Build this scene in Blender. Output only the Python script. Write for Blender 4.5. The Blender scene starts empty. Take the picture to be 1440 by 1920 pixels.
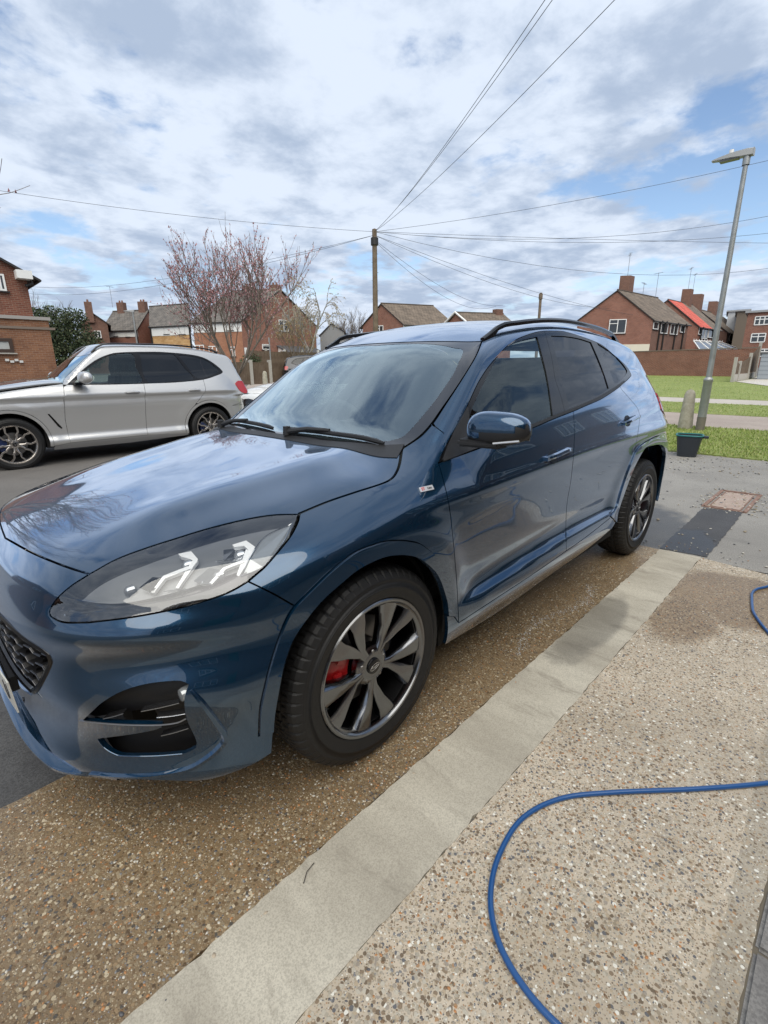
import bpy, bmesh, math, random
import numpy as np
from mathutils import Matrix, Vector, Quaternion
from mathutils.geometry import delaunay_2d_cdt
random.seed(7); rng = np.random.default_rng(7)
S = bpy.context.scene
COL = S.collection
# ------------------------------------------------------------------ camera
CF = 913.342647
CC = np.array([1.019476, 1.913076, 1.333987])
CR = np.array([[-0.695394, 0.718586, -0.00786], [0.207603, 0.190406, -0.959503], [-0.687989, -0.668864, -0.281588]])
cam = bpy.data.cameras.new('camera'); camo = bpy.data.objects.new('camera', cam); COL.objects.link(camo)
cam.sensor_fit = 'VERTICAL'; cam.sensor_height = 24; cam.sensor_width = 18; cam.lens = CF * 24 / 1920
cam.clip_start = 0.05; cam.clip_end = 4000
M4 = Matrix(((CR[0][0], -CR[1][0], -CR[2][0], CC[0]), (CR[0][1], -CR[1][1], -CR[2][1], CC[1]), (CR[0][2], -CR[1][2], -CR[2][2], CC[2]), (0, 0, 0, 1)))
camo.matrix_world = M4
S.camera = camo
S.render.resolution_x = 768; S.render.resolution_y = 1024
S.view_settings.view_transform = 'Standard'; S.view_settings.look = 'None'
S.view_settings.gamma = 1; S.view_settings.use_curve_mapping = False
S.view_settings.exposure = 0.74
# ------------------------------------------------------------------ sky and sun
SUN_EL, SUN_AZ = 54, 48     # degrees; azimuth measured from +X towards +Y (in front of and left of the parked car)
sl = bpy.data.lights.new('sun', 'SUN'); sl.energy = 2.1; sl.angle = math.radians(72); sl.color = (1, .93, .80)
so = bpy.data.objects.new('sun', sl); COL.objects.link(so)
sd = Vector((math.cos(math.radians(SUN_EL)) * math.cos(math.radians(SUN_AZ)), math.cos(math.radians(SUN_EL)) * math.sin(math.radians(SUN_AZ)), math.sin(math.radians(SUN_EL))))
so.rotation_euler = sd.to_track_quat('Z', 'Y').to_euler()
W = bpy.data.worlds.new('World'); S.world = W; W.use_nodes = True
nt = W.node_tree; nt.nodes.clear()
def wn(t, **k):
    n = nt.nodes.new(t)
    for a, b in k.items(): setattr(n, a, b)
    return n
def wl(a, b): nt.links.new(a, b)
sky = wn('ShaderNodeTexSky', sky_type='NISHITA', sun_disc=False)
sky.sun_elevation = math.radians(SUN_EL); sky.sun_rotation = math.radians(90 - SUN_AZ)
sky.air_density = 1.0; sky.dust_density = 0.6; sky.ozone_density = 1.5
skm = wn('ShaderNodeVectorMath', operation='SCALE'); skm.inputs[3].default_value = 0.105
wl(sky.outputs[0], skm.inputs[0])
tc = wn('ShaderNodeTexCoord'); sp = wn('ShaderNodeSeparateXYZ'); wl(tc.outputs['Generated'], sp.inputs[0])
def wmath(op, a, b=None, c=None):
    n = wn('ShaderNodeMath', operation=op)
    for i, v in enumerate((a, b, c)):
        if v is None: continue
        if isinstance(v, (int, float)): n.inputs[i].default_value = v
        else: wl(v, n.inputs[i])
    return n.outputs[0]
zc_ = wmath('ADD', wmath('MAXIMUM', sp.outputs[2], 0.0), 0.13)      # cloud deck seen in perspective
cx = wmath('DIVIDE', sp.outputs[0], zc_); cy = wmath('DIVIDE', sp.outputs[1], zc_)
cb = wn('ShaderNodeCombineXYZ'); wl(cx, cb.inputs[0]); wl(cy, cb.inputs[1]); cb.inputs[2].default_value = 3.7
def wnoise(scale, det, rough, dist=0.0, src=None):
    n = wn('ShaderNodeTexNoise'); n.inputs['Scale'].default_value = scale; n.inputs['Detail'].default_value = det
    n.inputs['Roughness'].default_value = rough; n.inputs['Distortion'].default_value = dist
    wl(src or cb.outputs[0], n.inputs['Vector']); return n.outputs[0]
def wmap(x, a, b, c, d, smooth=True):
    n = wn('ShaderNodeMapRange', interpolation_type='SMOOTHSTEP' if smooth else 'LINEAR'); wl(x, n.inputs[0])
    for i, v in enumerate((a, b, c, d)): n.inputs[i + 1].default_value = v
    return n.outputs[0]
n1 = wnoise(1.45, 8, .56, .08); n2 = wnoise(4.6, 7, .58, .12); n3 = wnoise(0.5, 3, .5)
cov = wmath('ADD', wmath('MULTIPLY', n1, .72), wmath('MULTIPLY', n2, .28))
cover = wmap(cov, .385, .485, 0.0, 1.0)
lowsky = wmap(sp.outputs[2], .22, .02, 0.0, 1.0); cover = wmath('MAXIMUM', cover, wmath('MULTIPLY', lowsky, .92))
lum = wmath('ADD', wmath('MULTIPLY', wnoise(3.1, 9, .60, .12), .68), wmath('MULTIPLY', n3, .32))
shade = wmap(lum, .40, .60, 0.0, 1.0)
cr = wn('ShaderNodeMix', data_type='RGBA'); wl(shade, cr.inputs[0])
cr.inputs[6].default_value = (.27, .33, .43, 1); cr.inputs[7].default_value = (.47, .525, .61, 1)
fin = wn('ShaderNodeMix', data_type='RGBA'); wl(cover, fin.inputs[0]); wl(skm.outputs[0], fin.inputs[6]); wl(cr.outputs[2], fin.inputs[7])
bg = wn('ShaderNodeBackground'); wl(fin.outputs[2], bg.inputs[0]); bg.inputs[1].default_value = 1.0
wo = wn('ShaderNodeOutputWorld'); wl(bg.outputs[0], wo.inputs[0])

# ------------------------------------------------------------------ materials
MATS = {}
def mat(name, color=(.5, .5, .5), rough=.5, metal=0.0, spec=.5, coat=0.0, coat_rough=.03, emit=None, trans=0.0, ior=1.45, alpha=None, noise=None, bump=None):
    """noise=(scale, amount, color2)  bump=(scale, strength, distance)"""
    if name in MATS: return MATS[name]
    m = bpy.data.materials.new(name); m.use_nodes = True; b = m.node_tree.nodes['Principled BSDF']
    b.inputs['Base Color'].default_value = (*color, 1); b.inputs['Roughness'].default_value = rough
    b.inputs['Metallic'].default_value = metal; b.inputs['Specular IOR Level'].default_value = spec
    b.inputs['Coat Weight'].default_value = coat; b.inputs['Coat Roughness'].default_value = coat_rough
    b.inputs['IOR'].default_value = ior; b.inputs['Transmission Weight'].default_value = trans
    if emit: b.inputs['Emission Color'].default_value = (*emit, 1); b.inputs['Emission Strength'].default_value = 1
    N = m.node_tree.nodes; L = m.node_tree.links
    if noise or bump:
        t = N.new('ShaderNodeTexCoord')
    if noise:
        n = N.new('ShaderNodeTexNoise'); n.inputs['Scale'].default_value = noise[0]; n.inputs['Detail'].default_value = 6; n.inputs['Roughness'].default_value = .6
        L.new(t.outputs['Object'], n.inputs['Vector'])
        r = N.new('ShaderNodeMapRange'); r.inputs[1].default_value = .35; r.inputs[2].default_value = .65; r.inputs[3].default_value = 0; r.inputs[4].default_value = noise[1]; L.new(n.outputs[0], r.inputs[0])
        x = N.new('ShaderNodeMix'); x.data_type = 'RGBA'; L.new(r.outputs[0], x.inputs[0]); x.inputs[6].default_value = (*color, 1); x.inputs[7].default_value = (*noise[2], 1)
        L.new(x.outputs[2], b.inputs['Base Color'])
    if bump:
        n = N.new('ShaderNodeTexNoise'); n.inputs['Scale'].default_value = bump[0]; n.inputs['Detail'].default_value = 5
        L.new(t.outputs['Object'], n.inputs['Vector'])
        u = N.new('ShaderNodeBump'); u.inputs['Strength'].default_value = bump[1]; u.inputs['Distance'].default_value = bump[2]
        L.new(n.outputs[0], u.inputs['Height']); L.new(u.outputs[0], b.inputs['Normal'])
    MATS[name] = m; return m
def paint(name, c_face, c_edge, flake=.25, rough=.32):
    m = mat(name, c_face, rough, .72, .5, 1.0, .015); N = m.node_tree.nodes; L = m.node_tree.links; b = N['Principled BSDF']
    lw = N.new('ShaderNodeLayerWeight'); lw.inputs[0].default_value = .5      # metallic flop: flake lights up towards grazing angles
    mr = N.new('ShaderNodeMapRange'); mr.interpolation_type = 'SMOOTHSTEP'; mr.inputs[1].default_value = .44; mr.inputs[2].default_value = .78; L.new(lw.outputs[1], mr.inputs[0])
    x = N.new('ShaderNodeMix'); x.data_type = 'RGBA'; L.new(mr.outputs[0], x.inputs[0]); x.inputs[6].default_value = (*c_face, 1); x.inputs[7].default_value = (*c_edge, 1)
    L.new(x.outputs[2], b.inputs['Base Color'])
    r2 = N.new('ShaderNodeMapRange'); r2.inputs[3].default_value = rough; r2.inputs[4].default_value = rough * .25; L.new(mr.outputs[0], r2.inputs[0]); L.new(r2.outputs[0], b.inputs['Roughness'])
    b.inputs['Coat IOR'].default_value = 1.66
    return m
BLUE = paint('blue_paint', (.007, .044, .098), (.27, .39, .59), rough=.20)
SILVER = paint('silver_paint', (.52, .52, .515), (.55, .55, .55), rough=.36); SILVER.node_tree.nodes['Principled BSDF'].inputs['Metallic'].default_value = .6
WHITE = mat('white_paint', (.80, .81, .80), .35, 0, .5, 1.0)
BLACKP = mat('gloss_black', (.005, .005, .006), .16, 0, .4, .15)
TRIM = mat('black_plastic', (.018, .018, .019), .48, bump=(600, .15, .001))
RUBBER = mat('rubber', (.009, .009, .0095), .55, noise=(30, .4, (.014, .014, .014)), bump=(300, .2, .001))
TREADM = mat('tread_rubber', (.02, .02, .021), .75, noise=(25, .8, (.045, .042, .038)))
DARK = mat('dark_liner', (.008, .008, .008), .85)
ALLOY = mat('gunmetal_alloy', (.20, .205, .215), .16, 1.0)
ALLOYB = mat('bright_alloy', (.55, .55, .56), .22, 1.0)
STEEL = mat('brushed_steel', (.22, .215, .21), .4, 1.0)
RED = mat('red_caliper', (.42, .012, .014), .35, 0, .5, .6)
CHROME = mat('chrome', (.85, .85, .86), .06, 1.0)
def glass(name, tint, refl=1.0, rough=0.0, gc=(.95, .97, 1)):
    m = bpy.data.materials.new(name); m.use_nodes = True; N = m.node_tree.nodes; L = m.node_tree.links; N.clear()
    o = N.new('ShaderNodeOutputMaterial'); x = N.new('ShaderNodeMixShader'); t = N.new('ShaderNodeBsdfTransparent'); g = N.new('ShaderNodeBsdfGlossy')
    t.inputs[0].default_value = (*tint, 1); g.inputs['Roughness'].default_value = rough; g.inputs[0].default_value = (*gc, 1)
    f = N.new('ShaderNodeFresnel'); f.inputs[0].default_value = 1.52
    k = N.new('ShaderNodeMath'); k.operation = 'MULTIPLY_ADD'; k.inputs[1].default_value = refl; k.inputs[2].default_value = 0.03 * refl
    k.use_clamp = True
    L.new(f.outputs[0], k.inputs[0]); L.new(k.outputs[0], x.inputs[0]); L.new(t.outputs[0], x.inputs[1]); L.new(g.outputs[0], x.inputs[2]); L.new(x.outputs[0], o.inputs[0])
    MATS[name] = m; return m
GL_WS = glass('windscreen_glass', (.88, .99, .97), 2.7, 0.0, (.84, .97, 1.0))
GL_F = glass('side_glass', (.66, .77, .74), .85, 0.0, (.85, .97, 1.0))
GL_P = glass('privacy_glass', (.03, .03, .034), .8)
GL_HL = glass('lamp_lens', (.93, .94, .94), 1.35)

# ------------------------------------------------------------------ object helpers
def link(o, parent=None):
    COL.objects.link(o)
    if parent is not None: o.parent = parent
    return o
def tag(o, label=None, cat=None, group=None, kind=None):
    if label: o['label'] = label
    if cat: o['category'] = cat
    if group: o['group'] = group
    if kind: o['kind'] = kind
    return o
def empty(name, loc=(0, 0, 0), rz=0.0, label=None, cat=None, group=None):
    o = bpy.data.objects.new(name, None); COL.objects.link(o); o.location = loc; o.rotation_euler = (0, 0, rz); o.empty_display_size = .2
    return tag(o, label, cat, group)
def mesh_obj(name, V, F, material, parent=None, smooth=False, normals=None, mats=None, midx=None):
    me = bpy.data.meshes.new(name); me.from_pydata([tuple(map(float, v)) for v in V], [], [tuple(map(int, f)) for f in F]); me.update()
    for m in (mats or [material]): me.materials.append(m)
    if midx is not None: me.polygons.foreach_set('material_index', midx)
    if smooth: me.polygons.foreach_set('use_smooth', [True] * len(me.polygons))
    o = bpy.data.objects.new(name, me)
    if normals is not None: me.normals_split_custom_set_from_vertices([tuple(map(float, n)) for n in normals])
    return link(o, parent)
class MB:
    def __init__(s): s.V = []; s.F = []; s.sm = []
    def add(s, V, F, sm=False):
        b = len(s.V); s.V += [tuple(v) for v in V]; s.F += [tuple(i + b for i in f) for f in F]; s.sm += [sm] * len(F); return s
    def box(s, c, d, rot=None, bev=0):
        hx, hy, hz = d[0] / 2, d[1] / 2, d[2] / 2
        P = [Vector((x, y, z)) for z in (-hz, hz) for y in (-hy, hy) for x in (-hx, hx)]
        if rot is not None:
            q = rot if isinstance(rot, Matrix) else Matrix.Rotation(rot, 3, 'Z'); P = [q @ p for p in P]
        P = [p + Vector(c) for p in P]
        return s.add(P, [(0, 2, 3, 1), (4, 5, 7, 6), (0, 1, 5, 4), (2, 6, 7, 3), (0, 4, 6, 2), (1, 3, 7, 5)])
    def tube(s, pts, r, n=8, cap=True, sm=True):
        pts = [Vector(p) for p in pts]; R = r if hasattr(r, '__len__') else [r] * len(pts); V = []; F = []
        up = None
        for i, p in enumerate(pts):
            t = (pts[min(i + 1, len(pts) - 1)] - pts[max(i - 1, 0)]).normalized()
            if up is None: up = t.orthogonal().normalized()
            up = (up - t * up.dot(t)); up = up.normalized() if up.length > 1e-6 else t.orthogonal().normalized()
            b = t.cross(up)
            for k in range(n):
                a = 2 * math.pi * k / n; V.append(p + (up * math.cos(a) + b * math.sin(a)) * R[i])
        for i in range(len(pts) - 1):
            for k in range(n): F.append((i * n + k, i * n + (k + 1) % n, (i + 1) * n + (k + 1) % n, (i + 1) * n + k))
        if cap: F.append(tuple(range(n))[::-1]); F.append(tuple((len(pts) - 1) * n + k for k in range(n)))
        return s.add(V, F, sm)
    def lathe(s, prof, n=48, axis='Y', c=(0, 0, 0), sm=True, close=False, a0=0, a1=2 * math.pi):
        """prof: list of (radius, along)"""
        V = []; F = []; m = len(prof); full = abs(a1 - a0 - 2 * math.pi) < 1e-6; N = n if full else n + 1
        for k in range(N):
            a = a0 + (a1 - a0) * k / n; ca, sa = math.cos(a), math.sin(a)
            for r, y in prof:
                if axis == 'Y': V.append((c[0] + r * ca, c[1] + y, c[2] + r * sa))
                elif axis == 'Z': V.append((c[0] + r * ca, c[1] + r * sa, c[2] + y))
                else: V.append((c[0] + y, c[1] + r * ca, c[2] + r * sa))
        for k in range(n):
            k2 = (k + 1) % N
            for j in range(m - 1 + (1 if close else 0)):
                j2 = (j + 1) % m
                F.append((k * m + j, k * m + j2, k2 * m + j2, k2 * m + j))
        return s.add(V, F, sm)
    def prism(s, poly, z0, z1, axis='Z'):
        n = len(poly); V = []
        for z in (z0, z1):
            for a, b in poly:
                V.append((a, b, z) if axis == 'Z' else ((a, z, b) if axis == 'Y' else (z, a, b)))
        F = [tuple(range(n))[::-1], tuple(range(n, 2 * n))] + [(i, (i + 1) % n, n + (i + 1) % n, n + i) for i in range(n)]
        return s.add(V, F)
    def build(s, name, material, parent=None, bevel=0.0, seg=2, fix=True):
        me = bpy.data.meshes.new(name); me.from_pydata([tuple(v) for v in s.V], [], s.F); me.update()
        me.materials.append(material)
        me.polygons.foreach_set('use_smooth', s.sm)
        if fix or bevel:
            bm = bmesh.new(); bm.from_mesh(me)
            if bevel:
                ed = [e for e in bm.edges if len(e.link_faces) == 2 and e.calc_face_angle(0) > .5]
                r = bmesh.ops.bevel(bm, geom=ed, offset=bevel, segments=seg, affect='EDGES', clamp_overlap=True)
                for f in bm.faces: f.smooth = True
            bmesh.ops.recalc_face_normals(bm, faces=bm.faces); bm.to_mesh(me); bm.free()
        if bevel or any(s.sm):
            me.set_sharp_from_angle(angle=math.radians(38))
        o = bpy.data.objects.new(name, me); return link(o, parent)
def copy_tree(o, parent=None, sub=True):
    c = o.copy(); COL.objects.link(c); c.parent = parent
    if sub:
        for ch in [k for k in o.children]: copy_tree(ch, c)
    return c
def px(u, v, ax, val):
    """pixel of the photograph -> point on the plane axis=val (a survey helper)"""
    d = np.array([(u - 720) / CF, (v - 960) / CF, 1.]) @ CR; t = (val - CC[ax]) / d[ax]; return CC + t * d
def proj(P):
    q = (np.asarray(P, float) - CC) @ CR.T; return np.stack([720 + CF * q[..., 0] / q[..., 2], 960 + CF * q[..., 1] / q[..., 2]], -1)

# ------------------------------------------------------------------ splines
class Nat:
    def __init__(s, x, y):
        x = np.array(x, float); y = np.array(y, float); o = np.argsort(x); x = x[o]; y = y[o]; n = len(x); h = np.diff(x)
        A = np.eye(n); b = np.zeros(n)
        for i in range(1, n - 1):
            A[i, i - 1] = h[i - 1]; A[i, i] = 2 * (h[i - 1] + h[i]); A[i, i + 1] = h[i]; b[i] = 6 * ((y[i + 1] - y[i]) / h[i] - (y[i] - y[i - 1]) / h[i - 1])
        s.x, s.y, s.m, s.h = x, y, np.linalg.solve(A, b), h
    def __call__(s, t):
        t = np.clip(t, s.x[0], s.x[-1]); i = np.clip(np.searchsorted(s.x, t) - 1, 0, len(s.h) - 1); h = s.h[i]; a = (s.x[i + 1] - t) / h; b = (t - s.x[i]) / h
        return a * s.y[i] + b * s.y[i + 1] + ((a ** 3 - a) * s.m[i] + (b ** 3 - b) * s.m[i + 1]) * h * h / 6
class Tab:
    """smooth 2-D table: separable cubic splines, then cubic lookup on a fine grid"""
    def __init__(s, xs, zs, T, d=.02, blur=0):
        T = np.array(T, float)     # rows = z, cols = x
        s.x0, s.x1, s.z0, s.z1, s.d = xs[0], xs[-1], zs[0], zs[-1], d
        gx = np.arange(s.x0, s.x1 + d * 1.01, d); gz = np.arange(s.z0, s.z1 + d * 1.01, d)
        A = np.array([Nat(xs, r)(gx) for r in T]); s.G = np.array([Nat(zs, A[:, j])(gz) for j in range(len(gx))]).T
        k = np.array([1, 4, 6, 4, 1]) / 16.
        for _ in range(blur):
            for ax in (0, 1):
                P = np.pad(s.G, [(2, 2) if a == ax else (0, 0) for a in (0, 1)], mode='edge')
                s.G = sum(k[j] * np.take(P, np.arange(j, j + s.G.shape[ax]), axis=ax) for j in range(5))
        # cubic up-sampling to a 4 mm grid; lookups are then bilinear
        f = .004; ux = np.arange(s.x0, s.x1 + f, f); uz = np.arange(s.z0, s.z1 + f, f)
        A = np.array([s._cub(r, (ux - s.x0) / d) for r in s.G]); s.H = np.array([s._cub(A[:, j], (uz - s.z0) / d) for j in range(len(ux))]).T.copy(); s.f = f
    @staticmethod
    def _cub(r, u):
        u = np.clip(u, 0, len(r) - 1.001); i = u.astype(int); t = u - i; g = lambda k: r[np.clip(i + k, 0, len(r) - 1)]
        return (-.5 * t + t * t - .5 * t ** 3) * g(-1) + (1 - 2.5 * t * t + 1.5 * t ** 3) * g(0) + (.5 * t + 2 * t * t - 1.5 * t ** 3) * g(1) + (-.5 * t * t + .5 * t ** 3) * g(2)
    def __call__(s, x, z):
        G = s.H; u = np.clip((x - s.x0) / s.f, 0, G.shape[1] - 1.001); v = np.clip((z - s.z0) / s.f, 0, G.shape[0] - 1.001)
        i = u.astype(np.int32); j = v.astype(np.int32); fu = u - i; fv = v - j; k = j * G.shape[1] + i; g = G.ravel(); w = G.shape[1]
        return (g[k] * (1 - fu) + g[k + 1] * fu) * (1 - fv) + (g[k + w] * (1 - fu) + g[k + w + 1] * fu) * fv
class Lut:
    """a natural spline tabulated every 3 mm"""
    def __init__(s, x, y): n = Nat(x, y); s.x = np.arange(n.x[0], n.x[-1] + .003, .003); s.y = n(s.x)
    def __call__(s, t): return np.interp(t, s.x, s.y)
def sst(a, b, x):
    t = np.clip((x - a) / (b - a), 0, 1); return t * t * (3 - 2 * t)
def smax(a, b, k):
    h = np.clip(.5 + .5 * (a - b) / k, 0, 1); return b + (a - b) * h + k * h * (1 - h)
def smin(a, b, k): return -smax(-a, -b, k)
def gau(x, c, w): return np.exp(-((x - c) / w) ** 2)
# ------------------------------------------------------------------ the blue car's body as one implicit surface
WX = [-3.4, -3.0, -2.6, -2.2, -1.8, -1.4, -1.0, -.6, -.3, 0, .3, .9]
WZ = [.10, .15, .25, .35, .45, .55, .65, .75, .85, .93, 1.0, 1.08, 1.2, 1.35, 1.5]
WT = [[.80, .82, .83, .83, .82, .82, .82, .82, .83, .84, .83, .82],
      [.83, .85, .86, .845, .815, .81, .81, .815, .845, .87, .86, .85],
      [.88, .885, .885, .87, .852, .848, .848, .854, .88, .90, .895, .89],
      [.90, .90, .895, .89, .893, .893, .893, .896, .903, .914, .91, .90],
      [.90, .90, .895, .882, .878, .877, .877, .886, .905, .919, .915, .905],
      [.90, .902, .898, .884, .876, .869, .869, .880, .904, .920, .917, .907],
      [.90, .905, .900, .890, .879, .871, .871, .882, .903, .916, .914, .906],
      [.895, .912, .918, .908, .890, .882, .880, .886, .900, .910, .908, .902],
      [.88, .905, .917, .914, .900, .893, .888, .888, .889, .893, .893, .885],
      [.86, .892, .907, .909, .899, .892, .880, .870, .863, .863, .866, .86],
      [.83, .872, .890, .894, .884, .873, .858, .842, .828, .822, .825, .82],
      [.785, .84, .862, .866, .856, .842, .822, .797, .775, .765, .765, .76],
      [.71, .768, .796, .806, .796, .775, .75, .72, .69, .67, .67, .67],
      [.58, .64, .67, .68, .66, .64, .62, .60, .58, .56, .56, .56],
      [.45, .5, .53, .53, .52, .5, .48, .46, .45, .45, .45, .45]]
TW = Tab(WX, WZ, WT, blur=1)
XN = Lut([.10, .15, .20, .25, .30, .40, .50, .60, .70, .80, .90, 1.0, 1.2], [.80, .835, .865, .882, .885, .885, .89, .898, .89, .87, .83, .80, .78])
XR = Lut([.1, .25, .4, .55, .7, .85, 1.0, 1.1, 1.2, 1.4], [-3.45, -3.55, -3.61, -3.63, -3.60, -3.54, -3.50, -3.47, -3.42, -3.3])
HC = Lut([-.9, -.5, -.3, -.08, .1, .3, .45, .6, .72, .80, .86, .90, .93, 1.05], [1.03, 1.05, 1.048, 1.027, .998, .966, .936, .90, .865, .83, .785, .725, .63, .2])
NS = [0, .25, .5, .75, 1.0, 1.3, 1.6]     # plan angle 0 = side, 1.57 = front centre
NZ = [.10, .18, .22, .27, .32, .40, .48, .52, .57, .615, .66, .695, .74, .80, .86, 1.2]
NP = [[-.02, -.03, -.03, -.03, -.03, -.03, -.03],
      [.0, -.01, -.01, -.01, -.01, -.01, -.01],
      [.0, .004, .010, .012, .012, .012, .012],
      [.0, .002, .003, .004, .004, .004, .004],
      [.0, -.002, -.004, -.006, -.008, -.01, -.01],
      [.0, .0, -.002, -.004, -.006, -.01, -.01],
      [.0, .004, .012, .012, .004, .0, .0],
      [.0, .008, .020, .012, -.004, -.002, .0],
      [.0, .008, .012, -.006, -.016, -.005, .0],
      [.0, .002, -.008, -.022, -.016, -.004, .0],
      [.0, .0, -.008, -.006, .004, .004, .0],
      [.0, .002, .004, .016, .018, .006, .0],
      [.0, .0, .002, .004, .004, .002, .0],
      [0] * 7, [0] * 7, [0] * 7]
TN = Tab(NS, NZ, NP, d=.02, blur=1)
FWX, FWZ, RWX, RWZ = .045, .357, -2.66, .357
def f_low(x, y, z):
    ay = np.abs(y); w = TW(x, z)
    # crease where the door skin kicks out to the sill, rising to the rear
    zk = .455 + .035 * sst(-.5, -1.7, x)
    kick = sst(-.38, -.62, x) * sst(-2.22, -1.98, x)
    w = w + .026 * kick * (1 - sst(zk - .034, zk, z)) * (1 - .75 * sst(zk - .05, zk - .22, z)) - .010 * kick * gau(z, zk + .04, .05)
    # wheel arch flares
    for cx_, cz_, rx, rz in ((FWX, FWZ, .447, .474), (RWX, RWZ, .50, .50)):
        r = np.sqrt(((x - cx_) / rx) ** 2 + ((z - cz_) / rz) ** 2)
        w = w + .004 * (1 - sst(.9, 1.15, r)) + .010 * gau(r, 1.12, .16) * sst(.2, .5, z) * (1 - sst(.8, .9, z))
    # soft shoulder line through the handles
    w = w + .010 * gau(z, .875 + .05 * sst(-.3, -2.4, x), .035) * sst(.1, -.3, x) * sst(-3.4, -3.0, x)
    xp = np.maximum(x, 0); xn = XN(z); p = 2.75
    e1 = ((ay / w) ** p + (xp / xn) ** p) ** (1 / p)
    th = np.arctan2(xp / xn, ay / w + 1e-9)
    g1 = (e1 - 1) * .9 - TN(th, z)
    x1 = -2.85; xq = np.maximum(x1 - x, 0); L = x1 - XR(z)
    e2 = ((ay / w) ** 2.6 + (xq / L) ** 2.6) ** (1 / 2.6)
    g2 = (e2 - 1) * .85
    g = np.where(x > -1.5, g1, g2)
    # bonnet
    t = np.clip(ay / .85, 0, 1.3)
    h = HC(x + .10 * t ** 2 * sst(-.1, .5, x)) - .060 * t ** 2.2 - .04 * t ** 6 + .012 * gau(ay, .50 - .12 * sst(-.3, .7, x), .10) * sst(.75, .4, x) * sst(-.5, -.2, x)
    h = np.where(x < -.55, np.minimum(h + (-.55 - x) * .6, 1.30), h)
    gt = (z - h) * .93
    return smax(g, gt, .055 + .05 * sst(.3, .6, x))
GR = Lut([-.2, -.6, -.97, -1.15, -1.35, -1.6, -1.9, -2.2, -2.6, -2.9, -3.2, -3.5], [1.20, 1.38, 1.492, 1.548, 1.583, 1.607, 1.617, 1.608, 1.578, 1.54, 1.49, 1.42])
GWX = [-3.5, -3.0, -2.6, -2.2, -1.8, -1.4, -1.0, -.6, -.2]
GWZ = [.9, 1.0, 1.1, 1.2, 1.3, 1.4, 1.5, 1.6]
GWT = [[.78, .86, .88, .875, .862, .852, .845, .835, .82],
       [.74, .82, .845, .845, .838, .828, .818, .805, .78],
       [.70, .775, .803, .808, .805, .795, .782, .765, .74],
       [.66, .73, .758, .768, .768, .758, .742, .722, .70],
       [.62, .685, .712, .725, .726, .716, .70, .678, .655],
       [.57, .635, .662, .676, .678, .668, .652, .63, .61],
       [.52, .58, .605, .618, .62, .610, .595, .575, .56],
       [.47, .53, .56, .572, .576, .566, .545, .525, .50]]
TG = Tab(GWX, GWZ, GWT, blur=1)
WSZ = Lut([-1.5, -1.2, -1.05, -.903, -.75, -.6, -.382, -.302, -.2, .0, .2], [1.70, 1.605, 1.538, 1.460, 1.36, 1.255, 1.108, 1.055, .99, .86, .73])
def f_gh(x, y, z):
    ay = np.abs(y); g4 = (ay - TG(x, z)) * .91
    rf = GR(x) - .058 * (ay / .6) ** 2.4
    g5 = z - rf
    g6 = (z - WSZ(x + .20 * ay ** 2)) * .86
    xr = -3.10 - (1.46 - z) * .95 + .30 * ay ** 2
    g7 = (xr - x) * .75
    g = smax(g4, g5, .055); g = smax(g, g6, .042); g = smax(g, g7, .05); return smax(g, .82 - z, .02)
def f_blue(P):
    x, y, z = P[:, 0], P[:, 1], P[:, 2]
    return smin(f_low(x, y, z), f_gh(x, y, z), .035 + .045 * sst(-1.1, -.5, x))
BODY = {'f': f_blue, 'R': np.eye(3), 't': np.zeros(3)}     # local frame: p_world = R p_local + t
def f_car(P): return BODY['f'](P)
def grad(P, e=4e-3):
    g = np.empty_like(P)
    for a in range(3):
        d = np.zeros(3); d[a] = e; g[:, a] = f_car(P + d) - f_car(P - d)
    return g / (np.linalg.norm(g, axis=1, keepdims=True) + 1e-12)
def march(O, D, t0, t1, n=90, outside=True):
    """first sign change along rays O+tD; outside=True starts outside the body"""
    O = np.atleast_2d(O); D = np.atleast_2d(D); N = max(len(O), len(D)); O = np.broadcast_to(O, (N, 3)); D = np.broadcast_to(D, (N, 3))
    ts = np.linspace(t0, t1, n); lo = np.full(N, np.nan); hi = np.full(N, np.nan); done = np.zeros(N, bool)
    sgn = 1 if outside else -1
    for i in range(n):
        v = f_car(O + ts[i] * D) * sgn
        hit = (~done) & (v < 0) & (i > 0); lo[hit] = ts[i - 1]; hi[hit] = ts[i]; done |= hit
        if done.all(): break
    ok = done; lo = np.where(ok, lo, t1); hi = np.where(ok, hi, t1)
    for _ in range(17):
        m = (lo + hi) / 2; v = f_car(O + m[:, None] * D) * sgn; neg = v < 0; hi = np.where(neg, m, hi); lo = np.where(neg, lo, m)
    return O + hi[:, None] * D, ok
def hitpx(L):
    L = np.array([tuple(q)[:2] for q in L], float); D = np.stack([(L[:, 0] - 720) / CF, (L[:, 1] - 960) / CF, np.ones(len(L))], 1) @ CR
    D = D @ BODY['R']; P, ok = march((CC - BODY['t']) @ BODY['R'], D, BODY.get('t0', .3), BODY.get('t1', 5.2), 260)
    return P, ok
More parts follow.
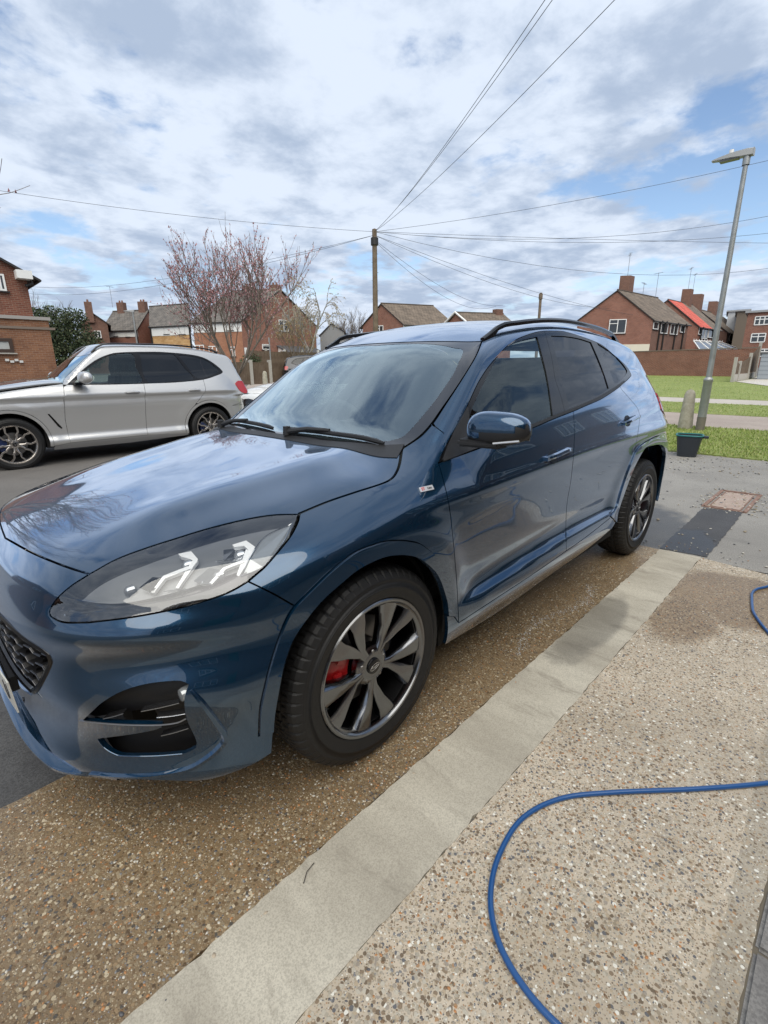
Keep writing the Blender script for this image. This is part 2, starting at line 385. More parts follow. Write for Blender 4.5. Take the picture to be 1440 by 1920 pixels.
# parameter maps: 3-D -> 2-D, and back onto the surface
NX0 = .10
def to2(P, mode):
    if mode == 'side': return P[:, [0, 2]]
    if mode == 'top': return P[:, [0, 1]]
    if mode == 'nose': return np.stack([np.arctan2(P[:, 0] - NX0, P[:, 1]) * .85, P[:, 2]], 1)
    if mode == 'tail': return np.stack([np.arctan2(-2.7 - P[:, 0], P[:, 1]) * .85, P[:, 2]], 1)
def to3(Q, mode):
    n = len(Q); O = np.zeros((n, 3)); D = np.zeros((n, 3))
    if mode == 'side': O[:, 0] = Q[:, 0]; O[:, 2] = Q[:, 1]; O[:, 1] = 1.3; D[:, 1] = -1; P, ok = march(O, D, 0, 1.29, 26)
    elif mode == 'top': O[:, 0] = Q[:, 0]; O[:, 1] = Q[:, 1]; O[:, 2] = 1.9; D[:, 2] = -1; P, ok = march(O, D, 0, 1.5, 34)
    elif mode == 'nose': O[:, 0] = NX0; O[:, 2] = Q[:, 1]; a = Q[:, 0] / .85; D[:, 0] = np.sin(a); D[:, 1] = np.cos(a); P, ok = march(O + D * 1.3, -D, 0, 1.25, 30)
    else: O[:, 0] = -2.7; O[:, 2] = Q[:, 1]; a = Q[:, 0] / .85; D[:, 0] = -np.sin(a); D[:, 1] = np.cos(a); P, ok = march(O + D * 1.5, -D, 0, 1.45, 30)
    return P, ok
def crom(L, n=12):
    """Catmull-Rom through points; a point given with a trailing 'c' is a corner"""
    pts = [np.array(p[:2], float) for p in L]; cor = [len(p) > 2 for p in L]; out = []
    for i in range(len(pts) - 1):
        p1, p2 = pts[i], pts[i + 1]
        p0 = pts[i - 1] if i > 0 and not cor[i] else 2 * p1 - p2; p3 = pts[i + 2] if i + 2 < len(pts) and not cor[i + 1] else 2 * p2 - p1
        for k in range(n):
            t = k / n; out.append(.5 * (2 * p1 + (p2 - p0) * t + (2 * p0 - 5 * p1 + 4 * p2 - p3) * t * t + (3 * p1 - p0 - 3 * p2 + p3) * t ** 3))
    out.append(pts[-1]); return np.array(out)
def resample(Q, d, closed=True):
    if closed: Q = np.vstack([Q, Q[:1]])
    seg = np.linalg.norm(np.diff(Q, axis=0), axis=1); keep = np.r_[True, seg > 1e-6]; Q = Q[keep]; seg = np.linalg.norm(np.diff(Q, axis=0), axis=1)
    # keep corners: resample between sharp turns
    dirs = np.diff(Q, axis=0) / seg[:, None]; cor = [0] + [i for i in range(1, len(Q) - 1) if dirs[i - 1] @ dirs[i] < .8] + [len(Q) - 1]
    out = []
    for a, b in zip(cor[:-1], cor[1:]):
        s = np.r_[0, np.cumsum(seg[a:b])]; n = max(1, int(round(s[-1] / d))); t = np.linspace(0, s[-1], n + 1)[:-1]
        out += [np.array([np.interp(q, s, Q[a:b + 1, 0]), np.interp(q, s, Q[a:b + 1, 1])]) for q in t]
    if not closed: out.append(Q[-1])
    return np.array(out)
def area2(Q): x, y = Q[:, 0], Q[:, 1]; return .5 * np.sum(x * np.roll(y, -1) - np.roll(x, -1) * y)
def inset(Q, g):
    """shrink a closed polygon by g"""
    if area2(Q) < 0: Q = Q[::-1]
    a = Q - np.roll(Q, 1, 0); b = np.roll(Q, -1, 0) - Q; a /= np.linalg.norm(a, axis=1)[:, None] + 1e-9; b /= np.linalg.norm(b, axis=1)[:, None] + 1e-9
    na = np.stack([-a[:, 1], a[:, 0]], 1); nb = np.stack([-b[:, 1], b[:, 0]], 1); m = na + nb; m /= np.maximum(np.linalg.norm(m, axis=1)[:, None], 1e-6)
    c = np.maximum((m * na).sum(1), .5)[:, None]; return Q + m * g / c
def inside(Q, P):
    x, y = P[:, 0], P[:, 1]; r = np.zeros(len(P), bool); n = len(Q); j = n - 1
    for i in range(n):
        c = ((Q[i, 1] > y) != (Q[j, 1] > y)) & (x < (Q[j, 0] - Q[i, 0]) * (y - Q[i, 1]) / (Q[j, 1] - Q[i, 1] + 1e-15) + Q[i, 0]); r ^= c; j = i
    return r
def bdist(Q, P):
    d = np.full(len(P), 9.)
    A = Q; B = np.roll(Q, -1, 0)
    for a, b in zip(A, B):
        ab = b - a; t = np.clip(((P - a) @ ab) / (ab @ ab + 1e-12), 0, 1); d = np.minimum(d, np.linalg.norm(P - a - t[:, None] * ab, axis=1))
    return d
def curve3(spec, mode):
    """spec: ('px', pts) traced on the near side / ('q', pts) straight in the parameter plane -> 2-D polyline"""
    k, L = spec[0], spec[1]
    c = crom(L)
    if k == 'px':
        P, ok = hitpx(c); P = P[ok]; P[:, 1] = np.maximum(P[:, 1], 0); return to2(P, mode)
    if k == 'px*':       # traced points that are already dense hits elsewhere
        P, ok = hitpx(c); return to2(P[ok], mode)
    return c
def region(specs, mode):
    return np.vstack([curve3(s, mode) for s in specs])
def make_panel(name, poly, mode, material, parent, h=.016, gap=.0022, off=0.0, lip=.014, holes=(), sides=(1,), mirror_join=False, both=False, labels=None, bh=None, fn=None):
    """triangulate a region of the body surface and build it as a sheet-metal panel with turned-in edges"""
    Q = resample(np.array(poly), bh or h * .8)
    if area2(Q) < 0: Q = Q[::-1]
    jc, jv = (1, 0.) if mode == 'top' else (0, math.pi / 2 * .85)
    onj = np.abs(Q[:, jc] - jv) < 1e-4
    if gap: Q = inset(Q, gap)
    if mirror_join:
        Q[:, jc] = np.maximum(Q[:, jc], 0) if mode == 'top' else np.minimum(Q[:, jc], jv)
        Q[onj, jc] = jv
    H = []
    for hp in holes:
        q = resample(np.array(hp), bh or h * .8)
        if area2(q) < 0: q = q[::-1]
        H.append(inset(q, -gap))
    lo, hi = Q.min(0), Q.max(0); nx = int((hi[0] - lo[0]) / h) + 2; ny = int((hi[1] - lo[1]) / (h * .866)) + 2
    gx, gy = np.meshgrid(np.arange(nx), np.arange(ny)); G = np.stack([lo[0] + (gx + .5 * (gy % 2)) * h, lo[1] + gy * h * .866], -1).reshape(-1, 2)
    k = inside(Q, G)
    for q in H: k &= ~inside(q, G)
    G = G[k]; d = bdist(Q, G)
    for q in H: d = np.minimum(d, bdist(q, G))
    G = G[d > h * .45]
    V2 = [tuple(v) for v in Q]; faces = [list(range(len(Q)))]
    for q in H: b = len(V2); V2 += [tuple(v) for v in q]; faces.append(list(range(b, b + len(q)))[::-1])
    nb = len(V2); V2 += [tuple(v) for v in G]
    edges = []
    for fc in faces: edges += [(fc[i], fc[(i + 1) % len(fc)]) for i in range(len(fc))]
    r = delaunay_2d_cdt([Vector(v) for v in V2], edges, [], 0, 1e-7)
    vo = np.array([tuple(v) for v in r[0]]); tris = [tuple(t) for t in r[2]]
    cen = np.array([vo[list(t)].mean(0) for t in tris]); k = inside(Q, cen)
    for q in H: k &= ~inside(q, cen)
    tris = [t for t, a in zip(tris, k) if a]
    P, ok = to3(vo, mode); N = grad(P)
    if fn is not None: P = fn(P, N)
    P = P + N * off
    tris = [t for t in tris if ok[list(t)].all()]
    T = np.array(tris); n_ = np.cross(P[T[:, 1]] - P[T[:, 0]], P[T[:, 2]] - P[T[:, 0]]); flip = (n_ * N[T[:, 0]]).sum(1) < 0
    T[flip] = T[flip][:, ::-1]
    # boundary edges -> lip
    from collections import Counter
    ec = Counter()
    for t in T:
        for i in range(3): ec[tuple(sorted((t[i], t[(i + 1) % 3])))] += 1
    V = [p for p in P]; NN = [n for n in N]; F = [tuple(t) for t in T]
    joinv = lambda i: mirror_join and ((mode == 'top' and abs(vo[i][1]) < 1e-5) or (mode != 'top' and abs(vo[i][0] - math.pi / 2 * .85) < 1e-5))
    lipv = {}
    def lv(i):
        if i not in lipv: V.append(P[i] - N[i] * lip); NN.append(N[i]); V.append(P[i].copy()); NN.append(N[i]); lipv[i] = (len(V) - 1, len(V) - 2)
        return lipv[i]
    if lip:
        for t in T:
            for i in range(3):
                a, b = t[i], t[(i + 1) % 3]
                if ec[tuple(sorted((a, b)))] == 1 and not (joinv(a) and joinv(b)):
                    (a1, a2), (b1, b2) = lv(a), lv(b); F.append((b1, a1, a2, b2))
                    d_ = P[b] - P[a]; s_ = np.cross(d_, N[a]); s_ /= np.linalg.norm(s_) + 1e-9
                    for q in (a1, a2, b1, b2): NN[q] = s_
    V = np.array(V); NN = np.array(NN); res = []
    jobs = []
    if mirror_join:
        Vm = V.copy(); Vm[:, 1] *= -1; Nm = NN.copy(); Nm[:, 1] *= -1; nV = len(V)
        A = np.vstack([V, Vm]); B = np.vstack([NN, Nm]); jobs.append((A, B, F + [tuple(i + nV for i in f[::-1]) for f in F]))
    else:
        for sgn in sides:
            A = V.copy(); B = NN.copy(); FF = F
            if sgn < 0: A[:, 1] *= -1; B[:, 1] *= -1; FF = [f[::-1] for f in F]
            jobs.append((A, B, FF))
    for i, (A, B, FF) in enumerate(jobs):
        o = mesh_obj(name, A, FF, material, parent if not isinstance(parent, (list, tuple)) else parent[i], True, B); res.append(o)
    return res
# ------------------------------------------------------------------ the blue car: feature lines surveyed from the photograph, laid on the body surface
C_HSIDE = [(751, 843, 'c'), (748, 867), (743, 883), (733, 897), (713, 907), (663, 923), (613, 940), (560, 962, 'c')]
C_HLTOP = [(560, 964, 'c'), (514, 965), (462, 973), (392, 990), (330, 1009), (274, 1027), (219, 1048), (172, 1074, 'c')]
C_HFRONT = [(168, 1076, 'c'), (135, 1066), (100, 1053), (60, 1036), (25, 1017), (0, 1003, 'c')]
C_HLLEFT = [(172, 1074, 'c'), (132, 1100), (104, 1126), (93, 1148), (100, 1159), (122, 1167), (167, 1167)]
C_HLBOT = [(167, 1167), (254, 1156), (340, 1139), (410, 1118), (440, 1105), (465, 1090, 'c')]
C_HLREAR = [(465, 1090, 'c'), (480, 1077), (497, 1062), (524, 1030), (545, 1002), (557, 978), (560, 964, 'c')]
C_BSEAM = [(465, 1090, 'c'), (510, 1112), (552, 1136, 'c')]
C_FLOUT = [(552, 1136, 'c'), (580, 1108), (615, 1074), (643, 1051), (668, 1034), (695, 1023), (722, 1015), (747, 1013), (770, 1015), (789, 1021), (817, 1044), (838, 1078), (848, 1113), (851, 1155, 'c')]
C_FLOUTB = [(552, 1136, 'c'), (537, 1160), (521, 1200), (504, 1255), (493, 1300), (487, 1332), (485, 1380, 'c')]
C_FLIN = [(513, 1370, 'c'), (516, 1332), (528, 1262), (540, 1222), (556, 1186), (594, 1134), (643, 1089), (668, 1069), (695, 1054), (722, 1044), (747, 1041), (770, 1043), (789, 1051), (817, 1078), (834, 1124), (838, 1155, 'c')]
C_WSSIDE = [(752, 840, 'c'), (784, 818), (806, 795), (828, 764), (850, 733), (875, 695), (893, 664), (902, 640, 'c')]
C_HEADER = [(902, 640, 'c'), (875, 637), (840, 636), (813, 637), (775, 639), (741, 643), (715, 647)]
C_ASEAM = [(808, 794, 'c'), (832, 812, 'c')]
C_DLOA = [(822, 868, 'c'), (832, 845), (846, 818), (867, 781), (891, 729), (903, 707), (919, 684), (947, 653), (960, 643), (974, 634), (1002, 624), (1020, 621), (1040, 621), (1058, 622), (1092, 632), (1127, 646), (1148, 663), (1172, 684), (1183, 701), (1179, 709), (1167, 720), (1155, 730), (1127, 748), (1100, 760), (1075, 771, 'c')]
C_DLOB = [(1075, 771, 'c'), (1037, 786), (1002, 801), (950, 821), (884, 846), (822, 868, 'c')]
C_DFRONT = [(822, 868, 'c'), (832, 903), (842, 948), (848, 997), (853, 1049), (857, 1101), (860, 1168, 'c')]
C_DB = [(1075, 771, 'c'), (1077, 800), (1077, 820), (1075, 858), (1070, 903), (1063, 945), (1061, 990), (1062, 1033, 'c')]
C_DBOT = [(860, 1168, 'c'), (930, 1122), (1000, 1076), (1062, 1033, 'c')]
C_DBOT2 = [(1062, 1033, 'c'), (1100, 1006), (1143, 972, 'c')]
C_DREAR = [(1166, 731, 'c'), (1182, 749), (1196, 767), (1199, 785), (1196, 812), (1190, 848, 'c')]
C_RFLOUT = [(1143, 968, 'c'), (1154, 952), (1163, 922), (1174, 889), (1185, 861), (1190, 848, 'c')]
C_RFLIN = [(1154, 980, 'c'), (1158, 957), (1169, 924), (1180, 894), (1191, 868), (1204, 845), (1211, 838, 'c')]
C_SILLB = [(834, 1209, 'c'), (930, 1150), (1020, 1086), (1100, 1030), (1146, 992, 'c')]
G_FRONT = [(884, 846, 'c'), (880, 800), (884, 770), (909, 715), (933, 670), (945, 657), (961, 645), (980, 638), (1007, 632, 'c'), (1015, 662), (1027, 715), (1036, 779, 'c'), (1002, 793), (950, 815), (884, 842, 'c')]
G_REAR = [(1033, 630, 'c'), (1060, 631), (1085, 635), (1108, 642, 'c'), (1122, 674), (1133, 703), (1141, 728, 'c'), (1120, 742), (1095, 754), (1068, 765, 'c'), (1058, 729), (1046, 680), (1033, 630, 'c')]
G_QTR = [(1119, 643, 'c'), (1145, 660), (1160, 674), (1173, 690), (1175, 699), (1165, 711), (1152, 721, 'c'), (1144, 698), (1131, 668), (1119, 643, 'c')]
WS_CLEAR = [(853, 652), (866, 654), (867, 663), (858, 682), (846, 706), (813, 753), (770, 804), (752, 819), (727, 826)]
C_GRILLE = [(0, 1149), (35, 1171), (70, 1198), (88, 1212), (93, 1224), (93, 1240), (84, 1268), (70, 1287), (58, 1296), (44, 1300), (35, 1298), (15, 1280), (0, 1262)]

car = empty('parked_car', (0, 0, 0), 0, 'metallic blue five-door crossover with dark windows, parked on the pebbled driveway in front', 'car')
def show(n, L):
    P, ok = hitpx(L); print(n, np.round(P, 3).tolist(), ok.all())
SIDE2 = (1, -1)
HREAR = [(-.20, 0), (-.205, .25), (-.225, .45), (-.26, .62), (-.30, .735)]
def both(name, spec, mode, material, **k): return make_panel(name, region(spec, mode), mode, material, car, sides=SIDE2, **k)
P_, ok_ = hitpx(C_HSIDE[:1]); hp = to2(P_, 'top')[0]
P_, ok_ = hitpx([C_HFRONT[-1][:2]]); hf = to2(P_, 'top')[0]; hf3 = P_[0]
bon = region([('q', HREAR[:-1] + [tuple(hp)]), ('px', C_HSIDE), ('px', C_HLTOP), ('px', C_HFRONT), ('q', [tuple(hf), (hf[0] + .012, hf[1] * .5), (hf[0] + .016, 0)])], 'top')
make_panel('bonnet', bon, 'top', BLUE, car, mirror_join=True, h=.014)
# nose: front bumper skin with its openings
r2 = lambda L, mode: curve3(('px', L), mode)
cen = math.pi / 2 * .85
hfn = to2(hf3[None], 'nose')[0]
botc = [(510, 1412, 'c'), (467, 1437), (389, 1462), (300, 1464), (233, 1459), (160, 1448)]
bq = r2(botc, 'nose'); bz = bq[-1]
bump = np.vstack([np.array([[cen, hfn[1] + .002]]), np.array([[ (cen + hfn[0]) / 2, hfn[1] + .002]]), r2(C_HFRONT[::-1], 'nose'), r2(C_HLLEFT, 'nose'), r2(C_HLBOT, 'nose'), r2(C_BSEAM, 'nose'), r2(C_FLOUTB, 'nose'), r2([(485, 1380, 'c'), (513, 1370, 'c')], 'nose'), bq,
                  crom([tuple(bz), (bz[0] + .12, .205), (bz[0] + .3, .205), (cen, .205)])])
def nq(y, z, x=None):        # a point of the nose given by y and z -> parameter plane
    O = np.array([[1.3, y, z]]); P, ok = march(O, np.array([[-1., 0, 0]]), 0, 1.2, 80); return tuple(to2(P, 'nose')[0])
gpts = [nq(.0, .668), nq(.2, .664), nq(.34, .655), nq(.455, .618), nq(.470, .600), nq(.462, .575), nq(.40, .49), nq(.34, .445), nq(.30, .432), nq(.15, .428), nq(.0, .428)]
grille = crom([gpts[0] + ('c',), gpts[1], gpts[2], gpts[3], gpts[4], gpts[5], gpts[6], gpts[7], gpts[8], gpts[9], gpts[10] + ('c',)], 6); gr = grille
fogu = r2([(156, 1352, 'c'), (175, 1334), (196, 1316), (233, 1296), (280, 1283), (334, 1278), (352, 1284, 'c'), (346, 1300), (344, 1322), (349, 1350), (366, 1388), (366, 1402, 'c'), (342, 1412), (290, 1416), (233, 1416), (212, 1411), (196, 1400), (185, 1386, 'c'), (240, 1379), (285, 1371), (306, 1364, 'c'), (303, 1359, 'c'), (270, 1358), (220, 1357), (156, 1352, 'c')], 'nose')
ip = [nq(0, .318), nq(.13, .312), nq(.26, .300), nq(.38, .255), nq(.25, .248), nq(0, .245)]
intake = np.vstack([crom([ip[0] + ('c',), ip[1], ip[2] + ('c',), ip[3] + ('c',), ip[4], ip[5] + ('c',)], 6)])
def holejoin(poly):   # opening that crosses the centre line: cut out of the outline instead
    return poly
# outline runs round the openings that reach the centre line
bo = bump
out = []
out.append(np.array([[cen, hfn[1] + .002]]))
out.append(bump[1:])
out.append(intake[::-1]); out.append(grille[::-1])
bumpo = np.vstack(out)
make_panel('front_bumper', bumpo, 'nose', BLUE, car, mirror_join=True, h=.011, holes=[fogu])
hl = np.vstack([r2(C_HLTOP, 'nose'), r2(C_HLLEFT, 'nose')[1:], r2(C_HLBOT, 'nose')[1:], r2(C_HLREAR, 'nose')[1:-1]])
# wings
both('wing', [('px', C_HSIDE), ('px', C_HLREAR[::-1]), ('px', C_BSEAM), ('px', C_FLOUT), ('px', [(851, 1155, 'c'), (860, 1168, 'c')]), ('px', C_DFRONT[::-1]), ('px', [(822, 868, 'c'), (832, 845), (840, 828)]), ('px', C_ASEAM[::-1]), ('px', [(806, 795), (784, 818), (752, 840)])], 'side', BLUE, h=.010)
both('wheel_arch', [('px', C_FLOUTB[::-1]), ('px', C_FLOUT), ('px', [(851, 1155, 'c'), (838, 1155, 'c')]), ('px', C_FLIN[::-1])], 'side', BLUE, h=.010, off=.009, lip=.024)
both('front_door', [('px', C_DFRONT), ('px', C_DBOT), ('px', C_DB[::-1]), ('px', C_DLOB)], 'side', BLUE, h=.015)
dd = [c for c in C_DLOA if True]
RFX = [(RWX + .455 * math.cos(a), RWZ + .474 * math.sin(a)) for a in np.linspace(math.radians(55), math.radians(-22 + 0), 0)] if False else None
arcq = lambda rx, rz, a0, a1, n=30, RWX=-2.70: [(RWX + rx * math.cos(math.radians(a)), RWZ + rz * math.sin(math.radians(a))) for a in np.linspace(a0, a1, n)]
rfo = r2(C_RFLOUT + [(1198, 837), (1210, 828)], 'side'); rfi = r2(C_RFLIN, 'side'); print('rear flare out', rfo[0], rfo[len(rfo) // 2], rfo[-1], 'in', rfi[0], rfi[-1])
ro = np.vstack([rfo, crom([tuple(rfo[-1]), (-2.72, .875), (-2.92, .835), (-3.08, .73), (-3.155, .58), (-3.16, .42), (-3.15, .34)])[1:]])
rin = np.vstack([rfi, crom([tuple(rfi[-1]), (-2.72, .815), (-2.88, .78), (-3.01, .69), (-3.08, .56), (-3.09, .42), (-3.08, .33)])[1:]])
both('rear_door', [('px', C_DB), ('px', C_DBOT2)], 'side', BLUE) if False else None
dr = r2(C_DREAR, 'side'); db = r2(C_DB, 'side'); db2 = r2(C_DBOT2, 'side')
# trim the arch arc where the door meets it
ia = int(np.argmin(np.linalg.norm(ro - dr[-1], axis=1))); ib = int(np.argmin(np.linalg.norm(ro - db2[-1], axis=1)))
seg = ro[min(ia, ib):max(ia, ib) + 1]
seg = seg if np.linalg.norm(seg[0] - db2[-1]) < np.linalg.norm(seg[-1] - db2[-1]) else seg[::-1]
dloA = r2(C_DLOA, 'side'); idr = int(np.argmin(np.linalg.norm(dloA - dr[0], axis=1)))
dlo_rear = dloA[idr:]
rdoor = np.vstack([db, db2, seg[1:-1], dr[::-1], dlo_rear[:-1]])
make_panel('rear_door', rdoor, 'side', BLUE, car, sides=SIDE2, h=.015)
# rear arch moulding
sb = r2(C_SILLB, 'side')
make_panel('wheel_arch', np.vstack([ro, rin[::-1]]), 'side', BLUE, car, sides=SIDE2, h=.013, off=.009, lip=.024)
# sill skirt
sill = np.vstack([r2([(851, 1155, 'c'), (860, 1168, 'c')], 'side'), r2(C_DBOT, 'side')[1:], db2[1:], np.array([ro[0] + [0, -.0], rin[0] ]), sb[::-1], r2([(838, 1155, 'c')] + [(851, 1155, 'c')], 'side')[:-1]])
make_panel('sill_skirt', sill, 'side', BLUE, car, sides=SIDE2, h=.014)
# body side: A pillar, cant rail, C pillar, rear quarter
DIT = [(-1.035, .572), (-1.2, .585), (-1.6, .585), (-2.2, .57), (-2.7, .54), (-2.95, .515)]
dt3, _ = to3(crom(DIT), 'top')
wss = r2(C_WSSIDE, 'side'); k0 = int(np.argmin(np.linalg.norm(wss - r2([(808, 794, 'c'), (832, 812, 'c')], 'side')[0], axis=1)))
ditS = to2(dt3, 'side')
ke = int(np.argmin(np.linalg.norm(ro - np.array([-3.08, .73]), axis=1)))
REARE = [(-2.98, 1.425), (-3.10, 1.30), (-3.22, 1.16), (-3.33, 1.04), (-3.38, .95), (-3.40, .85), (-3.39, .76), (-3.20, .735)]
dfr = r2([(822, 868, 'c'), (832, 845), (840, 828), (832, 812, 'c')], 'side')
quart = np.vstack([wss[k0:], ditS[1:], crom(REARE), ro[min(ia, ke):max(ia, ke) + 1][::-1] , dr[::-1], dloA[:idr + 1][::-1], r2([(822, 868, 'c'), (832, 812, 'c'), (808, 794, 'c')], 'side')[1:-1]])
make_panel('body_side', quart, 'side', BLUE, car, sides=SIDE2, h=.0105)
# glasshouse
ispl = int(np.argmin(np.linalg.norm(dloA - to2(hitpx([(1020, 621)])[0], 'side')[0], axis=1)))
dloB = r2(C_DLOB, 'side'); jb = int(np.argmin(np.linalg.norm(dloB - to2(hitpx([(1059, 778)])[0], 'side')[0], axis=1)))
gf, gre, gq = r2(G_FRONT, 'side'), r2(G_REAR, 'side'), r2(G_QTR, 'side')
make_panel('window_surround', np.vstack([dloA[:ispl + 1], dloB[jb:-1]]), 'side', BLACKP, car, sides=SIDE2, h=.016, off=.001, holes=[gf], gap=.001)
make_panel('window_surround', np.vstack([dloA[ispl:], dloB[1:jb + 1]]), 'side', BLACKP, car, sides=SIDE2, h=.016, off=.001, holes=[gre, gq], gap=.001)
for nm, q, m_ in (('front_side_window', gf, GL_F), ('rear_side_window', gre, GL_P), ('quarter_window', gq, GL_P)):
    make_panel(nm, q, 'side', m_, car, sides=SIDE2, h=.03, off=-.004, gap=-.002, lip=0)
hw = r2([(902, 640, 'c')], 'top') if False else to2(hitpx([(902, 640)])[0], 'top')[0]
hdq = np.array([tuple(hw), (-.985, .50), (-.955, .35), (-.935, .18), (-.93, 0)])
roofp = np.vstack([crom([tuple(q) for q in hdq[::-1]]), crom(DIT)[1:], crom([(-2.95, .515, 'c'), (-3.03, .35), (-3.07, .18), (-3.08, 0)])])
make_panel('roof', roofp, 'top', BLUE, car, mirror_join=True, h=.02)
wst = r2(C_WSSIDE, 'top')
wsp = np.vstack([crom([(-.185, 0), (-.20, .25), (-.235, .45), (-.29, .60), tuple(wst[0])]), wst[1:], crom([tuple(q) for q in hdq])[1:]])
clear = r2(WS_CLEAR, 'top'); clear = np.vstack([crom([(-.905, 0), (-.925, .35), tuple(clear[0])]), clear[1:], crom([tuple(clear[-1]), (-.29, .40), (-.265, 0)])[1:]])
frit = np.vstack([wsp, clear[:: -1] if clear[0][1] < .01 and wsp[-1][1] < .01 else clear])
make_panel('windscreen', wsp, 'top', GL_WS, car, mirror_join=True, h=.03, off=-.003, lip=0)
FRIT = mat('glass_frit', (.012, .012, .014), .06, 0, .6, 1.0)
make_panel('windscreen_border', np.vstack([wsp, crom([tuple(clear[0]), (-.925, .35), tuple(clear[12 * 2])])[:0], clear]), 'top', FRIT, car, mirror_join=True, h=.02, off=-.0022, lip=0, gap=.0008)
# rear end (seen only from other viewpoints)
a3, _ = to3(np.array(ro[ke:]), 'side'); at_ = to2(a3, 'tail')
edge3, _ = to3(crom(REARE[::-1])[:12], 'side'); et = to2(edge3, 'tail')
cenT = math.pi / 2 * .85
rb = np.vstack([at_[::-1], et, crom([tuple(et[-1]), ((et[-1][0] + cenT) / 2, .75), (cenT, .75)])[1:], np.array([[cenT, .26]]), crom([(cenT, .26), ((at_[-1][0] + cenT) / 2, .26), tuple(at_[-1])])[1:-1]])
make_panel('rear_bumper', rb, 'tail', BLUE, car, mirror_join=True, h=.02)
e3, _ = to3(crom(REARE[:7]), 'side'); et2 = to2(e3, 'tail'); kz = int(np.argmin(abs(et2[:, 1] - 1.06)))
make_panel('tailgate', np.vstack([et2[kz:], np.array([[cenT, .755], [cenT, et2[kz][1]]])]), 'tail', BLUE, car, mirror_join=True, h=.02)
make_panel('rear_window', np.vstack([et2[:kz + 1], np.array([[cenT, et2[kz][1]], [cenT, et2[0][1]]])]), 'tail', GL_P, car, mirror_join=True, h=.03, off=-.002)
GL_RED = mat('red_lens', (.35, .008, .012), .12, 0, .5, 1.0)
make_panel('tail_lamp', crom([(-2.955, 1.150, 'c'), (-3.10, 1.142), (-3.26, 1.105, 'c'), (-3.34, 1.035), (-3.385, .965, 'c'), (-3.39, .90, 'c'), (-3.20, .965), (-3.02, 1.00), (-2.925, 1.035, 'c'), (-2.955, 1.150, 'c')]), 'side', GL_RED, car, sides=SIDE2, h=.015, off=.006, gap=0)
# headlamp lens
make_panel('headlight_lens', hl, 'nose', GL_HL, car, sides=SIDE2, h=.014, off=.0005, lip=0, gap=.002)
# dark liner just under the skin, seen through the gaps
lin = np.vstack([crom([(-3.3, .45), (-3.35, 1.0)]), crom([(-2.5, 1.0), (-.5, .95), (.1, .85)]), crom([(.35, .70), (.42, .35)]), np.array([[.42, .32]]), crom([(.41, .5), (.28, .70), (.05, .775), (-.2, .70), (-.34, .5), (-.36, .33)]), crom([(-2.14, .36), (-2.2, .60), (-2.4, .79), (-2.66, .85), (-2.95, .78), (-3.1, .5), (-3.13, .38)])])
make_panel('inner_liner', lin, 'side', DARK, car, sides=SIDE2, h=.06, off=-.02, lip=0)
# ground for tests
# ------------------------------------------------------------------ wheels
def wheel_meshes(R=.3635, rimr=.236, w=.215, kind='blue'):
    """meshes of one wheel, axis along +Y (outside), centre at the origin, outer face near y=0"""
    out = {}
    # tyre, with tread ribs and shoulder sipes
    n = 360; prof = [(rimr + .004, -w + .02, 0), (rimr + .012, -w + .006, 0), (rimr + .05, -w - .008, 0), (R - .035, -w - .006, 0), (R - .012, -w + .010, 1), (R - .003, -w + .03, 1), (R, -w + .055, 2), (R - .007, -w + .058, 0), (R - .007, -w + .066, 0), (R + .001, -w + .069, 2),
            (R + .002, -w * .5 - .006, 2), (R - .007, -w * .5 - .003, 0), (R - .007, -w * .5 + .003, 0), (R + .002, -w * .5 + .006, 2), (R + .001, -.069, 2), (R - .007, -.066, 0), (R - .007, -.058, 0), (R, -.055, 2), (R - .003, -.03, 1), (R - .0085, -.016, 1), (R - .017, -.006, 1), (R - .035, .0045, 0), (R - .038, .0062, 0), (R - .041, .0052, 0), (R - .062, .0085, 0),
            (rimr + .052, .0090, 0), (rimr + .047, .0105, 0), (rimr + .042, .0090, 0), (rimr + .022, .0035, 0), (rimr + .014, .0035, 0), (rimr + .007, -.0005, 0), (rimr + .004, -.008, 0), (rimr + .001, -.02, 0)]
    V = []; F = []; m = len(prof)
    for k in range(n):
        a = 2 * math.pi * k / n
        for r, y, tt in prof:
            d = 0
            if tt == 1 and k % 6 == 0: d = .0045
            if tt == 2 and (k + int(y * 60)) % 6 == 0: d = .006
            rr = r - d; V.append((rr * math.cos(a), y, rr * math.sin(a)))
    for k in range(n):
        k2 = (k + 1) % n
        for j in range(m - 1): F.append((k * m + j, k2 * m + j, k2 * m + j + 1, k * m + j + 1))
    out['tyre'] = (V, F)
    return out
def mesh_from(name, mb_or, material, bevel=0, smooth_angle=35):
    o = mb_or.build(name, material, None, bevel=bevel); me = o.data; COL.objects.unlink(o); bpy.data.objects.remove(o); return me
